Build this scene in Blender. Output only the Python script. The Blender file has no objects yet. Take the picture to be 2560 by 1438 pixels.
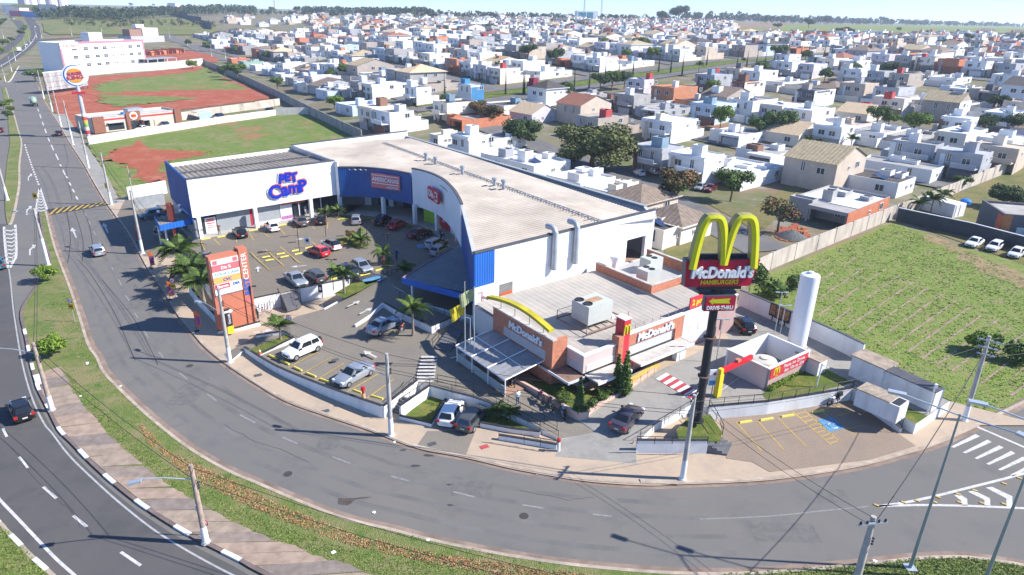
import bpy,math,random
from mathutils import Vector,Matrix
from mathutils.geometry import tessellate_polygon
R = math.radians
SC = bpy.context.scene
COL = SC.collection
# ---------------------------------------------------------------- camera
CAM_H,F_PX,PITCH,ROLL = 35.0,1660.0,R(22.4),R(1.3)
PW,PH = 2560.0,1438.0
FWD = Vector((0,math.cos(PITCH),-math.sin(PITCH)))
_r0 = Vector((1,0,0));_u0 = _r0.cross(FWD)
RIGHT = _r0*math.cos(ROLL) + _u0*math.sin(ROLL)
UP = -_r0*math.sin(ROLL) + _u0*math.cos(ROLL)
cd = bpy.data.cameras.new('camera');cam = bpy.data.objects.new('camera',cd);COL.objects.link(cam)
cd.sensor_width = 36;cd.sensor_fit = 'HORIZONTAL';cd.lens = 36*F_PX/PW
cd.clip_start = 0.5;cd.clip_end = 20000
mw = Matrix((RIGHT,UP,-FWD)).transposed().to_4x4();mw.translation = (0,0,CAM_H)
cam.matrix_world = mw
SC.camera = cam
SC.render.resolution_x,SC.render.resolution_y = 1024,575
# ---------------------------------------------------------------- sky, sun, exposure
SUN_EL,SUN_AZ = R(38.4),R(-3.0)         # azimuth from +X, counter-clockwise
SUN = Vector((math.cos(SUN_EL)*math.cos(SUN_AZ),math.cos(SUN_EL)*math.sin(SUN_AZ),math.sin(SUN_EL)))
W = bpy.data.worlds.new('World');SC.world = W;W.use_nodes = True
nt = W.node_tree;bg = nt.nodes['Background']
sky = nt.nodes.new('ShaderNodeTexSky');sky.sky_type = 'NISHITA';sky.sun_disc = False
sky.sun_elevation = SUN_EL;sky.sun_rotation = R(90) - SUN_AZ
sky.altitude = 550;sky.air_density = 0.8;sky.dust_density = 0.0;sky.ozone_density = 10.0
nt.links.new(sky.outputs[0],bg.inputs[0]);bg.inputs[1].default_value = 0.12
sd = bpy.data.lights.new('sun','SUN');sd.energy = 4.4;sd.angle = R(0.55);sd.color = (1.0,0.955,0.895)
so = bpy.data.objects.new('sun',sd);COL.objects.link(so)
so.rotation_euler = SUN.to_track_quat('Z','Y').to_euler();so.location = (60,0,120)
VS = SC.view_settings
VS.view_transform = 'Standard';VS.look = 'None';VS.exposure = 1.0;VS.gamma = 1.0;VS.use_curve_mapping = False
SC.cycles.max_bounces = 6;SC.cycles.diffuse_bounces = 3;SC.cycles.glossy_bounces = 2
SC.cycles.transmission_bounces = 3;SC.cycles.volume_bounces = 1;SC.cycles.transparent_max_bounces = 6
SC.cycles.use_denoising = True
# ---------------------------------------------------------------- survey helpers (ground points from sight lines)
def _sm(a,b,x):
 t = min(1.0,max(0.0,(x - a)/(b - a)));return t*t*(3 - 2*t)
def _ramp(d,d0,w,s1,d1,s2):
 if d < d0: return 0.0
 if d < d0 + w: return s1*(d - d0) ** 2/(2*w)
 z = s1*w/2 + s1*(min(d,d1) - d0 - w)
 return min(z + (s2*(d - d1) if d > d1 else 0),27.5)
def T(x,y):
 """height of the land: level round the site, rising through the town to a plateau"""
 d = math.hypot(x,y)
 k = _sm(-.38,-.12,x/y) if y > 1 else 0.0
 return k*_ramp(d,170,50,.07,390,.016) + (1 - k)*_ramp(d,460,100,.025,2000,.02)
def ray(px,py):
 return FWD*F_PX + RIGHT*(px - PW/2) - UP*(py - PH/2)
def G(px,py,z=None):
 """the point of the land (or of the level z) that shows at a place of the survey picture"""
 d = ray(px,py)
 if z is not None:
  t = (z - CAM_H)/d.z
  return Vector((d.x*t,d.y*t,z))
 d = d/math.hypot(d.x,d.y)
 lo,hi = 5.0,6000.0
 for _ in range(50):
  m = (lo + hi)/2
  if CAM_H + d.z*m > T(d.x*m,d.y*m): lo = m
  else: hi = m
 m = (lo + hi)/2
 return Vector((d.x*m,d.y*m,T(d.x*m,d.y*m)))
def rz(a,b): return math.atan2(b.y - a.y,b.x - a.x)
# ---------------------------------------------------------------- materials
MATS = {}
def M(name,col,rough=0.75,var=0.12,scale=0.8,metal=0.0,col2=None,bump=0.0,bscale=None,spec=0.3,coat=0.0,detail=5,stain=None,trans=0.0,emit=0.0):
 if name in MATS: return MATS[name]
 m = bpy.data.materials.new(name);m.use_nodes = True;MATS[name] = m
 n = m.node_tree.nodes;l = m.node_tree.links;b = n['Principled BSDF']
 b.inputs['Roughness'].default_value = rough;b.inputs['Metallic'].default_value = metal
 b.inputs['Specular IOR Level'].default_value = spec
 if coat: b.inputs['Coat Weight'].default_value = coat;b.inputs['Coat Roughness'].default_value = 0.08
 if trans: b.inputs['Transmission Weight'].default_value = trans
 c1 = tuple(max(0,c*(1 - var)) for c in col) + (1,)
 c2 = tuple(min(1,c*(1 + var)) for c in (col2 or col)) + (1,)
 if var == 0 and col2 is None:
  b.inputs['Base Color'].default_value = tuple(col) + (1,)
  out = None
 else:
  g = n.new('ShaderNodeNewGeometry');t = n.new('ShaderNodeTexNoise')
  t.inputs['Scale'].default_value = scale;t.inputs['Detail'].default_value = detail;t.inputs['Roughness'].default_value = 0.62
  l.new(g.outputs['Position'],t.inputs['Vector'])
  r = n.new('ShaderNodeValToRGB');r.color_ramp.elements[0].position = 0.34;r.color_ramp.elements[1].position = 0.66
  r.color_ramp.elements[0].color = c1;r.color_ramp.elements[1].color = c2
  l.new(t.outputs['Fac'],r.inputs[0]);out = r.outputs[0]
  if stain:
   sc_,amt,scol = stain
   mp = n.new('ShaderNodeMapping');mp.inputs['Scale'].default_value = (1,1,0.18)
   l.new(g.outputs['Position'],mp.inputs[0])
   s = n.new('ShaderNodeTexNoise');s.inputs['Scale'].default_value = sc_;s.inputs['Detail'].default_value = 6
   l.new(mp.outputs[0],s.inputs['Vector'])
   sr = n.new('ShaderNodeValToRGB');sr.color_ramp.elements[0].position = 0.5;sr.color_ramp.elements[1].position = 0.78
   sr.color_ramp.elements[0].color = (0,0,0,1);sr.color_ramp.elements[1].color = (amt,amt,amt,1)
   l.new(s.outputs['Fac'],sr.inputs[0])
   mx = n.new('ShaderNodeMixRGB');l.new(sr.outputs[0],mx.inputs[0]);l.new(out,mx.inputs[1]);mx.inputs[2].default_value = tuple(scol) + (1,)
   out = mx.outputs[0]
  l.new(out,b.inputs['Base Color'])
 if bump:
  g2 = n.new('ShaderNodeNewGeometry');t2 = n.new('ShaderNodeTexNoise');t2.inputs['Scale'].default_value = bscale or scale*8;t2.inputs['Detail'].default_value = 4
  l.new(g2.outputs['Position'],t2.inputs['Vector'])
  bp = n.new('ShaderNodeBump');bp.inputs['Strength'].default_value = bump;bp.inputs['Distance'].default_value = 0.1
  l.new(t2.outputs['Fac'],bp.inputs['Height']);l.new(bp.outputs[0],b.inputs['Normal'])
 if emit:
  b.inputs['Emission Strength'].default_value = emit
 return m
def ground_mat(name,layers,rough=0.9,bump=0.3,bscale=6.0):
 """layers: list of (colour, noise scale, threshold low, threshold high, seed) painted over each other; the first is the base"""
 if name in MATS: return MATS[name]
 m = bpy.data.materials.new(name);m.use_nodes = True;MATS[name] = m
 n = m.node_tree.nodes;l = m.node_tree.links;b = n['Principled BSDF']
 b.inputs['Roughness'].default_value = rough;b.inputs['Specular IOR Level'].default_value = 0.15
 g = n.new('ShaderNodeNewGeometry');cur = None
 for i,(col,sc_,lo,hi,seed) in enumerate(layers):
  if i == 0:
   v = n.new('ShaderNodeRGB');v.outputs[0].default_value = tuple(col) + (1,);cur = v.outputs[0];continue
  mp = n.new('ShaderNodeMapping');mp.inputs['Location'].default_value = (seed*13.7,seed*7.3,0)
  l.new(g.outputs['Position'],mp.inputs[0])
  t = n.new('ShaderNodeTexNoise');t.inputs['Scale'].default_value = sc_;t.inputs['Detail'].default_value = 7;t.inputs['Roughness'].default_value = 0.68
  l.new(mp.outputs[0],t.inputs['Vector'])
  mr = n.new('ShaderNodeMapRange');mr.inputs['From Min'].default_value = lo;mr.inputs['From Max'].default_value = hi
  l.new(t.outputs['Fac'],mr.inputs['Value'])
  mx = n.new('ShaderNodeMixRGB');l.new(mr.outputs[0],mx.inputs[0]);l.new(cur,mx.inputs[1]);mx.inputs[2].default_value = tuple(col) + (1,)
  cur = mx.outputs[0]
 l.new(cur,b.inputs['Base Color'])
 if bump:
  t2 = n.new('ShaderNodeTexNoise');t2.inputs['Scale'].default_value = bscale;t2.inputs['Detail'].default_value = 5
  l.new(g.outputs['Position'],t2.inputs['Vector'])
  bp = n.new('ShaderNodeBump');bp.inputs['Strength'].default_value = bump;bp.inputs['Distance'].default_value = 0.15
  l.new(t2.outputs['Fac'],bp.inputs['Height']);l.new(bp.outputs[0],b.inputs['Normal'])
 return m
def paver_mat(name,c1,c2,mortar,scale,rot=0.0,patch=(0.12,0.11,0.1)):
 if name in MATS: return MATS[name]
 m = bpy.data.materials.new(name);m.use_nodes = True;MATS[name] = m
 n = m.node_tree.nodes;l = m.node_tree.links;b = n['Principled BSDF'];b.inputs['Roughness'].default_value = 0.9
 g = n.new('ShaderNodeNewGeometry');mp = n.new('ShaderNodeMapping');mp.inputs['Rotation'].default_value = (0,0,rot)
 l.new(g.outputs['Position'],mp.inputs[0])
 t = n.new('ShaderNodeTexBrick');t.inputs['Scale'].default_value = scale;t.inputs['Mortar Size'].default_value = 0.03
 t.inputs['Color1'].default_value = c1 + (1,);t.inputs['Color2'].default_value = c2 + (1,);t.inputs['Mortar'].default_value = mortar + (1,)
 l.new(mp.outputs[0],t.inputs['Vector'])
 ns = n.new('ShaderNodeTexNoise');ns.inputs['Scale'].default_value = 0.35;ns.inputs['Detail'].default_value = 7
 l.new(g.outputs['Position'],ns.inputs['Vector'])
 mr = n.new('ShaderNodeMapRange');mr.inputs['From Min'].default_value = 0.48;mr.inputs['From Max'].default_value = 0.72;mr.inputs['To Max'].default_value = 0.65
 l.new(ns.outputs['Fac'],mr.inputs['Value'])
 mx = n.new('ShaderNodeMixRGB');l.new(mr.outputs[0],mx.inputs[0]);l.new(t.outputs['Color'],mx.inputs[1]);mx.inputs[2].default_value = patch + (1,)
 l.new(mx.outputs[0],b.inputs['Base Color'])
 return m
# ---------------------------------------------------------------- mesh builder
class MB:
 def __init__(s): s.v = [];s.f = [];s.mi = []
 def face(s,pts,mi=0):
  i = len(s.v);s.v.extend(tuple(p) for p in pts);s.f.append(tuple(range(i,i + len(pts))));s.mi.append(mi);return s
 def box(s,x0,x1,y0,y1,z0,z1,mi=0):
  i = len(s.v)
  s.v += [(x0,y0,z0),(x1,y0,z0),(x1,y1,z0),(x0,y1,z0),(x0,y0,z1),(x1,y0,z1),(x1,y1,z1),(x0,y1,z1)]
  for q in ((3,2,1,0),(4,5,6,7),(0,1,5,4),(1,2,6,5),(2,3,7,6),(3,0,4,7)):
   s.f.append(tuple(i + k for k in q));s.mi.append(mi)
  return s
 def obox(s,c,dx,dy,z0,z1,rot=0.0,mi=0):
  ca,sa = math.cos(rot),math.sin(rot);i = len(s.v)
  for z in (z0,z1):
   for x,y in ((-dx/2,-dy/2),(dx/2,-dy/2),(dx/2,dy/2),(-dx/2,dy/2)):
    s.v.append((c[0] + x*ca - y*sa,c[1] + x*sa + y*ca,z))
  for q in ((3,2,1,0),(4,5,6,7),(0,1,5,4),(1,2,6,5),(2,3,7,6),(3,0,4,7)):
   s.f.append(tuple(i + k for k in q));s.mi.append(mi)
  return s
 def prism(s,poly,z0,z1,mi=0,top=None,bottom=True):
  """poly: list of (x,y) or (x,y,ztop); vertical prism"""
  n = len(poly);i = len(s.v)
  ar = sum(poly[k][0]*poly[(k + 1) % n][1] - poly[(k + 1) % n][0]*poly[k][1] for k in range(n))
  if ar < 0: poly = list(reversed(poly))
  for p in poly: s.v.append((p[0],p[1],z0))
  for p in poly: s.v.append((p[0],p[1],p[2] if len(p) > 2 else z1))
  for k in range(n):
   s.f.append((i + k,i + (k + 1) % n,i + n + (k + 1) % n,i + n + k));s.mi.append(mi)
  for tri in tessellate_polygon([[Vector((p[0],p[1],0)) for p in poly]]):
   a,b,c = tri
   pa,pb,pc = poly[a],poly[b],poly[c]
   cr = (pb[0] - pa[0])*(pc[1] - pa[1]) - (pb[1] - pa[1])*(pc[0] - pa[0])
   if cr < 0: a,b,c = a,c,b
   s.f.append((i + n + a,i + n + b,i + n + c));s.mi.append(mi if top is None else top)
   if bottom: s.f.append((i + c,i + b,i + a));s.mi.append(mi)
  return s
 def sheet(s,pts,mi=0):
  """flat or folded polygon sheet from 3D points, facing up"""
  i = len(s.v);s.v.extend(tuple(p) for p in pts)
  for a,b,c in tessellate_polygon([[Vector((p[0],p[1],0)) for p in pts]]):
   pa,pb,pc = pts[a],pts[b],pts[c]
   cr = (pb[0] - pa[0])*(pc[1] - pa[1]) - (pb[1] - pa[1])*(pc[0] - pa[0])
   if abs(cr) < 1e-9: continue
   if cr < 0: a,b,c = a,c,b
   s.f.append((i + a,i + b,i + c));s.mi.append(mi)
  return s
 def tube(s,pts,r,n=6,mi=0,cap=True):
  pts = [Vector(p) for p in pts];rr = r if isinstance(r,(list,tuple)) else [r]*len(pts)
  rings = []
  for k,p in enumerate(pts):
   d = (pts[min(k + 1,len(pts) - 1)] - pts[max(k - 1,0)])
   if d.length < 1e-9: d = Vector((0,0,1))
   d.normalize()
   a = d.orthogonal().normalized() if abs(d.z) > 0.95 else d.cross(Vector((0,0,1))).normalized()
   b = d.cross(a);i = len(s.v)
   for j in range(n):
    t = 2*math.pi*j/n
    s.v.append(tuple(p + (a*math.cos(t) + b*math.sin(t))*rr[k]))
   rings.append(i)
  for k in range(len(rings) - 1):
   for j in range(n):
    a,b = rings[k] + j,rings[k] + (j + 1) % n
    c,d = rings[k + 1] + (j + 1) % n,rings[k + 1] + j
    s.f.append((a,b,c,d));s.mi.append(mi)
  if cap:
   s.f.append(tuple(rings[0] + j for j in reversed(range(n))));s.mi.append(mi)
   s.f.append(tuple(rings[-1] + j for j in range(n)));s.mi.append(mi)
  return s
 def lathe(s,prof,c=(0,0),n=16,mi=0):
  """prof: list of (r, z)"""
  rings = []
  for r,z in prof:
   i = len(s.v)
   for j in range(n):
    t = 2*math.pi*j/n
    s.v.append((c[0] + r*math.cos(t),c[1] + r*math.sin(t),z))
   rings.append(i)
  for k in range(len(rings) - 1):
   for j in range(n):
    s.f.append((rings[k] + j,rings[k] + (j + 1) % n,rings[k + 1] + (j + 1) % n,rings[k + 1] + j));s.mi.append(mi)
  s.f.append(tuple(rings[0] + j for j in reversed(range(n))));s.mi.append(mi)
  s.f.append(tuple(rings[-1] + j for j in range(n)));s.mi.append(mi)
  return s
 def parapet(s,x0,x1,y0,y1,z0,z1,t=0.16,d=0.45,mi=0,roof=1):
  """a box with a raised rim round a sunken roof (material roof)"""
  i = len(s.v)
  o = [(x0,y0),(x1,y0),(x1,y1),(x0,y1)];q = [(x0 + t,y0 + t),(x1 - t,y0 + t),(x1 - t,y1 - t),(x0 + t,y1 - t)]
  s.v += [(x,y,z0) for x,y in o] + [(x,y,z1) for x,y in o] + [(x,y,z1) for x,y in q] + [(x,y,z1 - d) for x,y in q]
  for k in range(4):
   n = (k + 1) % 4
   s.f += [(i + k,i + n,i + 4 + n,i + 4 + k),(i + 4 + k,i + 4 + n,i + 8 + n,i + 8 + k),(i + 8 + k,i + 8 + n,i + 12 + n,i + 12 + k)]
   s.mi += [mi]*3
  s.f.append((i + 12,i + 13,i + 14,i + 15));s.mi.append(roof)
  return s
 def mesh(s,name,mats,smooth=None):
  me = bpy.data.meshes.new(name);me.from_pydata(s.v,[],s.f)
  for m in (mats if isinstance(mats,(list,tuple)) else [mats]): me.materials.append(m)
  if any(s.mi): me.polygons.foreach_set('material_index',s.mi)
  if smooth is not None:
   me.polygons.foreach_set('use_smooth',[True]*len(s.f));me.update()
   if smooth < 3: me.set_sharp_from_angle(angle=smooth)
  me.update();return me
 def obj(s,name,mats,parent=None,loc=None,rot=0.0,smooth=None):
  return ob(name,s.mesh(name,mats,smooth),parent,loc,rot)
def ob(name,me,parent=None,loc=None,rot=0.0):
 o = bpy.data.objects.new(name,me);COL.objects.link(o)
 if parent is not None: o.parent = parent
 if loc is not None: o.location = loc
 if isinstance(rot,(tuple,list,Vector)): o.rotation_euler = rot
 elif rot: o.rotation_euler = (0,0,rot)
 return o
def tag(o,label=None,cat=None,group=None,kind=None):
 if label: o['label'] = label
 if cat: o['category'] = cat
 if group: o['group'] = group
 if kind: o['kind'] = kind
 return o
def thing(name,label,cat,loc=(0,0,0),rot=0.0,group=None):
 return tag(ob(name,None,None,loc,rot),label,cat,group)
def struct(name,mb,mats,smooth=None):
 return tag(mb.obj(name,mats,smooth=smooth),kind='structure')
def copy_tree(o,parent=None):
 c = o.copy();COL.objects.link(c);c.parent = parent
 for ch in KIDS.get(o.name) or kids(o): copy_tree(ch,c)
 return c
KIDS = {}
def kids(o):
 k = list(o.children);KIDS[o.name] = k;return k
def smoothline(pts,n=6):
 """Catmull-Rom through points (tuples of any length)"""
 out = []
 for i in range(len(pts) - 1):
  p0,p1,p2,p3 = pts[max(i - 1,0)],pts[i],pts[i + 1],pts[min(i + 2,len(pts) - 1)]
  for k in range(n):
   t = k/n
   out.append(tuple(0.5*(2*b + (c - a)*t + (2*a - 5*b + 4*c - d)*t*t + (3*b - a - 3*c + d)*t ** 3) for a,b,c,d in zip(p0,p1,p2,p3)))
 out.append(tuple(pts[-1]));return out
def text_mesh(txt,size,depth,mat,shear=0.0,bold=0.0,space=1.0):
 cu = bpy.data.curves.new('lettering','FONT');cu.body = txt;cu.size = size;cu.extrude = depth;cu.shear = shear;cu.offset = bold
 cu.align_x = 'CENTER';cu.align_y = 'CENTER';cu.space_character = space;cu.resolution_u = 3
 o = bpy.data.objects.new('lettering',cu);COL.objects.link(o)
 dg = bpy.context.evaluated_depsgraph_get();me = bpy.data.meshes.new_from_object(o.evaluated_get(dg))
 bpy.data.objects.remove(o);bpy.data.curves.remove(cu)
 me.materials.clear();me.materials.append(mat);me.name = 'lettering';return me
def text(txt,size,depth,mat,parent,loc,rot,name='lettering',width=None,**k):
 """upright lettering: its local plane is X (reading) by Z (up), facing -Y, turned by rot about Z"""
 me = text_mesh(txt,size,depth,mat,**k)
 if width:
  w = max(v.co.x for v in me.vertices) - min(v.co.x for v in me.vertices)
  f = width/w
  for v in me.vertices: v.co.x *= f
 for v in me.vertices: v.co = Vector((v.co.x,-v.co.z,v.co.y))
 me.update();return ob(name,me,parent,loc,rot)
# ================================================================ the setting: land, roads, kerbs, paving
rnd = random.Random(7)
m_land = ground_mat('town_soil',[((0.20,0.18,0.115),) + (0,0,0,0),((0.22,0.15,0.10),0.02,0.5,0.62,1),((0.30,0.14,0.08),0.012,0.6,0.66,5),((0.12,0.15,0.045),0.05,0.5,0.60,2),((0.25,0.23,0.19),0.09,0.54,0.6,13),((0.18,0.165,0.10),0.5,0.45,0.7,3)],bump=0.4)
m_grass = ground_mat('verge_grass',[((0.135,0.18,0.045),) + (0,0,0,0),((0.25,0.215,0.105),0.22,0.44,0.60,1),((0.085,0.155,0.03),0.55,0.52,0.64,2),((0.20,0.215,0.075),2.2,0.48,0.64,3),((0.29,0.22,0.14),0.9,0.60,0.70,4),((0.07,0.11,0.03),5.0,0.58,0.68,7)],bump=0.9,bscale=9)
m_meadow = ground_mat('lot_grass',[((0.19,0.22,0.06),) + (0,0,0,0),((0.25,0.22,0.105),0.3,0.5,0.64,1),((0.11,0.20,0.03),0.8,0.5,0.62,2),((0.31,0.235,0.17),1.0,0.57,0.66,3),((0.19,0.27,0.045),2.6,0.52,0.62,6),((0.06,0.09,0.025),3.5,0.6,0.7,11)],bump=1.0,bscale=5)
m_lot = ground_mat('lot_grass_on_red_soil',[((0.15,0.195,0.05),) + (0,0,0,0),((0.23,0.21,0.10),0.12,0.47,0.6,1),((0.11,0.18,0.03),0.4,0.5,0.62,2),((0.33,0.15,0.09),0.045,0.57,0.64,15),((0.30,0.17,0.11),0.22,0.6,0.67,16),((0.18,0.25,0.045),1.2,0.54,0.62,6)],bump=1.0,bscale=4)
m_dry = ground_mat('dry_grass',[((0.20,0.17,0.075),) + (0,0,0,0),((0.12,0.14,0.04),0.2,0.48,0.62,1),((0.30,0.21,0.12),0.5,0.6,0.7,2),((0.15,0.16,0.06),2.0,0.5,0.66,3)],bump=0.9,bscale=6)
m_lawn = ground_mat('planted_lawn',[((0.11,0.15,0.028),) + (0,0,0,0),((0.22,0.20,0.06),0.6,0.48,0.64,1),((0.075,0.13,0.02),2.0,0.52,0.66,2)],bump=0.8,bscale=12)
m_red = ground_mat('red_earth',[((0.34,0.095,0.052),) + (0,0,0,0),((0.40,0.16,0.10),0.15,0.48,0.66,1),((0.26,0.08,0.045),0.6,0.52,0.68,2),((0.40,0.25,0.18),0.8,0.63,0.72,4),((0.14,0.15,0.05),0.35,0.64,0.7,9)],bump=0.6,bscale=3)
m_street = ground_mat('street_asphalt',[((0.158,0.151,0.141),) + (0,0,0,0),((0.182,0.166,0.146),0.06,0.46,0.66,1),((0.135,0.131,0.126),0.25,0.52,0.68,2),((0.168,0.16,0.15),14,0.5,0.62,3),((0.125,0.12,0.115),0.7,0.69,0.75,8),((0.185,0.172,0.155),0.12,0.6,0.68,12)],rough=0.86,bump=0.12,bscale=25)
m_avenue = ground_mat('avenue_asphalt',[((0.098,0.095,0.094),) + (0,0,0,0),((0.118,0.109,0.10),0.09,0.46,0.66,1),((0.078,0.077,0.078),0.3,0.52,0.68,2),((0.092,0.09,0.09),14,0.5,0.64,3)],rough=0.82,bump=0.12,bscale=25)
m_walk = ground_mat('sidewalk_concrete',[((0.44,0.345,0.255),) + (0,0,0,0),((0.37,0.30,0.235),0.3,0.46,0.64,1),((0.47,0.36,0.25),1.3,0.52,0.68,2),((0.30,0.235,0.18),0.8,0.66,0.74,3)],rough=0.9,bump=0.1,bscale=20)
m_drive = ground_mat('drive_concrete',[((0.30,0.285,0.255),) + (0,0,0,0),((0.24,0.23,0.21),0.4,0.46,0.64,1),((0.33,0.31,0.275),2.0,0.52,0.68,2),((0.185,0.18,0.17),0.9,0.6,0.74,3)],rough=0.9,bump=0.15,bscale=20)
m_kerb = M('kerb_concrete',(0.40,0.33,0.26),0.9,0.25,0.7,bump=0.2)
m_gutter = M('dusty_gutter',(0.235,0.175,0.14),0.95,0.3,0.5)
m_white_paint = M('road_paint_white',(0.52,0.51,0.49),0.8,0.22,2.5)
m_worn_paint = M('worn_paint_white',(0.235,0.23,0.22),0.85,0.22,3.0)
m_yellow_paint = M('road_paint_yellow',(0.50,0.33,0.07),0.8,0.2,2.0)
m_bright_yellow = M('bumper_yellow',(0.66,0.55,0.10),0.7,0.1,2.0)
m_blue_paint = M('road_paint_blue',(0.10,0.26,0.42),0.8,0.15,2.0)
m_red_paint = M('road_paint_red',(0.42,0.06,0.07),0.8,0.15,2.0)
m_kerbwhite = M('kerb_white',(0.72,0.71,0.69),0.85,0.12,1.0)
m_dark = M('black_trim',(0.035,0.037,0.045),0.6,0.2,2.0)
m_cap0 = M('iron_cover',(.06,.055,.05),.7,.2,4)
m_soot = M('tyre_marks',(0.055,0.055,0.056),0.85,0.2,2.0)
m_pav = paver_mat('lot_pavers',(0.195,0.165,0.125),(0.225,0.19,0.145),(0.13,0.11,0.085),2.2,R(40),(0.155,0.135,0.11))
m_pav_front = paver_mat('front_pavers',(0.215,0.19,0.155),(0.245,0.215,0.17),(0.15,0.13,0.105),2.2,R(40),(0.17,0.155,0.135))
m_pav_right = paver_mat('side_lot_pavers',(0.27,0.205,0.15),(0.31,0.235,0.175),(0.18,0.14,0.105),2.2,R(20),(0.21,0.165,0.13))
# --- land sheet: polar grid to the horizon
mb = MB();rad = [3] + [20*k for k in range(1,9)] + [165 + 7.5*k for k in range(0,32)] + [410 + 30*k for k in range(0,37)] + [1600,2000,3000,4500,7000,12000]
NS = 240
for r_ in rad:
 for k in range(NS):
  t = 2*math.pi*k/NS;x,y = r_*math.cos(t),r_*math.sin(t)
  mb.v.append((x,y,T(x,y) - 0.06 - (0.1 if r_ > 170 else 0)))
for i in range(len(rad) - 1):
 for k in range(NS):
  a = i*NS + k;b = i*NS + (k + 1) % NS
  mb.f.append((a,a + NS,b + NS,b));mb.mi.append(0)
mb.f.append(tuple(range(NS)));mb.mi.append(0)
struct('ground',mb,m_land,smooth=3.2)
def PX(pts,z=0.0): return [G(p[0],p[1],p[2] if len(p) > 2 else z) for p in pts]
def flat(name,pts,z,mat,kind='structure',parent=None):
 mb = MB();mb.sheet(PX(pts,z));o = mb.obj(name,mat,parent)
 if parent is None: tag(o,kind=kind)
 return o
def rough_edge(pts,amp,seed,n=5):
 """pixel polygon -> irregular outline on the land"""
 r = random.Random(seed);w = [G(*p) for p in pts];out = []
 for i,p in enumerate(w):
  q = w[(i + 1) % len(w)]
  for k in range(n):
   t = k/n;out.append((p.x + (q.x - p.x)*t + r.uniform(-amp,amp),p.y + (q.y - p.y)*t + r.uniform(-amp,amp)))
 return out
def patch(name,pts,z,mat,amp,seed,n=12):
 mb = MB();mb.sheet([(x,y,z + T(x,y) + (.12 if T(x,y) > 0 else 0)) for x,y in rough_edge(pts,amp,seed,n)]);return struct(name,mb,mat)
def rows_patch(name,rows,mat,dz=0.3,n=24):
 """a land patch that follows the rise: rows of (py, xl, xr)"""
 mb = MB()
 for y,xl,xr in rows:
  for k in range(n + 1):
   p = G(xl + (xr - xl)*k/n,y);mb.v.append((p.x,p.y,p.z + dz))
 for i in range(len(rows) - 1):
  for k in range(n):
   a = i*(n + 1) + k;mb.f.append((a,a + 1,a + n + 2,a + n + 1));mb.mi.append(0)
 return struct(name,mb,mat)
KR = [(95,217),(110,253),(130,285),(150,316),(175,360),(208,410),(230,450),(263,505),(288,540),(320,585),(348,635),(375,683),(401,718),(441,785),(476,828),(513,870),(563,910),(640,961),(715,1004),(815,1040),(928,1078),(1041,1120),(1166,1145),(1280,1172),(1380,1190),(1480,1205),(1618,1214),(1705,1211),(1920,1201),(2133,1170),(2270,1135),(2333,1115),(2420,1078),(2560,1010),(2700,940),(3050,765)]
KL = [(117,530),(140,620),(178,720),(200,785),(225,863),(245,893),(265,933),(310,980),(363,1030),(420,1078),(488,1128),(576,1178),(640,1205),(740,1248),(865,1296),(978,1323),(1066,1346),(1166,1368),(1280,1389),(1430,1411),(1630,1429),(1780,1434),(1920,1430),(2145,1411),(2295,1395),(2420,1393),(2560,1413),(2700,1440),(3100,1500)]
KA = [(97,532),(108,600),(122,660),(85,722),(51,780),(61,840),(74,905),(91,970),(118,1025),(145,1078),(179,1113),(227,1163),(285,1215),(350,1266),(428,1317),(506,1361),(591,1403),(640,1431),(760,1490),(900,1545)]
KRs,KLs,KAs = smoothline(KR,4),smoothline(KL,4),smoothline(KA,4)
# asphalt of the frontage street
street = flat('frontage_street',[(90,103),(131,100),(101,172)] + KRs + [(3400,900),(3400,1480),(1900,1500),(900,1560),(40,1560),(-330,1400),(-260,700),(-130,300),(-60,206),(12,206),(27,203),(45,172),(60,152),(82,130)],0.0,m_street)
# darker avenue
avenue = flat('avenue',[(-220,600),(0,560),(14,560),(26,690),(40,790),(52,850),(66,915),(83,978),(110,1035),(137,1085),(171,1122),(219,1172),(277,1224),(342,1276),(420,1328),(498,1372),(583,1415),(632,1443),(750,1500),(800,1548),(260,1552),(170,1470),(110,1417),(72,1384),(42,1350),(10,1318),(-120,1190)],0.004,m_avenue)
def verge(name,pts,z,mat):
 mb = MB();w = PX(pts,0)
 mb.prism([(p.x,p.y) for p in w],-0.02,z,bottom=False);return struct(name,mb,mat)
median = verge('grass_median',KAs + [(1500,1560),(3150,1580)] + list(reversed(KLs)),0.12,m_grass)
verge('corner_verge',[(-140,1180),(0,1302),(20,1324),(53,1357),(81,1387),(120,1421),(180,1478),(230,1556),(-330,1556)],0.12,m_grass)
verge('upper_median',[(5,217),(15,220),(28,258),(38,292),(48,328),(56,360),(51,410),(51,460),(45,498),(38,535),(30,560),(19,563),(14,535),(11,473),(19,398),(25,360),(20,300),(10,250)],0.12,m_grass)
verge('far_median',[(99,108),(82,130),(60,152),(45,172),(27,203),(12,206),(20,188),(36,166),(52,147),(74,124),(93,105)],0.12,m_dry)
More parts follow.
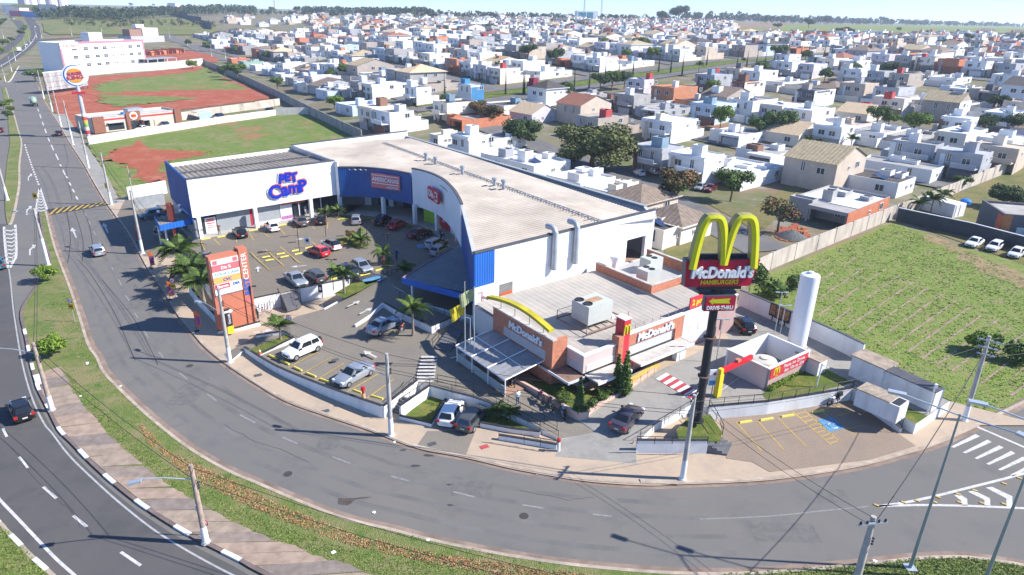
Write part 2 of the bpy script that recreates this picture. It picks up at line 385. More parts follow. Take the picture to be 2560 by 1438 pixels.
def kerb(name,px,mat,w=0.28,h=0.14,z=0.0,parent=None,gutter=None,side=1):
 pts = PX(px,z);mb = MB()
 for i,p in enumerate(pts):
  d = (pts[min(i + 1,len(pts) - 1)] - pts[max(i - 1,0)]);d.z = 0;d.normalize();n_ = Vector((-d.y,d.x,0))*side
  q = p + n_*w;g = p - n_*(gutter or 0)
  mb.v += [(p.x,p.y,z - 0.02),(p.x,p.y,z + h),(q.x,q.y,z + h + 0.004),(q.x,q.y,z - 0.02),(g.x,g.y,z + 0.007),(p.x,p.y,z + 0.007)]
  if i:
   a = (i - 1)*6;b = i*6
   for j in range(3): mb.f.append((a + j,b + j,b + j + 1,a + j + 1));mb.mi.append(0)
   if gutter: mb.f.append((a + 4,b + 4,b + 5,a + 5));mb.mi.append(1)
 return tag(mb.obj(name,[mat,m_gutter]),kind='structure')
kerb('mall_kerb',KRs,m_kerb,gutter=0.45,side=1)
kerb('median_kerb',KLs,m_kerb,gutter=0.5,side=-1)
ak = kerb('avenue_kerb',KAs,M('kerb_dark',(0.17,0.13,0.12),0.9,0.2,1.0),h=0.15,side=1)
kerb('verge_kerb',smoothline([(-140,1180),(0,1302),(20,1324),(53,1357),(81,1387),(120,1421),(180,1478)],3),m_kerb,side=-1)
kerb('upper_median_kerb',smoothline([(15,220),(28,258),(38,292),(48,328),(56,360),(51,410),(51,460),(45,498),(38,535),(30,560),(19,563)],3),m_kerb,side=-1,w=0.35)
kerb('far_median_kerb',smoothline([(99,108),(82,130),(60,152),(45,172),(27,203),(12,206)],3),M('kerb_pale',(0.6,0.56,0.5),0.9,0.1),side=-1,w=0.5)
def walk_along(px,z=0.0,step=0.25):
 """resample a pixel polyline on level z by arc length"""
 p = PX(px,z);out = [p[0]];acc = 0
 for a,b in zip(p,p[1:]):
  L = (b - a).length;t = step - acc
  while t <= L: out.append(a + (b - a)*(t/L));t += step
  acc = L - (t - step)
 return out
def ribbon(pts,i0,i1,o0,o1,z):
 """flat strip beside a resampled line: from sample i0 to i1, offsets o0..o1 to the left"""
 mb = MB()
 for i in range(i0,i1 + 1):
  i = min(i,len(pts) - 1)
  d = pts[min(i + 1,len(pts) - 1)] - pts[max(i - 1,0)];d.normalize();n_ = Vector((-d.y,d.x,0))
  for o in (o0,o1):
   q = pts[i] + n_*o;mb.v.append((q.x,q.y,z))
 for k in range(i1 - i0): mb.f.append((2*k,2*k + 2,2*k + 3,2*k + 1));mb.mi.append(0)
 return mb
aw = walk_along(KAs[14:],0.0,0.25)
for k in range(2,42):      # white painted stones in the avenue kerb
 i0 = int(k*20) ;i1 = i0 + 7
 if i1 >= len(aw) - 2: break
 mb = ribbon(aw,i0,i1,-0.01,0.3,0.165);top = list(mb.v)
 low = ribbon(aw,i0,i1,-0.012,-0.012,0.0).v
 n_ = len(low) // 2
 for i in range(n_): mb.v.append(low[2*i])
 for i in range(n_ - 1): mb.f.append((len(top) + i,len(top) + i + 1,2*(i + 1),2*i));mb.mi.append(0)
 mb.obj('painted_kerb_stone',m_kerbwhite,ak)
vk = walk_along([(-140,1180),(0,1302),(20,1324),(53,1357),(81,1387),(120,1421),(180,1478)],0,0.25)
vko = thing('painted_verge_kerb','row of white painted kerb stones along the grass corner beside the avenue','kerb');
for k in range(0,20):
 i0 = 4 + k*15
 if i0 + 8 >= len(vk): break
 ribbon(vk,i0,i0 + 7,-0.3,0.01,0.165).obj('painted_kerb_stone',m_kerbwhite,vko)
# --- slab walkway on the median
m_slabs = [M('slab_%d' % i,c,0.92,0.2,1.4,bump=0.15,bscale=14) for i,c in enumerate([(0.33,0.245,0.185),(0.25,0.2,0.165),(0.30,0.235,0.18),(0.22,0.18,0.155)])]
outer = [(155,920),(175,963),(210,1020),(262,1076),(345,1155),(446,1228),(526,1278),(640,1334),(775,1386),(890,1426),(1010,1468),(1150,1520)]
inner = [(105,932),(91,970),(118,1025),(145,1078),(227,1163),(350,1266),(428,1317),(506,1361),(591,1403),(640,1431),(760,1490),(900,1545)]
ow,iw = walk_along(smoothline(outer,4),0,0.2),walk_along(smoothline(inner,4),0,0.2)
wk = tag(ob('median_walkway',None),kind='structure')
NSL = 23
def at_frac(l,t): return l[min(int(t*(len(l) - 1)),len(l) - 1)]
for k in range(NSL):
 t0,t1 = k/NSL,(k + 1)/NSL - 0.0012
 a,b,c,d = at_frac(iw,t0),at_frac(iw,t1),at_frac(ow,t1),at_frac(ow,t0)
 nn = Vector((-(b - a).y,(b - a).x,0)).normalized()*0.3
 j = rnd.uniform(-0.25,0.25)
 mbs = MB();ed = []
 for i in range(5):
  q = d + (c - d)*(i/4);ed.append((q.x + rnd.uniform(-.1,.1) + j*0.3,q.y + rnd.uniform(-.1,.1) + j*0.3))
 mbs.prism([(a.x + nn.x,a.y + nn.y),(b.x + nn.x,b.y + nn.y)] + list(reversed(ed)),0.0,0.15 + rnd.uniform(0,0.012),bottom=False)
 mbs.obj('paving_slab',m_slabs[(k*7 + k // 3) % 4],wk)
mbs = MB();q = PX([(83,942),(110,935),(116,958),(92,967)],0.0);mbs.prism([(p.x,p.y) for p in q],0,0.17,bottom=False)
mbs.obj('paving_slab',M('whitewashed_slab',(0.7,0.68,0.65),0.9,0.06),wk)
# --- painted marks (each a part of its road)
def mark(parent,a,b,w,mat=m_white_paint,z=0.008,name='lane_mark'):
 p,q = G(a[0],a[1],z),G(b[0],b[1],z);d = (q - p).normalized();n_ = Vector((-d.y,d.x,0))*w/2
 mb = MB().face([p - n_,q - n_,q + n_,p + n_]);return mb.obj(name,mat,parent)
def pmark(parent,pts,mat=m_white_paint,z=0.008,name='lane_mark'):
 mb = MB().sheet(PX(pts,z));return mb.obj(name,mat,parent)
def line_mark(parent,px,w,mat=m_white_paint,z=0.008,name='edge_line',off=0.0):
 p = walk_along(smoothline(px,4),0,0.6);return ribbon(p,0,len(p) - 1,off - w/2,off + w/2,z).obj(name,mat,parent)
line_mark(avenue,[(22,672),(27,710),(33,770),(41,825),(52,890),(66,950),(86,1010),(112,1062),(130,1083),(172,1138),(232,1197),(300,1258),(385,1325),(470,1378),(560,1427),(640,1465)],0.14,M('worn_edge_paint',(0.36,0.36,0.36),0.85,0.2,2.0),z=0.012)
line_mark(avenue,[(-60,1180),(0,1250),(40,1292),(90,1345),(140,1397),(190,1442),(230,1480)],0.2,z=0.012)
for a,b in [((7,1071),(17,1092)),((48,1142),(69,1170)),((108,1217),(141,1246)),((183,1289),(217,1317)),((302,1380),(352,1414)),((-25,1000),(-15,1030)),((440,1470),(500,1500))]: mark(avenue,a,b,0.2,z=0.012)
# frontage street dashes
for a,b in [((128,362),(134,376)),((139,385),(146,400)),((150,411),(153,416)),((157,425),(163,438)),((165,440),(169,446)),((173,456),(177,464)),((181,473),(186,481)),((190,491),(194,499))]: mark(street,a,b,0.28)
for a,b in [((120,345),(124,354)),((112,322),(116,333)),((106,305),(109,314)),((99,285),(103,296)),((94,272),(97,279))]: mark(street,a,b,0.3)
for a,b in [((212,532),(216,540)),((222,553),(227,562)),((233,578),(240,588)),((247,604),(254,614)),((279,668),(283,676)),((295,698),(304,713)),((313,738),(323,752)),((336,782),(345,795)),((360,826),(371,845)),((397,880),(408,894)),((448,932),(468,948)),((517,985),(541,1002)),((600,1037),(638,1057)),((706,1093),(743,1109)),((832,1142),(876,1159)),((978,1190),(1023,1203)),((1133,1229),(1188,1243)),((1306,1262),(1361,1271)),((1482,1286),(1530,1291))]: mark(street,a,b,0.16,m_worn_paint)
for i in range(17):   # dotted line of the turning lane
 t = i/17;mark(street,(62 + 36*t ** 1.1,361 + 104*t),(62 + 36*(t + .035) ** 1.1,361 + 104*(t + .035)),0.3)
def arrow_up(x,y,s=1.0):
 pmark(street,[(x + 6*s,y + 20*s),(x + 9*s,y + 19*s),(x + 3*s,y + 4*s),(x + 7*s,y + 3*s),(x - 3*s,y - 5*s),(x - 7*s,y + 4*s),(x - 2*s,y + 4*s)],name='lane_arrow')
arrow_up(183,574,1.05);arrow_up(262,562,1.05)
def arrow_turn(x,y,s=1.0):
 pmark(street,[(x - 4*s,y + 14*s),(x - 1*s,y + 14*s),(x - 1*s,y + 4*s),(x + 5*s,y - 1*s),(x + 7*s,y + 2*s),(x + 9*s,y - 6*s),(x + 1*s,y - 6*s),(x + 3*s,y - 3*s),(x - 4*s,y + 3*s)],name='lane_arrow')
arrow_turn(73,440,0.85);arrow_turn(70,522,1.1);arrow_turn(78,620,1.3)
# chevron zones
line_mark(street,[(99,470),(93,505),(90,536)],0.35,name='chevron_line');line_mark(street,[(100,470),(109,500),(118,526)],0.4,name='chevron_line')
for k in range(7):
 y = 480 + k*7.3;xl = 98 - k*1.15;xr = 103 + k*2.2
 pmark(street,[(xl,y),((xl + xr)/2,y + 3),(xr,y - 0.5),(xr + .6,y + 1.7),((xl + xr)/2,y + 5.4),(xl - .4,y + 2.4)],name='chevron_bar')
line_mark(street,[(10,567),(12,600),(16,640),(21,673)],0.35,name='chevron_line');line_mark(street,[(38,562),(40,600),(40,640),(33,655),(23,673)],0.35,name='chevron_line')
for k in range(9):
 y = 572 + k*9.6;xl = 10.5 + k*1.0;xr = 39 - (k - 6)*3*(k > 6)
 pmark(street,[(xl,y + 2),((xl + xr)/2 + 4,y + 4),(xr,y - 3),(xr,y),((xl + xr)/2 + 4,y + 7),(xl,y + 4.5)],name='chevron_bar')
# yellow and black speed hump
hump = flat('speed_hump',[(119,523),(262,505),(274,512),(124,538)],0.03,M('hump_black',(0.05,0.048,0.045),0.85,0.2))
for k in range(9):
 x0 = 119 + k*16.5
 pmark(hump,[(x0 + 2,537 - k*2.95),(x0 + 9,536 - k*2.95),(x0 + 27,519.5 - k*2.0),(x0 + 21,520.5 - k*2.0)],m_yellow_paint,0.036,'hump_stripe')
for a in [(33,205,60),(50,275,75),(52,298,80)]:
 for i in range(9): mark(street,(a[0] + i*8*1.0,a[1] + 12 - i*.25),(a[0] + i*8 + 5,a[1] + 12 - i*.25),0.5,m_worn_paint,name='stop_dash')
# zebra crossing and chevrons at the right end
for i in range(6):
 x,y = 2377 + i*29.5,1117 + i*14.2
 pmark(street,[(x,y),(x + 8,y + 2.5),(x + 73,y - 26),(x + 62,y - 32)],name='zebra_bar')
line_mark(street,[(2440,1066),(2500,1092),(2560,1118),(2640,1152)],0.3)
line_mark(street,[(2190,1266),(2260,1257),(2340,1240),(2420,1220),(2500,1200),(2560,1184),(2640,1165)],0.24);line_mark(street,[(2190,1266),(2300,1263),(2420,1265),(2540,1270),(2640,1275)],0.24)
pmark(street,[(2385,1238),(2398,1235),(2418,1247),(2419,1264),(2404,1264),(2403,1252)],name='chevron_bar');pmark(street,[(2420,1229),(2434,1226),(2475,1246),(2476,1265),(2461,1265),(2461,1250)],name='chevron_bar');pmark(street,[(2464,1219),(2480,1217),(2531,1241),(2531,1267),(2516,1266),(2516,1246)],name='chevron_bar')
line_mark(street,[(1750,1298),(1920,1291),(2060,1277),(2175,1266)],0.12,m_worn_paint)
mk_stud = M('road_stud',(0.55,0.38,0.12),0.6,0.15)
for x,y in [(2191,1264),(2259,1257),(2293,1253),(2336,1256),(2345,1244),(2395,1236),(2399,1257),(2437,1227),(2455,1259),(2510,1210),(2510,1261),(2548,1196)]:
 p = G(x,y,0);o = MB().obox((0,0),0.35,0.16,0.0,0.07).obj('road_stud',mk_stud,street,p,R(-35))
# wheel-polished tracks, repairs and cracks on the street
kw = walk_along(KLs,0,.6);m_track = M('polished_track',(.146,.14,.132),.8,.14,.35);m_repair = M('asphalt_repair',(.138,.132,.124),.85,.14,1.5);tr_ = random.Random(5)
for off in (1.9,3.5,5.4,7.0):
 i0 = 8
 while i0 < len(kw) - 60:
  i1 = i0 + tr_.randint(60,150);ribbon(kw,i0,min(i1,len(kw) - 55),off - tr_.uniform(.18,.3),off + tr_.uniform(.18,.3),.004).obj('wheel_track',m_track,street);i0 = i1 + tr_.randint(2,14)
for px_ in [[(560,1060),(640,1105),(700,1122),(790,1165)],[(1300,1225),(1420,1250),(1500,1240)],[(30,1120),(90,1200),(170,1270),(210,1330)],[(150,420),(190,500),(200,540)]]:
 q_ = []
 for a_,b_ in zip(px_,px_[1:]): q_ += [(a_[0] + (b_[0] - a_[0])*k/5 + tr_.uniform(-3,3),a_[1] + (b_[1] - a_[1])*k/5 + tr_.uniform(-2,2)) for k in range(5)]
 p_ = PX(q_,0);ribbon(p_,0,len(p_) - 1,-.014,.014,.0125).obj('asphalt_crack',m_soot,street)
for x,y,a_,b_ in [(1180,1222,1.6,.9),(470,985,1.2,2.0),(1960,1330,2.4,1.0),(820,1110,.9,.9),(340,760,1.0,1.6),(2080,1240,1.2,.8)]:
 c_ = G(x,y,.0055);MB().sheet([(c_.x + u*a_ + tr_.uniform(-.08,.08),c_.y + v*b_ + tr_.uniform(-.08,.08),.0055) for u,v in ((-1,-1),(0,-1),(1,-1),(1,0),(1,1),(0,1),(-1,1),(-1,0))]).obj('asphalt_repair',m_repair,street)
for x,y in [(474,915),(1310,1290),(720,1185)]: MB().lathe([(.35,0),(.35,.012)],n=16).obj('manhole_cover',m_cap0,street,G(x,y,.004))
# tyre marks and patches on the street
def skid(px,w=0.14,z=0.006): line_mark(street,px,w,m_soot,z,'tyre_mark')
skid([(165,520),(172,560),(176,600),(172,640),(168,660)],.12);skid([(185,525),(200,570),(208,610),(205,655)],.12);skid([(205,520),(222,560),(230,600),(231,620)],.12)
skid([(160,360),(170,400),(165,420),(172,460),(180,500)],.1)
skid([(195,650),(230,690),(290,790),(320,860),(340,905)],.09);skid([(255,700),(330,790),(380,880),(395,915)],.08)
mbx = MB().sheet([(x,y,0.006) for x,y in rough_edge([(845,1246),(858,1246),(935,1242),(890,1250),(870,1263),(843,1262)],0.05,3)]);mbx.obj('damp_patch',M('damp_asphalt',(0.085,0.07,0.06),0.7,0.2,2),street)
for x,y,s in [(1040,1165,.35),(1074,1138,.4),(1122,1211,.22),(1127,1263,.25),(1008,1126,.3),(380,1290,.15)]:
 p = G(x,y,0.006);MB().sheet([(p.x + s*math.cos(k*.7)*rnd.uniform(.6,1.6),p.y + s*.5*math.sin(k*.7)*rnd.uniform(.6,1.3),.006) for k in range(9)]).obj('oil_stain',m_soot,street)
# --- the commercial site: base concrete and raised paved levels
site = MB().sheet(PX(KRs[28:130],0.10) + [Vector((50.5,53.5,.1)),G(2375,1003,.1),G(1850,765,.1),Vector((26,92,.1)),Vector((20,97,.1)),Vector((-24,152,.1)),Vector((-46,131,.1)),Vector((-62,113,.1)),G(312,492,.1)])
sidewalk = struct('sidewalk',site,m_walk)
flat('left_sidewalk',KRs[8:30] + [(300,505),(272,447),(245,405),(212,360),(190,325),(165,285)],0.105,m_drive)
entry = flat('entry_drive',[(290,543),(318,490),(410,505),(500,600),(430,645),(352,640),(322,588)],0.115,m_pav)
MALL_Z = 1.8
def level(name,pts,mat,base=0.05):
 mb = MB();w = PX(pts,0);mb.prism([(p.x,p.y,p.z) for p in w],base,1,mi=1,top=0,bottom=False)
 return struct(name,mb,[mat,M('retaining_white',(0.74,0.74,0.73),0.85,0.06,0.6,stain=(0.9,0.5,(0.45,0.40,0.34)))])
lot = level('mall_parking_lot',[(468,632,1.5),(480,604,1.8),(504,590,1.8),(643,563,1.8),(780,536,1.8),(850,520,1.8),(960,520,1.8),(1060,540,1.8),(1150,590,1.8),(1178,690,1.8),(1183,790,1.8),(1060,760,1.8),(985,715,1.78),(966,690,1.72),(880,668,1.8),(868,700,1.8),(755,722,1.8),(700,736,1.8),(640,749,1.8),(560,762,1.8),(520,715,1.8)],m_pav)
front = level('front_parking',[(612,872,.45),(690,919,.65),(800,965,.9),(880,994,1.05),(956,1020,1.15),(1042,956,1.15),(1078,967,1.15),(1183,996,1.12),(1243,1018,1.0),(1325,1058,.7),(1398,1098,.3),(1440,1090,.3),(1490,1080,.45),(1440,1046,.8),(1330,985,1.1),(1250,925,1.2),(1195,890,1.2),(1182,815,1.5),(1060,765,1.72),(985,717,1.76),(966,692,1.7),(900,725,1.35),(820,770,1.0),(740,792,.8),(610,858,.3),(560,885,.12),(575,905,.12)],m_pav_front)
drive = level('drive_through_lane',[(1340,1188,.02),(1480,1205,.02),(1600,1215,.04),(1592,1160,.1),(1590,1110,.5),(1640,1060,.9),(1730,1010,1.25),(1765,1018,1.3),(1920,1008,1.3),(2130,970,1.3),(2290,1060,1.2),(2375,1003,1.25),(1850,765,1.3),(1800,800,1.3),(1812,832,1.3),(1640,900,1.3),(1480,1000,1.25),(1440,1046,.85),(1490,1080,.48),(1440,1090,.33),(1398,1100,.3),(1395,1130,.12)],m_drive)
right_lot = flat('side_parking',[(1816,1146),(1800,1047),(2130,998),(2252,1088),(2290,1115),(2180,1148),(1925,1180),(1880,1155)],0.125,m_pav_right)
flat('crossover_pavers',[(1068,1078),(1190,1075),(1163,1141),(1040,1117)],0.112,m_pav_front)
# vacant lots and fields
patch('vacant_lot',[(215,358),(360,330),(560,305),(700,285),(770,288),(905,345),(735,368),(560,398),(420,425),(345,470),(305,500),(272,450),(245,405)],0.02,m_lot,0.5,1)
patch('bare_earth',[(258,392),(300,372),(345,352),(430,346),(500,350),(528,372),(500,390),(420,402),(405,430),(415,455),(345,452),(330,425),(285,405)],0.06,m_red,1.7,2,14)
patch('earth_lot',[(120,218),(220,192),(360,182),(500,165),(560,195),(700,242),(560,262),(440,276),(220,320),(150,318)],0.02,m_red,0.6,3)
patch('grass_oval',[(238,216),(275,203),(330,196),(400,190),(470,183),(512,170),(560,196),(622,226),(560,238),(480,248),(400,257),(300,266),(252,258),(244,240)],0.14,m_lot,2.4,4,16)
patch('right_field',[(1848,763),(1892,700),(2232,556),(2420,622),(2900,745),(2990,780),(2560,996),(2450,1052),(2375,1003)],0.02,m_meadow,0.3,5)
rows_patch('upper_field',[(720,2700,2900),(640,2500,2900),(580,2330,2900),(530,2242,2900),(500,2300,2900),(470,2370,2900),(440,2450,2900),(410,2530,2900),(380,2620,2900)],m_dry,0.03)
rf_o = bpy.data.objects['right_field'];rr_ = random.Random(77);m_rowsoil = M('row_soil',(.30,.215,.165),.95,.25,.8,bump=.4)
for i in range(17):      # old planting rows: broken strips of bare soil
 x0,y0 = 1935 + i*37,742 + i*15.5;x1,y1 = x0 + 175 - i*2,y0 - 118 + i*.5;t = 0.0
 while t < 1:
  t2 = t + rr_.uniform(.12,.3)
  a_,b_ = G(x0 + (x1 - x0)*t,y0 + (y1 - y0)*t),G(x0 + (x1 - x0)*min(t2,1),y0 + (y1 - y0)*min(t2,1))
  if rr_.random() < .8 and b_.y < 116:
   dv = (b_ - a_).normalized();nv = Vector((-dv.y,dv.x,0));ps = [a_ + (b_ - a_)*k/8 for k in range(9)]
   MB().sheet([(q.x + nv.x*rr_.uniform(.04,.2),q.y + nv.y*rr_.uniform(.04,.2),.045) for q in ps] + [(q.x - nv.x*rr_.uniform(.04,.2),q.y - nv.y*rr_.uniform(.04,.2),.045) for q in reversed(ps)]).obj('soil_row',m_rowsoil,rf_o)
  t = t2 + rr_.uniform(0,.05)
patch('beige_track',[(2290,592),(2340,588),(2440,640),(2570,690),(2720,740),(2720,780),(2560,720),(2440,672),(2370,622)],0.03,M('trodden_soil',(0.26,0.19,0.10),0.95,0.2,0.5,bump=0.4),0.9,7)
patch('green_corner',[(1640,645),(1700,590),(1770,545),(1880,640),(1955,640),(2010,600),(1900,665)],0.02,m_dry,0.3,8)
patch('side_lot_grass',[(1750,500),(1860,535),(1960,470),(2005,460),(1990,500),(1900,580)],0.02,m_dry,0.3,9)
patch('site_sand',[(1935,575),(1990,560),(2020,590),(1985,605),(1950,600)],0.05,m_red,0.6,10)
rows_patch('green_field',[(84,2560 + 200,1880),(76,2800,1850),(70,2850,1830),(66,2900,1830),(63.5,2950,1900)],m_meadow,0.6)
rows_patch('brown_field',[(72,1660,1950),(68,1650,1960),(63,1690,1960),(57,1690,1960)],M('ploughed_soil',(0.24,0.17,0.10),0.95,0.12,0.02),0.7)
rows_patch('pasture',[(88,130,560),(80,110,560),(70,110,540),(60,105,500),(52,110,470),(44,115,430)],ground_mat('pasture_grass',[((0.15,0.17,0.05),) + (0,0,0,0),((0.2,0.18,0.08),0.03,0.48,0.6,1),((0.36,0.15,0.08),0.03,0.62,0.68,2),((0.08,0.11,0.03),0.06,0.55,0.65,3)]),0.5)
# ================================================================ the shopping building
m_white = M('mall_white',(0.80,0.80,0.80),0.6,0.03,0.4,stain=(0.5,0.25,(0.6,0.58,0.55)))
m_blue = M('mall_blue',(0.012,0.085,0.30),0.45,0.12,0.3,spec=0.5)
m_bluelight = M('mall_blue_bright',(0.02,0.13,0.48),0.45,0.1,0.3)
m_roof = M('sheet_roof',(0.38,0.335,0.28),0.6,0.14,0.12,col2=(0.435,0.385,0.325),stain=(0.3,0.5,(0.30,0.22,0.155)),spec=.2)
m_roofdark = M('weathered_roof',(0.27,0.235,0.19),0.7,0.2,0.4)
m_grey = M('galvanised',(0.42,0.44,0.46),0.45,0.12,1.0,metal=0.4)
m_cap = M('flashing_dark',(0.09,0.09,0.10),0.6,0.15)
m_glass = M('dark_glass',(0.03,0.04,0.05),0.12,0.2,0.5,spec=0.6)
m_shutter = M('roller_shutter',(0.33,0.35,0.36),0.55,0.06)
m_floor = M('arcade_floor',(0.40,0.38,0.34),0.7,0.1)
m_orange = M('orange_red',(0.62,0.13,0.05),0.6,0.08)
m_redsign = M('sign_red',(0.58,0.045,0.06),0.45,0.05)
m_pinkred = M('sign_faded_red',(0.60,0.16,0.17),0.5,0.06)
m_lime = M('lime_panel',(0.36,0.56,0.05),0.5,0.08)
m_yel = M('sign_yellow',(0.80,0.56,0.03),0.45,0.05)
m_pure = M('sign_white',(0.80,0.80,0.80),0.45,0.02)
m_deepblue = M('letter_blue',(0.01,0.035,0.42),0.4,0.05)
m_redpipe = M('red_pipe',(0.48,0.03,0.05),0.5,0.1)
MALL0 = Vector((-12,100,0))
mall = thing('shopping_building','long white and blue shopping building with ribbed roof behind the car park','building',MALL0)
def w(mb,name,mats,parent,origin,smooth=None):
 mb.v = [(a - origin.x,b - origin.y,c - origin.z) for a,b,c in mb.v];return mb.obj(name,mats,parent,smooth=smooth)
def resample(pts,step):
 p = [Vector((q[0],q[1],0)) for q in pts];out = [p[0]];acc = 0.0
 for a,b in zip(p,p[1:]):
  L = (b - a).length;t = step - acc
  while t <= L: out.append(a + (b - a)*(t/L));t += step
  acc = L - (t - step)
 out.append(p[-1]);return out
def ribbed(pts,z0,z1,pitch=0.3,depth=0.035,thick=0.25,ztop=None):
 """upright ribbed metal cladding along a plan line; outside is on the right of the direction of travel"""
 p = resample(pts,pitch/2);mb = MB();n = len(p)
 for i,q in enumerate(p):
  d = p[min(i + 1,n - 1)] - p[max(i - 1,0)];d.normalize();o = Vector((d.y,-d.x,0))
  f = q + o*(depth if (i // 1) % 2 else 0);b = q - o*thick
  zt = z1 if ztop is None else z1 + (ztop - z1)*i/(n - 1)
  mb.v += [(f.x,f.y,z0),(f.x,f.y,zt),(b.x,b.y,zt),(b.x,b.y,z0)]
  if i:
   a,c = (i - 1)*4,i*4
   for j in range(4): mb.f.append((a + j,c + j,c + (j + 1) % 4,a + (j + 1) % 4));mb.mi.append(0)
 mb.f.append((0,1,2,3));mb.mi.append(0);k = (n - 1)*4;mb.f.append((k + 3,k + 2,k + 1,k));mb.mi.append(0)
 return mb
def coping(pts,z,wd=0.4,h=0.18):
 p = resample(pts,1.0);mb = MB();n = len(p)
 for i,q in enumerate(p):
  d = p[min(i + 1,n - 1)] - p[max(i - 1,0)];d.normalize();o = Vector((d.y,-d.x,0))
  f,b = q + o*0.08,q - o*wd
  mb.v += [(f.x,f.y,z + .003),(f.x,f.y,z + h),(b.x,b.y,z + h),(b.x,b.y,z + .003)]
  if i:
   a,c = (i - 1)*4,i*4
   for j in range(4): mb.f.append((a + j,c + j,c + (j + 1) % 4,a + (j + 1) % 4));mb.mi.append(0)
 mb.f.append((0,1,2,3));k = (n - 1)*4;mb.f.append((k + 3,k + 2,k + 1,k));mb.mi += [0,0]
 return mb
PET0,PET1 = (-49.1,97.6),(-31.0,113.4)
pet_path = [PET0,PET1]
blue_path = smoothline([(-30.3,112.75),(-26.6,113.0),(-23.0,112.2),(-20.0,110.8),(-17.2,108.9)],5)
dia_path = smoothline([(-17.0,108.6),(-14.8,106.9),(-12.8,104.4),(-10.9,100.8),(-9.0,95.2),(-7.7,89.8),(-7.2,87.2)],5)
bl_path = [(-7.05,87.0),(-4.35,68.5)]
RF0,RF1 = Vector((-4.2,68.35,0)),Vector((19.3,87.8,0));RFD = (RF1 - RF0).normalized();RFA = math.atan2(RFD.y,RFD.x);RFN = Vector((RFD.y,-RFD.x,0))
w(ribbed(pet_path,5.1,11.0,0.6,0.02),'white_fascia',m_white,mall,MALL0)
w(coping(pet_path,11.0),'coping',m_cap,mall,MALL0)
w(ribbed([(-58.8,110.6),(-49.3,97.75)],4.6,11.0,0.3,0.03),'blue_side_wall',m_blue,mall,MALL0)
w(ribbed([(-30.95,113.2),(-30.35,112.8)],5.1,11.0,0.6,0.01),'white_return',m_white,mall,MALL0)
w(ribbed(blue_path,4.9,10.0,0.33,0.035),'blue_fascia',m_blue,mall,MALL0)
w(coping(blue_path,10.0),'coping',m_cap,mall,MALL0)
w(ribbed(dia_path,4.7,11.0,0.5,0.015),'curved_white_fascia',m_white,mall,MALL0)
w(coping(dia_path,11.0,.35),'coping',m_cap,mall,MALL0)
w(ribbed(bl_path,4.7,10.6,0.33,0.035),'blue_fascia',m_blue,mall,MALL0)
w(coping(bl_path,10.6,.35),'coping',M('flashing_pale',(0.5,0.5,0.5),0.6,0.1),mall,MALL0)
# right-hand wall with the open loggia at its far end (panels butted round the opening)
def rpt(s,o=0.0): q = RF0 + RFD*s + RFN*o;return (q.x,q.y)
Lr = (RF1 - RF0).length
def rwall(s0,s1,z0,z1,name,mat,o=0.0,th=0.3,pitch=0.4,dep=0.02): w(ribbed([rpt(s0,o),rpt(s1,o)],z0,z1,pitch,dep,th),name,mat,mall,MALL0)
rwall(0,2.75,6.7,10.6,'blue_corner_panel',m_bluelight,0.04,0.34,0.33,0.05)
rwall(0,2.75,0.9,6.695,'white_wall',m_white,0.0,.3,.6,.005)
rwall(2.75,25.2,7.3,10.7,'white_cladding',m_white,0.03,.3,.4,.03);rwall(2.75,25.2,0.9,7.295,'white_wall',m_white,0,.3,.6,.004)
rwall(25.2,Lr,7.4,10.7,'white_cladding',m_white,0.03,.3,.4,.03);rwall(25.2,Lr,0.9,4.0,'white_wall',m_white,0,.3,.6,.004)
rwall(29.0,Lr,4.005,7.395,'corner_post',m_white,0,.5,.6,.004)
w(coping([rpt(0,.05),rpt(Lr,.05)],10.7,.4),'coping',m_cap,mall,MALL0)
mb = MB();a,b = rpt(25.2,-.3),rpt(Lr,-.3);c,d = rpt(Lr,-5),rpt(25.2,-5)
mb.face([(a[0],a[1],4),(b[0],b[1],4),(c[0],c[1],4),(d[0],d[1],4)]);mb.face([(d[0],d[1],4),(c[0],c[1],4),(c[0],c[1],5.1),(d[0],d[1],5.1)]);w(mb,'loggia_floor',M('terracotta_floor',(0.36,0.22,0.15),.8,.15),mall,MALL0)
# back, far and inner walls
def plain_wall(pts,z0,z1,mat,name,th=0.3): w(ribbed(pts,z0,z1,0.8,0.01,th),name,mat,mall,MALL0)
plain_wall([(19.3,87.9),(19.0,93.2),(-23.6,146.4)],0,9.7,m_white,'back_wall');plain_wall([(-23.7,146.4),(-42.8,127.2)],0,10.9,m_white,'far_wall')
plain_wall([(-42.9,127.2),(-58.7,110.8)],0,10.4,m_white,'far_wall');plain_wall([(-58.6,110.5),(-49.2,97.9)],0,4.58,m_grey,'side_wall')
plain_wall([(-42.6,127.0),(-30.9,113.6)],8.8,10.9,m_grey,'step_wall')
w(coping([(-23.7,146.4),(-42.8,127.2)],10.9,.35),'coping',m_cap,mall,MALL0)
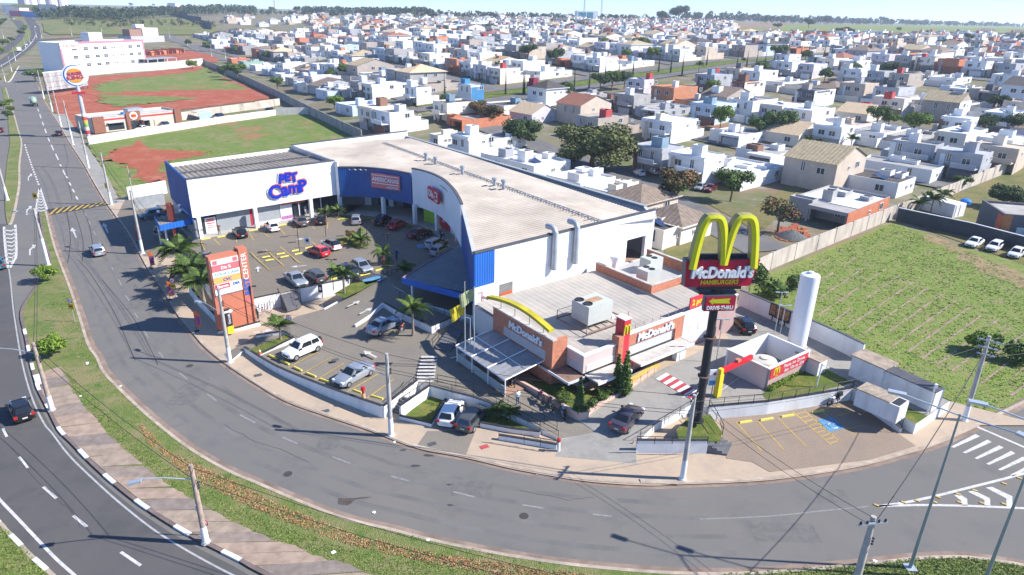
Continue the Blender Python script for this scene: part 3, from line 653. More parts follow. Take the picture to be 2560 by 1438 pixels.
# ribbed main roof, two falls from the ridge
O_,ES,ET = Vector((12,82.3,0)),Vector((-.587,.809,0)),Vector((-.809,-.587,0))
tf = [(-1.7,21.3),(15.2,12.8),(22.8,9.5),(32.4,7.2),(38.5,7.9),(44.7,10.8),(49.8,16.6),(53,17.0),(70.5,17.9)]
def interp(tb,x):
 for (a,b),(c,d) in zip(tb,tb[1:]):
  if x <= c: return b + (d - b)*(x - a)/(c - a)
 return tb[-1][1]
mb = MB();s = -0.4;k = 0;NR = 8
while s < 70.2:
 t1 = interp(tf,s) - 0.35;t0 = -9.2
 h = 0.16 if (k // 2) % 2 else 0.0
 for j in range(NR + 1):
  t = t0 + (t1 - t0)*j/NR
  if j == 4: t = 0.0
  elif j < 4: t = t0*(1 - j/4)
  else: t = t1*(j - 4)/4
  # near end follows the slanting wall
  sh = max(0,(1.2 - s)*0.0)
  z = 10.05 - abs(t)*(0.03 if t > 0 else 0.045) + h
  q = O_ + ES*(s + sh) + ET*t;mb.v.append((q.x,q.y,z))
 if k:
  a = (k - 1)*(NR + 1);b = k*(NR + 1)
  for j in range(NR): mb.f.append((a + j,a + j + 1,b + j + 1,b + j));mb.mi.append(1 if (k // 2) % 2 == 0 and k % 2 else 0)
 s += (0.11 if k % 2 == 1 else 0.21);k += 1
w(mb,'ribbed_roof',[m_roof,M('roof_valley_dirt_shade',(0.27,0.235,0.20),0.75,0.2,0.3)],mall,MALL0)  # darker valley strips: dirt tone that also paints in the ribs' shade lines
# ridge lattice beam and vents
rb = MB();A_,B_ = O_ + ES*0.5 + Vector((0,0,10.3)),O_ + ES*66 + Vector((0,0,10.3));off = ET*0.3
for o in (off,-off): rb.tube([A_ + o,B_ + o],0.06,4)
nz = 130
for i in range(nz): rb.tube([A_ + (B_ - A_)*(i/nz) + (off if i % 2 else -off),A_ + (B_ - A_)*((i + 1)/nz) + (-off if i % 2 else off)],0.035,3)
w(rb,'ridge_truss',m_grey,mall,MALL0)
for s_,hh in [(22,1.3),(24.5,1.1),(34,1.2),(43,1.1),(46.5,1.2)]:
 q = O_ + ES*s_ + ET*0.9;MB().lathe([(0.28,0),(0.28,hh),(0.42,hh + .02),(0.42,hh + .35),(0.1,hh + .45)],(0,0),10).obj('roof_vent',m_grey,mall,q + Vector((0,0,10.0)) - MALL0,smooth=.6)
rods = MB()
for i in range(24):
 q = O_ + ES*(3 + i*2.6) + Vector((0,0,10.15));rods.tube([q,q + ET*1.3 - Vector((0,0,.02))],0.03,3)
w(rods,'bracing_rod',M('rusty_rod',(0.40,0.16,0.10),.8,.2),mall,MALL0)
# gutter along the back
w(ribbed([(19.2,93.0),(-23.3,146.2)],9.55,9.95,2.0,0.0,0.7),'back_gutter',M('gutter_grey',(0.30,0.33,0.34),.6,.1),mall,MALL0)
# lower ribbed roof over the pet shop wing
P0,P1,P2,P3 = [Vector((x,y,0)) for x,y in ((-49.2,98.0),(-31.3,113.6),(-42.7,126.6),(-58.4,110.4))]
mb = MB();n = 110
for i in range(n + 1):
 t = i/n;h = 0.1 if (i // 2) % 2 else 0
 for j in range(4):
  u = j/3;q = (P0 + (P1 - P0)*t)*(1 - u) + (P3 + (P2 - P3)*t)*u;mb.v.append((q.x,q.y,10.35 - u*0.5 + h))
 if i:
  for j in range(3): a = (i - 1)*4 + j;mb.f.append((a,a + 4,a + 5,a + 1));mb.mi.append(0)
w(mb,'wing_roof',m_roofdark,mall,MALL0)
q0,q1 = (P0 + P3)/2,(P1 + P2)/2;w(MB().tube([q0 + Vector((0,0,10.4)),q1 + Vector((0,0,10.4))],.12,4),'roof_gutter',m_cap,mall,MALL0)
# columns and arcade
for px,py in [(504,597),(643,571),(780,544),(852,533),(960,540),(1038,560),(1093,577)]:
 q = G(px,py,MALL_Z);MB().box(-.28,.28,-.28,.28,0,3.4).obj('column',m_white,mall,q - MALL0,R(43))
q = G(1143,604,MALL_Z);MB().box(-.28,.28,-.28,.28,0,3.1).obj('column',m_white,mall,q - MALL0,R(-60))
arc = [Vector((x,y,0)) for x,y in ([(-49.1,97.6),(-31.0,113.4)] + blue_path + dia_path)]
def inward(pts,dist):
 out = []
 for i,p in enumerate(pts):
  d = pts[min(i + 1,len(pts) - 1)] - pts[max(i - 1,0)];d.normalize();out.append(p - Vector((d.y,-d.x,0))*dist)
 return out
fl = MB();oi,ii = inward(arc,-0.9),inward(arc,6.5)
for i in range(len(arc) - 1): fl.face([(oi[i].x,oi[i].y,1.9),(oi[i + 1].x,oi[i + 1].y,1.9),(ii[i + 1].x,ii[i + 1].y,1.9),(ii[i].x,ii[i].y,1.9)]);fl.face([(oi[i].x,oi[i].y,1.7),(oi[i + 1].x,oi[i + 1].y,1.7),(oi[i + 1].x,oi[i + 1].y,1.9),(oi[i].x,oi[i].y,1.9)])
w(fl,'arcade_floor',m_floor,mall,MALL0)
ce = MB()
for i in range(len(arc) - 1): ce.face([(arc[i].x,arc[i].y,5.15),(ii[i].x,ii[i].y,5.15),(ii[i + 1].x,ii[i + 1].y,5.15),(arc[i + 1].x,arc[i + 1].y,5.15)])
w(ce,'arcade_ceiling',m_white,mall,MALL0)
back = MB()
for i in range(len(arc) - 1): back.face([(ii[i].x,ii[i].y,1.8),(ii[i + 1].x,ii[i + 1].y,1.8),(ii[i + 1].x,ii[i + 1].y,5.2),(ii[i].x,ii[i].y,5.2)])
w(back,'arcade_wall',M('arcade_wall',(0.25,0.24,0.23),.8,.1),mall,MALL0)
PA = math.atan2(PET1[1] - PET0[1],PET1[0] - PET0[0]);PD = Vector((math.cos(PA),math.sin(PA),0));PN = Vector((PD.y,-PD.x,0))
def shop(s0,s1,z0,z1,mat,name,o=-1.1,th=0.12,ribs=0):
 q = Vector((PET0[0],PET0[1],0)) + PD*s0 + PN*o;mbq = MB()
 if ribs:
  nrib = int((z1 - z0)/0.12)
  for i in range(nrib): mbq.box(0,s1 - s0,-0.02*(i % 2),th,z0 + i*.12,z0 + (i + 1)*.12 - .002)
 else: mbq.box(0,s1 - s0,0,th,z0,z1)
 return mbq.obj(name,mat,mall,q - MALL0,PA)
shop(0.3,1.9,1.9,4.7,m_glass,'shop_glass');pst = shop(1.95,3.6,1.9,4.4,m_pure,'poster_board');shop(0.3,3.6,4.75,5.1,m_white,'lintel')
for zz,hh_,ww in [(4.05,.16,1.1),(3.75,.2,1.3),(3.4,.16,1.2),(3.05,.14,.9),(2.75,.14,1.1)]: MB().box(1.0 - ww/2 - .2,1.0 + ww/2 - .2,-.02,-.004,zz,zz + hh_).obj('poster_line',m_redsign if zz > 3.2 else m_pinkred,pst)
shop(3.75,9.0,1.9,5.1,m_shutter,'roller_shutter',ribs=1);shop(9.05,9.4,1.9,5.1,m_redpipe,'door_jamb')
shop(10.2,14.0,2.3,5.1,m_shutter,'roller_shutter',ribs=1);shop(10.2,14.0,1.9,2.29,m_pure,'shutter_plinth')
ps = shop(14.1,16.2,1.9,4.6,m_pure,'shop_panel');MB().box(.1,2.0,-.03,-.005,.3 + 1.7,2.6).obj('panel_graphic',M('panel_blue',(0.13,0.2,0.6),.5,.5,6.0,col2=(0.55,0.15,0.3)),ps)
shop(16.3,18.2,1.9,4.6,m_glass,'shop_glass',-.9);shop(14.1,18.3,4.65,5.1,m_orange,'orange_band',-0.5)
shop(18.6,23.6,1.9,4.6,m_glass,'shop_glass',-2.2);shop(18.6,23.8,4.65,5.1,m_orange,'orange_band',-1.6)
for s_ in (17.2,20.2,21.8): shop(s_,s_ + .12,1.9,4.6,m_pure,'mullion',-.75 if s_ < 18 else -2.05)
# supermarket front panels under the curved wall
sd_ = inward(arc,1.6)
def arcpanel(i0,i1,z0,z1,mat,name,dist=1.6):
 mbq = MB();L = inward(arc,dist)
 for i in range(i0,i1): mbq.face([(L[i].x,L[i].y,z0),(L[i + 1].x,L[i + 1].y,z0),(L[i + 1].x,L[i + 1].y,z1),(L[i].x,L[i].y,z1)])
 return w(mbq,name,mat,mall,MALL0)
nb = 2 + len(blue_path)
arcpanel(nb + 2,nb + 7,1.9,4.9,m_lime,'lime_panel');arcpanel(nb + 7,nb + 13,1.9,4.9,m_redsign,'red_panel');arcpanel(nb + 13,nb + 15,1.9,4.9,m_pure,'white_panel');arcpanel(nb + 15,nb + 23,1.9,4.6,m_yel,'yellow_panel');arcpanel(nb + 23,len(arc) - 1,1.9,4.7,m_white,'white_panel')
arcpanel(nb + 16,nb + 22,3.2,4.0,m_redsign,'panel_print',1.55)
def at_arc(i,dist,z): q = inward(arc,dist)[i];d = arc[i + 1] - arc[i - 1];return q + Vector((0,0,z)) - MALL0,math.atan2(d.y,d.x)
l_,a_ = at_arc(nb + 10,1.5,3.6);text('%',2.0,.02,m_pure,mall,l_,a_,bold=.03)
for i in (4,8,13,17,20): arcpanel(i,i + 2,1.9,4.6,m_glass,'shop_glass',5.9);arcpanel(i + 2,i + 3,1.9,4.9,M('shop_red',(0.42,0.07,0.09),.6,.1) if i % 2 else m_pure,'shop_pier',5.8)
# signs on the fascia
def on_pet(s_,z,o=0.1): return Vector((PET0[0],PET0[1],z)) + PD*s_ + PN*o - MALL0
petsign = ob('cartoon_lettering_sign',None,mall,on_pet(15.3,8.1))
petsign.rotation_euler = (0,0,PA)
m_backing = M('sign_backing',(0.82,0.80,0.78),.5,.02)
for ch,x,z,sz,rt,sh in [('P',-0.95,1.05,2.0,.16,0),('E',0.1,1.25,1.8,.02,0),('T',1.25,1.05,2.0,-.08,0),('C',-2.5,-.95,3.0,.05,0),('a',-.65,-.75,2.9,.0,0),('m',1.1,-.65,2.6,.04,0),('P',2.75,-.55,2.7,-.12,0)]:
 for mt,bo,dy in ((m_backing,.30,.0),(m_orange,.16,-.08),(m_deepblue,.12,-.14)):
  me = text_mesh(ch,sz,.05,mt,bold=bo if mt is not m_orange else .19)
  for v in me.vertices: v.co = Vector((v.co.x + (.12 if mt is m_orange else 0),-v.co.z + dy - .05,v.co.y + (.08 if mt is m_orange else 0)))
  ob('letter',me,petsign,(x*.92,0,z),(0,rt,0))
bi = len(blue_path) // 2 + 2;bq = Vector((*blue_path[bi],0));bd = Vector((*blue_path[bi + 3],0)) - Vector((*blue_path[bi - 3],0));ba = math.atan2(bd.y,bd.x);bn = Vector((math.sin(ba),-math.cos(ba),0))
as_ = ob('store_sign',MB().box(-2.9,2.9,0,.35,-1.25,1.25).mesh('store_sign',m_pinkred),mall,bq + bn*.55 + Vector((0,0,8.1)) - MALL0,ba)
text('AMERICANAS',1.0,.03,m_pure,as_,(0,-.03,.22),0,width=5.4,bold=.02);text('express',.75,.02,m_pure,as_,(1.4,-.03,-.85),0,shear=.25)
for z_ in (.95,-.42): MB().box(-2.75,2.75,-.03,-.003,z_ - .06,z_ + .06).obj('sign_stripe',m_pure,as_)
di = 12;dq = Vector((*dia_path[di],0));ddv = Vector((*dia_path[di + 4],0)) - Vector((*dia_path[di - 4],0));da = math.atan2(ddv.y,ddv.x);dn = Vector((math.sin(da),-math.cos(da),0))
ds = ob('store_sign',MB().prism([(-2.3,-.75),(-2.05,-1.0),(2.05,-1.0),(2.3,-.75),(2.3,.75),(2.05,1.0),(-2.05,1.0),(-2.3,.75)],0,.3).mesh('store_sign',m_redsign),mall,dq + dn*.65 + Vector((0,0,8.2)) - MALL0,(R(90),0,da))
me = text_mesh('DIa',1.5,.03,m_pure,bold=.04);ob('lettering',me,ds,(-.75,.0,.34));ob('emblem',MB().prism([(-.62,-.75),(.62,-.75),(.62,.75),(-.62,.75)],.3,.34).mesh('emblem',m_pure),ds,(1.3,0,.002));ob('emblem_mark',text_mesh('%',1.5,.02,m_redsign,bold=.04),ds,(1.3,.0,.38))
# galvanised ducts, pipes, window, dish on the right-hand wall
for s_ in (11.6,15.2):
 b3 = RF0 + RFD*s_ + RFN*0.45
 MB().tube([b3 + Vector((0,0,6.4)),b3 + Vector((0,0,11.1)),b3 + Vector((0,0,11.45)) - RFN*.25,b3 + Vector((0,0,11.6)) - RFN*.7,b3 + Vector((0,0,11.55)) - RFN*1.5],.36,10,cap=True).obj('exhaust_duct',m_grey,mall,-MALL0,smooth=.8)
pp = MB()
def rp(s_,z,o=.12): q = RF0 + RFD*s_ + RFN*o;return Vector((q.x,q.y,z))
pp.tube([rp(0.6,6.0),rp(1.1,6.0),rp(1.2,3.1),rp(3.2,3.0)],.05,5);pp.tube([rp(1.15,5.4),rp(3.4,4.2)],.05,5);pp.tube([rp(9,2.6,.16),rp(29,3.3,.16)],.07,5)
w(pp,'fire_pipe',m_redpipe,mall,MALL0)
pp = MB();pp.tube([rp(6,2.3),rp(29.5,3.9)],.04,4);pp.tube([rp(17,4.2),rp(24.5,5.1)],.05,4);w(pp,'wall_conduit',m_grey,mall,MALL0)
q = rp(3.6,4.0,.06);MB().box(0,1.9,0,.05,0,2.2).obj('side_window',M('window_grey',(0.2,0.2,0.19),.2,.2),mall,q - MALL0,RFA);q = rp(3.65,4.05,.075);MB().box(0,1.8,0,.02,0,1.1).obj('window_poster',m_orange,mall,q - MALL0,RFA)
for s_,z in [(12.5,3.6),(13.0,2.4),(14.8,3.9)]:
 MB().lathe([(.05,0),(.4,.12),(.42,.16)],(0,0),12).obj('wall_dish',m_grey,mall,rp(s_,z,.4) - MALL0,(R(60),0,RFA))
# ribbed entrance canopy at the near corner
C0,C1,C2 = Vector((-13.6,75.8,0)),Vector((-7.3,90.5,0)),Vector((-4.6,70.6,0))
can = thing('entrance_canopy','pointed grey canopy with blue edge projecting from the near corner of the mall','canopy',C2 + Vector((0,0,MALL_Z)))
org = C2 + Vector((0,0,MALL_Z));mb = MB();n = 60
for i in range(n + 1):
 t = i/n;p,q = C0 + (C1 - C0)*t,C2 + (C1 - C2)*t*.98;h = .05 if i % 2 else 0
 mb.v += [(p.x,p.y,4.6 + h),(q.x,q.y,5.0 + h)]
 if i: a = 2*(i - 1);mb.f.append((a,a + 1,a + 3,a + 2));mb.mi.append(0)
w(mb,'canopy_roof',M('canopy_sheet',(0.17,0.175,0.18),.6,.12),can,org)
w(ribbed([(C0.x,C0.y),(C2.x,C2.y)],3.95,4.75,.3,.02,.15),'blue_edge',m_bluelight,can,org);w(ribbed([(C1.x,C1.y),(C0.x,C0.y)],4.0,4.75,.3,.02,.15),'canopy_edge',M('edge_faded',(0.33,0.2,0.2),.6,.15),can,org)
MB().lathe([(.12,0),(.12,2.3)],n=8).obj('post',m_white,can,C0 + (C2 - C0)*.15 + Vector((0,0,1.7)) - org)
# blue roofed carport at the other end
k0,k1,k2,k3 = [G(x,y,4.2) for x,y in ((398,571),(386,546),(470,530),(522,545))]
ko = Vector((k0.x,k0.y,.1));car_p = thing('entrance_carport','small blue fronted carport with worn ribbed roof at the mall side entry','carport',ko)
mb = MB();n = 30
for i in range(n + 1):
 t = i/n;h = .06 if i % 2 else 0;p,q = k0 + (k3 - k0)*t,k1 + (k2 - k1)*t;mb.v += [(p.x,p.y,4.2 + h),(q.x,q.y,4.3 + h)]
 if i: a = 2*(i - 1);mb.f.append((a,a + 2,a + 3,a + 1));mb.mi.append(0)
w(mb,'carport_roof',m_roofdark,car_p,ko)
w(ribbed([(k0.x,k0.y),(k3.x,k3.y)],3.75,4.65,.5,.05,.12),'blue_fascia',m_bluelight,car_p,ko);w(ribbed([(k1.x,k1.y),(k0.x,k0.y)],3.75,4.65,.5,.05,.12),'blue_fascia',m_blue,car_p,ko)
for px,py in ((403,608),(421,618)): q = G(px,py,.3);MB().box(-.12,.12,-.12,.12,0,3.9).obj('post',m_white,car_p,Vector((q.x,q.y,.1)) - ko)
# delivery yard at the side: white wall, dark door
wy = thing('yard_wall','low white block wall with grey gate beside the blue mall side','wall',G(330,480,.1))
def wallbox(parent,p,q,z0,z1,th,mat,name='wall_panel'):
 o = parent.location;L = (q - p).length;a = math.atan2(q.y - p.y,q.x - p.x);mbq = MB().box(0,L,-th/2,th/2,z0,z1);return mbq.obj(name,mat,parent,Vector((p.x - o.x,p.y - o.y,-o.z)),a)
wallbox(wy,G(322,500,.1),G(418,482,.1),0,2.6,.25,m_white);wallbox(wy,G(342,525,.1),G(414,512,.1),0,2.4,.1,m_grey,'gate_panel')
# ================================================================ the fast food restaurant
m_brick = M('restaurant_brick',(0.50,0.20,0.12),.85,.16,3.0,bump=.1)
m_pinkwall = M('restaurant_pink',(0.62,0.50,0.46),.8,.05,.6)
m_cream = M('restaurant_cream',(0.70,0.65,0.61),.8,.04,.6)
m_mauve = M('restaurant_mauve',(0.45,0.31,0.28),.8,.06,.6)
m_fastroof = M('restaurant_roof',(0.37,0.345,0.31),.65,.1,.25,col2=(0.41,0.37,0.32),spec=.2)
m_louvre = M('louvre_white',(0.62,0.62,0.62),.5,.05)
m_concrete = M('awning_concrete',(0.50,0.47,0.43),.85,.16,1.2,stain=(1.2,.4,(.3,.25,.2)))
m_gold = M('arch_yellow',(0.62,0.60,0.02),.45,.05)
m_goldside = M('arch_side',(0.34,0.30,0.12),.6,.08)
m_letterside = M('letter_blue_grey',(0.25,0.33,0.45),.5,.05)
RA = R(37.6);RO = Vector((7.0,56.0,1.2))
rest = thing('restaurant','low brick and cream restaurant with ribbed white roof beside the mall end wall','restaurant',RO,RA)
def rb_(name,mat,*boxes):
 mb = MB()
 for b in boxes: mb.box(*b)
 return mb.obj(name,mat,rest)
rb_('left_sign_wall',m_brick,(-1.9,-1.5,2.4,12.2,0,4.9),(-1.5,0.0,2.4,2.8,0,4.9))
rb_('wall_cap',m_concrete,(-1.95,-1.4,2.35,12.25,4.903,5.05))
rb_('front_corner_wall',m_pinkwall,(0,.3,0,2.39,1.9,3.7),(.3,4.9,0,.3,1.9,3.7));rb_('corner_cap',m_pure,(-.06,.36,-.06,2.45,3.703,3.85),(.36,4.9,-.06,.36,3.703,3.85))
rb_('base_wall',m_mauve,(.3,4.9,.1,.3,0,.6),(.1,.3,.1,2.4,0,.6));rb_('front_glass',m_glass,(.34,4.9,.16,.24,.6,1.9),(.16,.24,.3,2.4,.6,1.9))
rb_('pylon_wall',m_redsign,(5.0,5.9,-.25,.9,0,6.3));rb_('pylon_cap',m_pure,(4.95,5.95,-.3,.95,6.303,6.4));rb_('pylon_foot',m_brick,(4.3,4.99,-.35,.6,0,4.7))
rb_('right_sign_wall',m_brick,(5.91,14.6,0,.3,3.05,4.35),(13.4,14.6,0,.3,0,3.05),(5.91,6.3,0,.3,0,3.05));rb_('sign_wall_cap',m_pure,(5.95,14.65,-.08,.4,4.353,4.5))
rb_('lower_white_wall',m_pure,(6.3,13.4,.02,.3,.5,1.3));rb_('window_strip',m_glass,(6.3,13.4,.1,.3,1.3,1.75));rb_('base_wall',m_mauve,(5.92,14.6,-.06,.015,0,.5))
rb_('cream_wall',m_cream,(14.61,19.6,-.02,.3,.55,4.25));rb_('base_wall',m_mauve,(14.61,19.6,-.05,.3,0,.547));rb_('cream_cap',m_pure,(14.61,19.65,-.08,.38,4.253,4.4))
rb_('mauve_wall',m_mauve,(19.61,23.6,-.3,.1,0,4.6),(23.3,23.6,.1,7.0,0,4.6));rb_('mauve_cap',m_pure,(19.55,23.65,-.36,.16,4.603,4.7),(23.25,23.65,.16,7.0,4.603,4.7))
rb_('rear_block',m_brick,(17.2,17.5,7.0,16.4,2.5,4.7),(17.5,27.0,7.0,7.3,0,4.7),(26.7,27.0,7.3,16.4,0,4.7));rb_('rear_floor',M('roof_grey',(.4,.39,.38),.8,.1),(17.5,26.7,7.3,16.4,3.3,3.4))
rb_('rear_cap',m_concrete,(17.15,17.55,6.95,16.4,4.703,4.8),(17.55,27.05,6.95,7.35,4.703,4.8),(26.65,27.05,7.35,16.4,4.703,4.8))
rb_('service_box',m_mauve,(21.0,21.4,-.42,-.305,1.0,2.3),(20.2,20.25,-.4,-.31,0,1.5))
for x in (15.7,17.2):
 mb = MB()
 for i in range(5): mb.box(x,x + 1.15,-.06,-.025,1.95 + i*.18,2.06 + i*.18)
 mb.obj('wall_grille',m_louvre,rest)
# louvre panels: slats
def louvre(x0,x1,y,z0,z1,along='x'):
 n = int((z1 - z0)/.16)
 for i in range(n):
  z = z0 + i*(z1 - z0)/n
  mb = MB().box(x0,x1,y - .06,y,z,z + .1) if along == 'x' else MB().box(y - .06,y,x0,x1,z,z + .1)
  mb.obj('louvre_slat',m_louvre,rest)
louvre(6.3,13.4,.28,1.78,3.03);louvre(.4,4.8,.0,2.0,2.75);louvre(.4,2.35,.0,2.0,2.75,'y');louvre(3.4,10.2,-1.9,2.5,3.5,'y')
rb_('louvre_back',m_grey,(6.3,13.4,.24,.3,1.76,3.05))
# roof
mb = MB();n = 130
for i in range(n + 1):
 x = -1.4 + (23.2 + 1.4)*i/n;h = .018 if (i // 2) % 2 else 0
 y0 = 2.8 if x < .3 else .4;y1 = 16.3 if x < 17.1 else 6.9
 mb.v += [(x,y0,3.35 + h),(x,y1,3.75 + h)]
 if i: a = 2*(i - 1);mb.f.append((a,a + 2,a + 3,a + 1));mb.mi.append(0)
mb.obj('ribbed_roof',m_fastroof,rest)
rb_('roof_core',m_cream,(.31,17.1,.31,16.2,0,3.3),(17.11,23.2,.31,6.9,0,3.3),(-1.45,.3,2.85,16.2,0,3.3))
# awnings
rb_('awning',m_concrete,(6.2,14.4,-1.75,-.005,1.55,1.7));rb_('awning_edge',m_pure,(6.2,14.4,-1.85,-1.752,1.5,1.75),(14.403,14.5,-1.85,-.005,1.5,1.75))
rb_('awning',m_concrete,(.2,4.6,-2.0,-.07,1.6,1.75));rb_('awning_edge',m_pure,(.1,4.7,-2.1,-2.002,1.55,1.8),(4.603,4.7,-2.0,-.07,1.55,1.8))
rb_('awning',M('awning_brown',(.25,.16,.12),.8,.3,1.5),(-2.1,-.07,-.3,4.0,1.6,1.75));rb_('awning_edge',m_louvre,(-2.2,-2.102,-.4,4.1,1.55,1.8),(-2.1,-.07,-.402,-.302,1.55,1.8))
# handrail on the roof edge
hr = MB()
for i in range(11): hr.tube([(6.4 + i*1.25,.6,3.4),(6.4 + i*1.25,.6,4.95)],.03,4)
hr.tube([(6.4,.6,4.95),(18.9,.6,4.95)],.03,4);hr.obj('roof_rail',M('rust_rail',(.36,.27,.22),.7,.2),rest)
# lettering
text('McDonald\'s',1.15,.05,m_pure,rest,(10.1,-.1,3.65),0,width=5.6,shear=.12,bold=.035);text('McDonald\'s',1.15,.03,m_letterside,rest,(10.03,-.03,3.6),0,width=5.6,shear=.12,bold=.045)
text('McDonald\'s',1.1,.05,m_pure,rest,(-2.0,6.6,4.1),R(-90),width=5.4,shear=.12,bold=.035);text('McDonald\'s',1.1,.03,m_letterside,rest,(-1.95,6.55,4.05),R(-90),width=5.4,shear=.12,bold=.045)
def arches(wd,ht,dep,band,mats,n=14,beveled=True):
 """golden arches: front faces mats[0], flanks mats[1]; plane X by Z facing -Y, origin at the foot centre"""
 mb = MB()
 for sgn in (-1,1):
  cx = sgn*wd/4;pts = []
  for i in range(-n,n + 1):
   t = i/n;o = abs(t)
   x = cx + (wd/4)*math.copysign(o ** 0.62,t) if t else cx
   z = ht*(1 - o ** 2.3)
   if (sgn < 0) == (t > 0): z = ht*(1 - o ** 2.3)*1.0 + ht*.08*o ** 3
   pts.append((x,z))
  ring = []
  for i,(x,z) in enumerate(pts):
   a,b = pts[max(i - 1,0)],pts[min(i + 1,len(pts) - 1)];dx,dz = b[0] - a[0],b[1] - a[1];L = math.hypot(dx,dz);nx,nz = -dz/L,dx/L
   hb = band*(.5 if abs(i - n) > 2 else .42)
   i0 = len(mb.v)
   mb.v += [(x + nx*hb,-dep/2,z + nz*hb),(x,-dep/2 - (.18*band if beveled else 0),z),(x - nx*hb,-dep/2,z - nz*hb),(x - nx*hb,dep/2,z - nz*hb),(x + nx*hb,dep/2,z + nz*hb)]
   ring.append(i0)
  for a,b in zip(ring,ring[1:]):
   for j in range(5):
    mb.f.append((a + j,a + (j + 1) % 5,b + (j + 1) % 5,b + j));mb.mi.append(0 if j < 2 else 1)
  for r_ in (ring[0],ring[-1]): mb.f.append(tuple(r_ + j for j in range(5)));mb.mi.append(0)
 return mb
me = arches(.85,1.0,.06,.14,0).mesh('arches_emblem',[m_gold,m_gold]);ob('arches_emblem',me,rest,(5.42,-.3,4.7),(0,0,0))
# yellow roof beam arching along the left front
mb = MB()
for i in range(17):
 t = i/16;y = 3.0 + 10.4*t;z = 5.3 + .95*math.sin(math.pi*(t*.85 + .1));mb.v += [(-1.95,y,z),(-1.3,y,z),(-1.3,y,z + .32),(-1.95,y,z + .32)]
 if i:
  a = 4*(i - 1)
  for j in range(4): mb.f.append((a + j,a + (j + 1) % 4,a + 4 + (j + 1) % 4,a + 4 + j));mb.mi.append(0)
mb.face([mb.v[0],mb.v[1],mb.v[2],mb.v[3]]);mb.face([mb.v[64],mb.v[65],mb.v[66],mb.v[67]]);mb.obj('yellow_beam',M('beam_yellow',(.50,.42,.03),.6,.15),rest)
bs = MB()
for y in (4.2,6.4,8.8,11.2): bs.tube([(-1.6,y,5.04),(-1.6,y,5.9)],.05,5)
bs.obj('beam_strut',m_grey,rest)
# promotional board on the roof edge
pb = rb_('promotion_board',m_redsign,(16.0,21.2,.45,.6,4.45,5.75))
text('2 por',.9,.02,m_yel,pb,(17.3,.43,5.1),0,bold=.03);text('0,00',.8,.02,m_yel,pb,(19.9,.43,5.05),0,bold=.03)
for x in (18.2,18.8): MB().lathe([(.02,.0),(.28,.03),(.3,.12),(.02,.3)],n=10).obj('burger_print',M('bun',(.55,.32,.12),.7,.1),pb,(x,.42,5.0),(R(90),0,0))
# window posters
for i,c in enumerate([(.55,.08,.2),(.6,.4,.1),(.12,.3,.55),(.3,.5,.15),(.35,.1,.1)]): MB().box(6.5 + i*.75,7.2 + i*.75,-.02,.015,.55,1.25).obj('window_poster',M('poster_%d' % i,c,.5,.3,6),rest)
# pick-up window arch
mb = MB().box(12.2,13.6,-1.5,-.9,0,1.5);mb.obj('pickup_booth',m_pure,rest)
# air conditioning plant on the roof
ac = thing('rooftop_air_conditioner','large grey air conditioning unit with two fans on the restaurant roof','air conditioner',RO + Matrix.Rotation(RA,3,'Z') @ Vector((6.4,5.6,3.62)),RA)
fr = MB()
for y in (-2.3,2.3): fr.tube([(-3,y,.25),(3,y,.25)],.1,4)
for x in (-3,-1,1,3): fr.tube([(x,-2.3,.25),(x,2.3,.25)],.08,4)
for x in (-3,3):
 for y in (-2.3,2.3): fr.tube([(x,y,0),(x,y,1.2)],.04,4)
fr.tube([(-3,-2.3,1.2),(-3,2.3,1.2)],.03,4);fr.tube([(-3,2.3,1.2),(3,2.3,1.2)],.03,4);fr.obj('steel_frame',M('rusty_steel',(.25,.14,.1),.8,.25,2),ac)
MB().box(-1.9,1.6,-1.3,1.3,.45,2.5).obj('casing',M('ac_grey',(.50,.52,.48),.6,.06),ac);MB().box(-1.0,1.0,-.5,.5,2.5,2.512).obj('rust_patch',M('ac_rust',(.42,.26,.15),.8,.2,2.5),ac)
for x,y in ((-1.3,.8),(-1.3,-.5)): MB().lathe([(.5,0),(.5,.1),(.4,.1),(.4,.03)],n=16).obj('fan_grille',m_dark,ac,(x,y,2.5))
MB().tube([(1.75,-1.4,.5),(1.75,1.4,.5)],.22,8).obj('duct',m_pure,ac)
for k,(x,y,lb) in enumerate([(20.2,10.2,'two-fan cooling unit on the rear restaurant roof nearest the field'),(23.6,12.8,'grey cooling unit behind the brick wall on the rear restaurant roof')]):
 a2 = thing('cooling_unit',lb,'air conditioner',RO + Matrix.Rotation(RA,3,'Z') @ Vector((x,y,3.4)),RA,'cooling units on the rear roof');MB().box(-1.2,1.2,-.9,.9,0,1.9).obj('casing',MATS['ac_grey'],a2)
 for yy in (-.45,.45): MB().lathe([(.38,0),(.38,.08),(.3,.08),(.3,.03)],n=14).obj('fan_grille',m_dark,a2,(0,yy,1.9))
vt = thing('kitchen_vent','white flared kitchen exhaust hood behind the red roof sign','vent',RO + Matrix.Rotation(RA,3,'Z') @ Vector((18.6,14.5,3.4)),RA);MB().lathe([(.35,0),(.35,1.6),(.75,2.4),(.75,2.6),(.6,2.6)],n=14).obj('stack',m_pure,vt,smooth=.6)
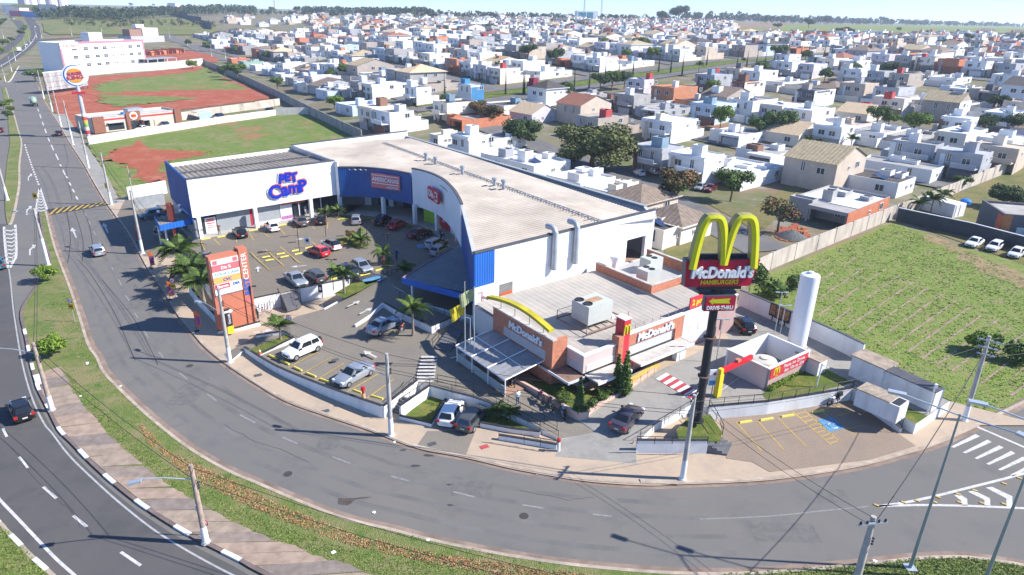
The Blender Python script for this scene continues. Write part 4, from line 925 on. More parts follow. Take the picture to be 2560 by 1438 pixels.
# terrace canopy
terr = thing('terrace_canopy','grey translucent canopy on white posts over the restaurant terrace','canopy',RO + Matrix.Rotation(RA,3,'Z') @ Vector((-4.2,7,0)),RA)
mb = MB();n = 24
for i in range(n + 1):
 y = -3.6 + 8.6*i/n;h = .03 if i % 2 else 0;mb.v += [(-2.6,y,1.75 + h),(2.15,y,2.35 + h)]
 if i: a = 2*(i - 1);mb.f.append((a,a + 1,a + 3,a + 2));mb.mi.append(0)
mb.obj('canopy_sheet',M('polycarbonate',(.27,.27,.28),.35,.12,.6,stain=(1.5,.4,(.45,.42,.38))),terr)
mb = MB()
for y in (-3.6,-.7,2.1,5.0): mb.tube([(-2.6,y,1.85),(2.15,y,2.45)],.07,4)
mb.tube([(-2.6,-3.6,1.8),(-2.6,5.0,1.8)],.08,4);mb.tube([(0,-3.6,2.12),(0,5.0,2.12)],.05,4);mb.obj('canopy_beam',m_pure,terr)
for y in (-3.5,-.7,2.1,4.9): MB().tube([(-2.5,y,0),(-2.5,y,1.8)],.07,6).obj('post',m_pure,terr)
MB().box(-2.5,-2.44,-3.4,4.8,.1,1.0).obj('glass_screen',M('clear_screen',(.35,.4,.4),.2,.1,spec=.5),terr);MB().box(-2.5,2.1,-3.5,4.9,.012,.05).obj('terrace_floor',M('terrace_floor',(.35,.22,.16),.8,.15,2),terr)
m_table = M('table_top',(.55,.5,.45),.5,.1)
for k,(x,y) in enumerate([(-5.6,5.2),(-5.2,8.0),(-3.6,6.4),(-3.4,9.6)]):
 q = RO + Matrix.Rotation(RA,3,'Z') @ Vector((x,y,.05));tb = thing('round_table','round pale table %s under the terrace canopy' % ['nearest the flagpoles','behind the nearest one','close to the brick front','deepest in'][k],'table',q,0,'tables under the terrace canopy')
 MB().lathe([(.5,.72),(.5,.76)],n=14).obj('table_top',m_table,tb);MB().lathe([(.25,0),(.05,.04),(.05,.72)],n=8).obj('pedestal',m_dark,tb)
# pink planter wall with shrubs round the corner
plw = [(1215,932),(1292,960),(1343,987),(1388,1011),(1420,1031),(1446,1042),(1470,1040),(1482,1027),(1560,985),(1640,928)]
planter = thing('planter_wall','low curved pink kerb wall round the planted restaurant corner','planter',G(1430,1048,1.0))
pw = [G(x,y,1.15) for x,y in smoothline(plw,3)];mb = MB()
for i,p in enumerate(pw):
 d = pw[min(i + 1,len(pw) - 1)] - pw[max(i - 1,0)];d.normalize();o = Vector((-d.y,d.x,0))*.28
 zz = .35 if i > 20 else .45
 mb.v += [(p.x,p.y,.5),(p.x,p.y,1.15 + zz),(p.x + o.x,p.y + o.y,1.15 + zz),(p.x + o.x,p.y + o.y,.5)]
 if i:
  a = 4*(i - 1)
  for j in range(3): mb.f.append((a + j,a + 4 + j,a + 5 + j,a + 1 + j));mb.mi.append(0)
w(mb,'kerb_wall',M('pink_kerb',(.60,.42,.36),.85,.08),planter,planter.location)
mb = MB().sheet([Vector((p.x,p.y,1.38)) for p in PX([(1305,962),(1350,986),(1395,1010),(1440,1036),(1475,1022),(1555,980),(1535,960),(1450,985),(1395,955),(1350,950)],1.35)]);w(mb,'planting_bed',m_lawn,planter,planter.location)
flat('walk_apron',[(1480,1000),(1552,962),(1640,905),(1812,832),(1822,845),(1650,925),(1560,985),(1490,1022)],1.31,m_walk)
flat('yellow_tactile_strip',[(1480,996),(1555,958),(1640,906),(1652,914),(1565,970),(1492,1008)],1.318,M('tactile_yellow',(.60,.42,.10),.8,.15,2))
# ---------------- tall pylon sign with the arches
sp = G(1743,1052,1.35);SA = R(6)
pyl = thing('arches_pylon_sign','very tall black pole carrying golden arches over a red name board','sign',sp,SA)
m_pole = M('pole_black',(.028,.028,.033),.5,.15)
MB().lathe([(.56,0),(.56,.12),(.37,.12),(.35,13.4)],n=20).obj('pole',m_pole,pyl,smooth=.7)
for z in (4.6,8.4): MB().lathe([(.4,z),(.55,z + .01),(.55,z + .1),(.4,z + .11)],n=20).obj('pole_flange',M('flange_rust',(.16,.1,.08),.7,.2),pyl)
mb = MB();mb.tube([(-.35,0,12.5),(-.35,0,13.6)],.14,6);mb.tube([(.35,0,12.5),(.35,0,13.6)],.14,6);mb.box(-1.9,1.9,-.35,.35,13.0,13.297);mb.obj('board_bracket',m_pole,pyl)
SB = M('board_crimson',(.48,.012,.045),.4,.06)
mb = MB();W2,H2 = 3.12,2.3
pts = [(-W2 + .15,0),(W2 - .55,0),(W2,H2),(-W2,H2)]
i0 = 0
for y in (-.42,.42):
 for x,z in pts: mb.v.append((x,y,13.3 + z))
mb.f += [(0,1,2,3),(7,6,5,4)];mb.mi += [0,0]
for k in range(4): mb.f.append((k,k + 4,(k + 1) % 4 + 4,(k + 1) % 4));mb.mi.append(1)
mb.obj('name_board',[SB,M('board_edge',(.06,.065,.09),.5,.1)],pyl)
text('McDonald\'s',1.3,.10,m_pure,pyl,(.0,-.56,14.55),0,width=5.2,shear=.1,bold=.05);text('McDonald\'s',1.3,.05,m_letterside,pyl,(-.06,-.47,14.5),0,width=5.25,shear=.1,bold=.055)
text('HAMBURGERS',.55,.03,m_yel,pyl,(-.1,-.46,13.68),0,width=3.2,shear=.1,bold=.01)
me = arches(5.15,4.3,.7,.62,0,18).mesh('golden_arches',[m_gold,m_goldside]);ob('golden_arches',me,pyl,(0,-.3,14.9))
MB().box(-2.4,2.2,.1,.4,15.603,15.9).obj('arch_support',m_pole,pyl)
dt = ob('direction_board',MB().box(-1.25,1.25,-.25,.25,-.6,.6).mesh('direction_board',[SB]),pyl,(.15,-.45,11.85));MB().box(-1.32,1.32,-.2,.3,-.67,.67).obj('board_frame',MATS['board_edge'],dt)
text('DRIVE-THRU',.44,.02,m_pure,dt,(0,-.28,-.36),0,width=2.25,bold=.015)
mb = MB();ar = [(-1.0,.25),(-.62,.55),(-.62,.42),(.85,.48),(.7,.25),(.85,.02),(-.62,.06),(-.62,-.08)]
mb.sheet([(x,z,0) for x,z in ar]);mb.v = [(a,-.26,b) for a,b,c in mb.v];mb.f = [tuple(reversed(f)) for f in mb.f];mb.obj('yellow_arrow',m_gold,dt)
MB().box(-1.6,1.6,-.3,.3,12.55,12.75).obj('cross_bar',m_pole,pyl)
# ---------------- water tower (white cylinder)
tk = G(1990,866,1.3);tank = thing('water_tower','tall plain white cylindrical water tower by the field wall','water tower',tk)
MB().lathe([(1.0,0),(1.0,8.4),(.95,8.6),(.3,8.8),(.28,8.95),(.1,9.0)],n=40).obj('cylinder',M('tower_white',(.78,.78,.79),.45,.03,.5,stain=(.6,.25,(.6,.58,.56))),tank,smooth=.5)
MB().lathe([(1.15,0),(1.15,.15)],n=24).obj('footing',m_concrete,tank)
# ================================================================ low walls, rails, stairs
m_wallwhite = MATS['retaining_white']
def low_wall(label,pts,name='retaining_wall',h=0.22,th=0.22,base=0.05,cap=True,mat=None,closed=False):
 """pts: (px, py, z of the level it edges); the wall stands h above that level"""
 w3 = [G(a,b,c) for a,b,c in pts];o = Vector((w3[0].x,w3[0].y,base));t = thing(name,label,'wall',o);mb = MB();cp = MB()
 n = len(w3)
 for i,p in enumerate(w3):
  d = w3[min(i + 1,n - 1)] - w3[max(i - 1,0)];d.z = 0;d.normalize();k = Vector((-d.y,d.x,0))*th/2
  a,b = p + k,p - k;zt = p.z + h
  mb.v += [(a.x,a.y,base),(a.x,a.y,zt),(b.x,b.y,zt),(b.x,b.y,base)]
  k2 = k*1.25;a,b = p + k2,p - k2
  cp.v += [(a.x,a.y,zt + .002),(a.x,a.y,zt + .07),(b.x,b.y,zt + .07),(b.x,b.y,zt + .002)]
  if i:
   q = 4*(i - 1)
   for m_ in (mb,cp):
    for j in range(4): m_.f.append((q + j,q + 4 + j,q + 4 + (j + 1) % 4,q + (j + 1) % 4));m_.mi.append(0)
 for m_ in (mb,cp): m_.f += [(0,1,2,3),(4*n - 1,4*n - 2,4*n - 3,4*n - 4)];m_.mi += [0,0]
 w(mb,'wall_body',mat or m_wallwhite,t,o)
 if cap: w(cp,'dark_coping',m_dark,t,o)
 return t
low_wall('white retaining wall with black coping curving along the front parking bays',[(a,b,c) for a,b,c in smoothline([(612,872,.45),(690,919,.65),(800,965,.9),(880,994,1.05),(956,1020,1.15)],4)])
low_wall('white wall end between the front bays and the street stairs',[(958,1021,1.15),(1042,956,1.15)])
low_wall('white wall with black coping above the grass plot by the stairs',[(1000,1020,1.15),(1074,969,1.15),(1130,984,1.15),(1183,997,1.12),(1241,1017,1.02)])
low_wall('low white kerb wall round the small grass plot near two parked cars',[(1000,1046,.12),(1077,1066,.12),(1116,1002,.12)],h=.3)
low_wall('white kerb wall in front of the palm bed beside the grey estate car',[(1201,1066,.12),(1280,1081,.14),(1350,1089,.15)],h=.42)
low_wall('long white ramp wall ending at the drive-through entrance',[(1247,1098,.1),(1310,1108,.12),(1391,1122,.12)],h=.45)
low_wall('white wall with steps down to the side parking under the pylon sign',[(1591,1112,.9),(1680,1113,.9),(1768,1113,.9)],h=.5)
low_wall('white wall with black coping behind the side parking bays',[(1772,1021,1.3),(1920,1008,1.3),(2020,992,1.3),(2128,974,1.3)])
low_wall('sloping white ramp wall on the field side of the side parking',[(2132,972,1.3),(2180,1012,.9),(2252,1076,.35)])
low_wall('stepped white wall rising beside the shaded silver saloon',[(888,818,.95),(930,790,1.25),(955,765,1.7),(962,763,1.8)],h=.3,cap=False)
low_wall('white wall behind the shaded silver saloon under the palm',[(962,763,1.8),(1000,785,1.8),(1080,822,1.8),(1130,800,1.8)],h=.3)
low_wall('white edge wall of the upper lot left of the grey stairs',[(560,762,1.8),(640,749,1.8),(700,736,1.8)])
low_wall('white edge wall of the upper lot right of the grey stairs',[(750,725,1.8),(868,701,1.8)])
low_wall('white wedge wall beside the upper lot exit drive',[(810,775,.95),(860,748,1.1),(930,712,1.4),(965,693,1.65)],h=.15,cap=False)
low_wall('low white kerb round the palm lawn at the front bays entrance',[(648,890,.5),(735,848,.75),(710,832,.75),(640,842,.45)],h=.2)
low_wall('white planter wall along the sidewalk below the bushy palms',[(474,720,1.0),(500,755,.8),(545,803,.55)],h=.5)
low_wall('white kerb round the lawn at the foot of the tall tenant sign',[(545,832,.2),(600,822,.3),(650,808,.4)],h=.2)
# lawns
flat('plot_lawn',[(1012,1040),(1078,1058),(1112,1000),(1076,984)],.2,m_lawn);flat('palm_bed_lawn',[(1205,1060),(1290,1074),(1350,1084),(1270,1046),(1222,1018)],.3,m_lawn)
flat('pylon_lawn',[(1690,1075),(1720,1045),(1775,1035),(1806,1082),(1800,1104),(1700,1106)],.92,m_lawn)
flat('upper_lawn',[(1905,985),(1985,925),(2030,905),(2130,955),(2030,985),(1920,1004)],1.31,m_lawn);flat('gate_lawn',[(2130,965),(2190,1005),(2290,1060),(2320,1040),(2200,990),(2150,950)],1.26,m_lawn)
flat('entry_lawn',[(616,876),(690,848),(712,836),(733,848),(652,886)],.78,m_lawn);flat('totem_lawn',[(560,829),(640,808),(636,800),(556,818)],.42,m_lawn)
flat('lot_island_lawn',[(815,600),(880,590),(905,605),(930,610),(900,622),(868,612),(835,610)],1.83,m_lawn);flat('lot_island_green',[(950,645),(975,640),(985,655),(970,668),(955,660)],1.83,m_lawn);flat('arcade_bed',[(845,542),(960,546),(1035,566),(1030,572),(955,553),(850,549)],1.83,m_lawn)
flat('exit_lawn',[(835,735),(880,708),(930,702),(960,693),(900,728),(862,745)],1.83,m_lawn)
# stairs
def stairs(label,a,b,c,d,n,mat=m_dark):
 """a,b: bottom edge (px,py,z); c,d: top edge"""
 A,B,C,D = [G(*p) for p in (a,b,c,d)];t = thing('stairs',label,'stairs',(A + B)/2);o = t.location
 for i in range(n):
  u0,u1 = i/n,(i + 1)/n;zt = A.z + (C.z - A.z)*(i + 1)/n
  mb = MB().prism([((p.x - o.x),(p.y - o.y)) for p in (A + (C - A)*u0,B + (D - B)*u0,B + (D - B)*u1*.999,A + (C - A)*u1*.999)],-.3,zt - o.z);mb.obj('step',mat,t)
 return t
m_step = M('step_grey',(.13,.13,.14),.8,.15)
stairs('dark grey stairs up to the mall car park beside the tenant sign',(718,774,.6),(752,764,.6),(700,737,1.8),(742,727,1.8),9,m_step)
stairs('grey stairs with white edges rising from the street by the grass plot',(980,1030,.12),(1000,1036,.12),(1008,990,1.15),(1030,998,1.15),6,m_step)
stairs('dark stairs up to the mall corner beside the restaurant',(1085,870,1.2),(1125,880,1.2),(1128,815,1.8),(1158,828,1.8),8,m_step)
stairs('short stairs down to the side parking under the pylon sign',(1817,1140,.1),(1830,1112,.1),(1768,1113,.9),(1785,1085,.9),4,m_step)
# railings
m_rail = M('rail_black',(.02,.02,.022),.5,.1)
def railing(label,pts,h=.95,mids=1,step=1.7,mat=m_rail):
 w3 = [G(*p) for p in pts];t = thing('handrail',label,'railing',w3[0]);o = w3[0];up = Vector((0,0,h))
 rl = MB().tube([p - o + up for p in w3],.035,5)
 rl.obj('top_rail',mat,t)
 for k in range(mids): MB().tube([p - o + Vector((0,0,h*(k + 1)/(mids + 1))) for p in w3],.022,4).obj('middle_rail',mat,t)
 for p,q in zip(w3,w3[1:]):
  n = max(1,round((q - p).length/step))
  for i in range(n):
   s_ = p + (q - p)*(i/n);MB().tube([s_ - o,s_ - o + up],.03,4).obj('rail_post',mat,t)
 MB().tube([w3[-1] - o,w3[-1] - o + up],.03,4).obj('rail_post',mat,t)
railing('black handrail on the parking side of the street stairs',[(980,1012,.9),(1035,965,1.2),(1042,955,1.2)])
railing('black handrail along the wall above the grass plot',[(1000,1020,1.4),(1074,969,1.4),(1130,984,1.38),(1183,997,1.35),(1241,1017,1.25)])
railing('free-standing black rail by the white crossing bars',[(1094,958,1.15),(1140,968,1.15),(1185,978,1.15)])
railing('black rail stepping down past the motorcycles',[(1222,990,1.1),(1270,1012,1.0),(1330,1045,.8),(1392,1078,.5)])
railing('lower black rail along the palm bed ramp',[(1241,1017,1.0),(1290,1045,.75),(1350,1075,.45),(1395,1100,.3)])
railing('black rail on the long ramp wall by the entrance',[(1247,1098,.5),(1310,1108,.5),(1392,1122,.5)],.8)
railing('black rail along the drive-through entrance kerb',[(1600,1098,.7),(1660,1062,1.0),(1735,1018,1.35)])
railing('black rail over the white wall under the pylon sign',[(1592,1110,1.3),(1680,1111,1.3),(1768,1111,1.3)],.75)
railing('black rail above the side parking wall',[(1772,1019,1.5),(1845,1012,1.5),(1920,1006,1.5),(2020,990,1.5),(2128,972,1.5)])
railing('black rail down the field side ramp',[(2132,970,1.5),(2180,1010,1.1),(2252,1074,.5)])
railing('black rail beside the pylon lawn edge',[(1771,1022,1.3),(1790,1052,1.1),(1806,1085,.95)])
railing('black ramp rail at the foot of the mall corner',[(1000,745,1.85),(1060,770,1.85),(1138,800,1.85)]);railing('second black ramp rail in front of the mall corner',[(1010,790,1.85),(1080,820,1.6),(1090,832,1.5)])
railing('black stair rail beside the dark mall corner stairs',[(1082,868,1.25),(1126,812,1.85)]);railing('yellow rail by the pick-up lane kerb',[(1560,978,1.35),(1600,957,1.35),(1635,935,1.35)],.9,1,1.5,M('rail_yellow',(.6,.42,.1),.5,.1))
railing('black stair rail on the left of the grey car park stairs',[(714,778,.7),(696,738,1.85)]);railing('black stair rail on the right of the grey car park stairs',[(755,766,.7),(738,728,1.85)])
# parking bay lines, bumpers, crossings
def bay(parent,a,b,mat=m_yellow_paint,wd=.1,name='bay_line'):
 p,q = G(*a),G(*b);p.z += .006;q.z += .006;d = (q - p).normalized();n_ = Vector((-d.y,d.x,0))*wd/2
 MB().face([p - n_,q - n_,q + n_,p + n_]).obj(name,mat,parent)
for a,b in [((720,920,.72),(795,880,.9)),((752,936,.8),(830,893,1.0)),((788,952,.88),(860,908,1.05)),((825,968,.95),(850,955,1.0)),((868,980,1.0),(945,935,1.1)),((918,995,1.06),(985,948,1.13)),((680,898,.66),(700,888,.7))]: bay(front,(a[0],a[1],a[2] + .02),(b[0],b[1],b[2] + .02))
for i in range(8):
 y = 890 + i*8.6;x0,x1 = 1054 - i*2.2,1094 - i*1.1;z = 1.24 - i*.008
 MB().sheet([G(x0,y,z),G(x1,y,z),G(x1 - .6,y + 4.4,z),G(x0 - 1.1,y + 4.4,z)]).obj('zebra_bar',m_white_paint,front)
for i in range(12):
 x,y = 1640 + i*8.6,947 + i*5.0
 MB().sheet([G(x,y,1.316),G(x + 9,y + 5,1.316),G(x + 35,y - 10,1.316),G(x + 26,y - 15,1.316)]).obj('crossing_bar',[m_pure,m_red_paint][i % 2],drive)
for a,b in [((1705,995,1.31),(1810,932,1.31)),((1810,932,1.31),(1880,880,1.31)),((1790,985,1.31),(1855,940,1.31))]: bay(drive,a,b,m_white_paint)
m_stop = m_bright_yellow
def wheel_stop(a,b,z,i):
 p,q = G(*a,z),G(*b,z);L = (q - p).length;mb = MB()
 mb.v = [(-L/2,-.12,0),(L/2,-.12,0),(L/2,.12,0),(-L/2,.12,0),(-L/2 + .06,-.07,.14),(L/2 - .06,-.07,.14),(L/2 - .06,.07,.14),(-L/2 + .06,.07,.14)]
 mb.f = [(4,5,6,7),(0,1,5,4),(1,2,6,5),(2,3,7,6),(3,0,4,7)];mb.mi = [0]*5
 o = mb.obj('wheel_stop',m_stop,None,(p + q)/2,math.atan2(q.y - p.y,q.x - p.x));tag(o,i,'wheel stop','yellow wheel stops');return o
stops = [((672,888),(692,898),.66,'yellow wheel stop at the first front bay by the palm lawn'),((703,902),(723,912),.74,'yellow wheel stop in front of the white SUV'),((734,918),(755,928),.8,'yellow wheel stop at the empty bay beside the white SUV'),((766,933),(790,943),.88,'yellow wheel stop at the middle empty front bay'),((800,948),(825,957),.94,'yellow wheel stop beside the silver saloon'),((884,976),(905,984),1.03,'yellow wheel stop between the silver saloon and the hydrant post'),((928,990),(958,999),1.1,'yellow wheel stop at the last front bay by the stairs'),
 ((1848,1058),(1880,1053),.13,'yellow wheel stop nearest the pylon sign in the side parking'),((1900,1052),(1934,1046),.13,'second yellow wheel stop along the side parking wall'),((1953,1043),(1985,1038),.13,'third yellow wheel stop along the side parking wall'),((2028,1033),(2060,1027),.13,'yellow wheel stop beside the white parked motorcycle'),
 ((503,600),(527,596),1.8,'yellow wheel stop by the leftmost mall column'),((543,594),(567,590),1.8,'yellow wheel stop beside the black hatchback near the shutters'),((622,578),(646,574),1.8,'yellow wheel stop between black and white hatchbacks at the mall'),((697,565),(718,561),1.8,'yellow wheel stop beside the dark saloon at the mall'),((843,549),(862,548),1.8,'yellow wheel stop by the arcade garden bed'),((928,552),(942,553),1.8,'yellow wheel stop in front of the black SUV'),((1030,572),(1046,576),1.8,'yellow wheel stop near the lime shop panel'),
 ((655,645),(676,641),1.8,'yellow wheel stop in the hatched bays, back row, left'),((663,653),(685,649),1.8,'yellow wheel stop in the hatched bays, front row, left'),((691,637),(713,633),1.8,'yellow wheel stop in the empty bays, back row, middle'),((700,645),(722,640),1.8,'yellow wheel stop in the empty bays, front row, middle'),((729,629),(748,625),1.8,'yellow wheel stop behind the lamp post, back row'),((736,637),(759,632),1.8,'yellow wheel stop behind the lamp post, front row'),((762,622),(790,616),1.8,'yellow wheel stop behind the red hatchback'),((847,614),(868,609),1.8,'yellow wheel stop by the lot island lawn'),((900,690),(925,684),1.8,'yellow wheel stop in front of the silver hatchback by the palm'),((938,678),(960,672),1.8,'yellow wheel stop beside the bicycles'),((827,700),(850,694),1.8,'yellow wheel stop in front of the dark blue saloon'),((950,795),(966,798),1.25,'yellow wheel stop in the shade ahead of the silver saloon')]
for a,b,z,lb in stops: wheel_stop(a,b,z,lb)
# bay lines
for x0,y0,x1,y1 in [(1840,1055,1905,1128),(1895,1053,1960,1125),(1945,1045,2018,1118),(1982,1030,2078,1112),(2010,1026,2100,1104),(2048,1025,2145,1092)]: bay(right_lot,(x0,y0,.127),(x1,y1,.127))
for i in range(9): bay(right_lot,(1990 + i*10.8,1036 + i*9.0,.127),(2014 + i*10.8,1030 + i*8.9,.127))
MB().sheet([G(2044,1050,.14),G(2080,1042,.14),G(2112,1070,.14),G(2074,1080,.14)]).obj('disabled_bay_panel',m_blue_paint,right_lot)
wc = MB();ce_ = G(2082,1064,.15);wc.tube([ce_ + Vector((.42*math.cos(k*.5),.42*math.sin(k*.5),0)) for k in range(1,12)],.045,4);wc.tube([G(2060,1051,.15),G(2073,1055,.15),G(2084,1061,.15)],.05,4);wc.obj('wheelchair_symbol',m_pure,right_lot)
for a in [(2048,1025,2105,1015),(2105,1015,2125,1032),(2125,1032,2085,1042),(2160,1063,2118,1072)]: bay(right_lot,(a[0],a[1],.127),(a[2],a[3],.127))
for a in [(500,600,512,625),(535,597,551,614),(590,590,592,606),(625,583,634,601),(652,578,675,593),(700,572,712,586),(730,565,748,579),(778,558,786,573),(820,555,818,572),(930,560,915,575),(985,572,960,590),(1020,585,990,600)]: bay(lot,(a[0],a[1],1.8),(a[2],a[3],1.8))
for a in [(626,630,673,675),(664,624,710,665),(700,616,750,658),(673,675,710,665),(640,640,676,632),(780,604,820,640),(948,685,975,700)]: bay(lot,(a[0],a[1],1.8),(a[2],a[3],1.8),wd=.12)
for i in range(5): bay(lot,(655 + i*4.5,659 + i*3.5,1.8),(688 + i*4.5,651 + i*3.4,1.8),m_worn_paint,.08)
MB().sheet([G(905,700,1.83),G(950,688,1.83),G(962,698,1.83),G(915,712,1.83)]).obj('disabled_bay_panel',m_blue_paint,lot);MB().sheet([G(1040,612,1.83),G(1062,610,1.83),G(1070,618,1.83),G(1048,622,1.83)]).obj('disabled_bay_panel',m_blue_paint,lot)
def varrow(parent,x,y,z,ang,s=1.0):
 c_ = G(x,y,z + .008);ca,sa = math.cos(ang),math.sin(ang);pts = [(-1.1,-.12),(.2,-.12),(.2,-.45),(1.1,0),(.2,.45),(.2,.12),(-1.1,.12)]
 MB().sheet([(c_.x + (u*ca - v*sa)*s,c_.y + (u*sa + v*ca)*s,c_.z) for u,v in pts]).obj('lane_arrow',m_white_paint,parent)
for x,y,z,a in [(746,666,1.8,200),(758,597,1.8,200),(645,673,1.8,110),(760,683,1.8,20),(885,759,1.42,60),(915,777,1.35,60),(660,828,.62,20),(925,885,1.2,140),(1150,890,1.22,30)]: varrow(front if y > 700 else lot,x,y,z,R(a))
for x,y in [(710,592),(730,606),(655,630),(850,590)]: q = G(x,y,1.81);MB().obox((0,0),1.2,.4,0,.012,R(20)).obj('drain_grate',m_dark,lot,q)
for x,y,z in [(645,938,.11),(813,1028,.11),(1211,1117,.11),(838,900,1.06),(1080,1110,.11)]: q = G(x,y,z + .01);MB().obox((0,0),.75,.5,0,.012,R(30)).obj('manhole_cover',M('manhole_red',(.45,.08,.08),.8,.1) if x == 1211 else m_cap,sidewalk,q)
q = G(1648,1212,.02);dr = thing('storm_drain','storm drain slot in the kerb below the concrete pole','drain',q,R(-1));MB().box(-1.5,1.5,-.05,.5,-.05,.16).obj('drain_cover',m_kerb,dr)
for x in (-.75,.75): MB().box(x - .6,x + .6,-.06,.0,.02,.12).obj('drain_slot',m_dark,dr)
# ================================================================ walls and service buildings on the field side
def tall_wall(label,pts,h,th,mat,name='boundary_wall',panel=0,cap=None,post=None,z=0.0,steps=None):
 w3 = [G(a,b) if z is None else G(a,b,z) for a,b in pts];o = w3[0].copy();t = thing(name,label,'wall',o);seg = []
 for p,q in zip(w3,w3[1:]):
  L = (q - p).length;n = max(1,round(L/panel)) if panel else 1
  for i in range(n): seg.append((p + (q - p)*(i/n),p + (q - p)*((i + 1)/n)))
 for p,q in seg:
  L = (q - p).length;a = math.atan2(q.y - p.y,q.x - p.x);zb = min(p.z,q.z);zt = max(p.z,q.z) + h
  MB().box(0,L - .01,-th/2,th/2,-.4,zt - zb).obj('wall_panel',mat,t,Vector((p.x,p.y,zb)) - o,a)
  if cap: MB().box(0,L - .01,-th*.7,th*.7,zt - zb + .002,zt - zb + .1).obj('wall_coping',cap,t,Vector((p.x,p.y,zb)) - o,a)
  if post: MB().box(-.15,.15,-th*.75,th*.75,-.4,zt - zb + .1).obj('wall_post',post,t,Vector((p.x,p.y,zb)) - o,a)
 return t
m_oldwall = M('old_plaster',(.52,.45,.38),.9,.14,.3,stain=(.7,.75,(.16,.15,.13)))
m_oldgrey = M('old_block',(.33,.31,.285),.9,.18,.3,stain=(.6,.7,(.15,.14,.13)))
tall_wall('weathered pale boundary wall between the houses and the green field',[(1700,782),(1775,742),(1890,690),(1925,672),(2040,625),(2235,545),(2420,470),(2560,412),(2800,318)],2.6,.25,m_oldwall,panel=6.5,post=m_oldwall,z=None)
tall_wall('dark slate boundary wall behind the three parked silver cars',[(2240,552),(2420,592),(2560,630),(2760,690)],2.5,.22,M('slate_wall',(.055,.065,.075),.8,.2,.5),cap=m_pure,panel=9)
tall_wall('white boundary wall with red rail between drive-through lane and field',[(1845,762),(1905,788),(1990,826),(2090,872),(2152,903)],2.0,.22,m_wallwhite,panel=8,cap=m_cap,z=1.3)
tall_wall('stained grey boundary wall climbing behind the green vacant lot',[(905,352),(860,330),(780,290),(700,247),(620,208),(560,182),(508,160)],3.0,.25,m_oldgrey,panel=9,z=None)
tall_wall('pale wall between the grass lot and the burger restaurant',[(222,362),(345,342),(450,326),(560,308),(690,290),(770,285)],2.2,.22,M('pale_wall',(.62,.59,.55),.9,.1,.3,stain=(.6,.5,(.4,.36,.3))),panel=9,z=None)
tall_wall('beige wall behind the burger restaurant car park',[(455,300),(520,288),(640,272),(700,262)],2.4,.22,m_oldwall,panel=9,z=None)
tall_wall('long pale block wall between the hotel and the earth lot',[(205,190),(300,181),(370,177),(450,170),(508,163)],4.2,.25,M('hotel_wall',(.52,.50,.46),.9,.08,.3),panel=12,z=None)
def box_thing(name,label,cat,px,py,z,dx,dy,h,ang,mat,parts=()):
 t = thing(name,label,cat,G(px,py,z),R(ang));MB().box(0,dx,0,dy,0,h).obj('body',mat,t)
 for nm,b,m_ in parts: MB().box(*b).obj(nm,m_,t)
 return t
m_stainroof = M('mossy_slab',(.36,.29,.22),.9,.25,1.0,stain=(1.0,.6,(.12,.11,.09)))
box_thing('meter_shed','white utility shed with stained slab roof and grey double doors by the field','shed',2228,960,1.25,3.3,2.2,2.3,123,m_wallwhite,[('roof_slab',(-.15,3.45,-.15,2.35,2.3,2.42),m_stainroof),('door',(.4,1.3,-.04,-.002,0,1.9),m_grey),('door',(1.6,2.6,-.04,-.002,0,1.9),m_grey)])
gs = box_thing('gas_enclosure','long white shed with mesh doors under a dark sloping roof','shed',2345,1018,1.2,6.4,1.6,.3,123,m_wallwhite,[('end_wall',(-.1,0,0,1.6,0,2.2),m_wallwhite),('back_wall',(0,6.4,1.45,1.6,.3,2.1),m_wallwhite),('roof',(-.2,6.5,.3,1.9,2.2,2.3),m_cap)])
for i in range(6):
 d_ = MB()
 for k in range(7): d_.tube([(.05 + i*1.05 + k*.155,-.03,.3),(.05 + i*1.05 + k*.155,-.03,2.05)],.016,3)
 for z in (.3,.9,1.5,2.05): d_.tube([(.05 + i*1.05,-.03,z),(1.0 + i*1.05,-.03,z)],.028,3)
 d_.obj('mesh_door',m_pure,gs)
box_thing('water_cistern','white block cistern with mossy open top in front of the mesh doors','cistern',2262,1043,1.25,3.9,1.9,1.75,128,m_wallwhite,[('lid',(.9,3.95,-.05,1.95,1.75,1.84),m_stainroof),('opening',(.12,.85,.15,1.75,1.7,1.756),m_dark)])
box_thing('pump_house','small white block pump house with rusty slab beside the water tower','shed',2062,930,1.3,2.6,1.6,1.6,128,m_wallwhite,[('roof_slab',(-.1,2.7,-.1,1.7,1.6,1.72),m_stainroof)])
# drive-through order kiosk walls with tank behind
ky = thing('tank_enclosure','white and pink walled yard holding a round tank with red lettered banner','enclosure',G(1912,972,1.3),R(36));L1,L2 = 6.6,4.6
for nm,b,m_ in [('pink_wall',(-.2,0,0,L2,0,2.3),m_pinkwall),('banner_wall',(0,L1,-.2,0,0,2.3),m_mauve),('inner_wall',(L1,L1 + .2,-.2,L2,0,2.3),m_pure),('inner_wall',(-.2,L1 + .2,L2,L2 + .2,0,2.3),m_pure),('white_top',(-.24,.02,-.24,L2 + .24,2.303,2.4),m_pure),('white_top',(.02,L1 + .24,-.24,.02,2.303,2.4),m_pure)]: MB().box(*b).obj(nm,m_,ky)
bn_ = MB().box(.1,L1 - .1,-.26,-.203,1.1,2.28).obj('red_banner',m_redsign,ky);text('Passa no Drive',.55,.01,m_pure,bn_,(4.0,-.28,1.95),0,width=3.6);text('das 10h as 23h',.5,.01,m_pure,bn_,(4.1,-.28,1.42),0,width=3.4)
ob('arches_print',arches(.9,.7,.02,.16,0,8,False).mesh('arches_print',[m_gold,m_gold]),bn_,(1.1,-.28,1.45));text('24h',.3,.01,m_yel,bn_,(1.1,-.28,1.28),0)
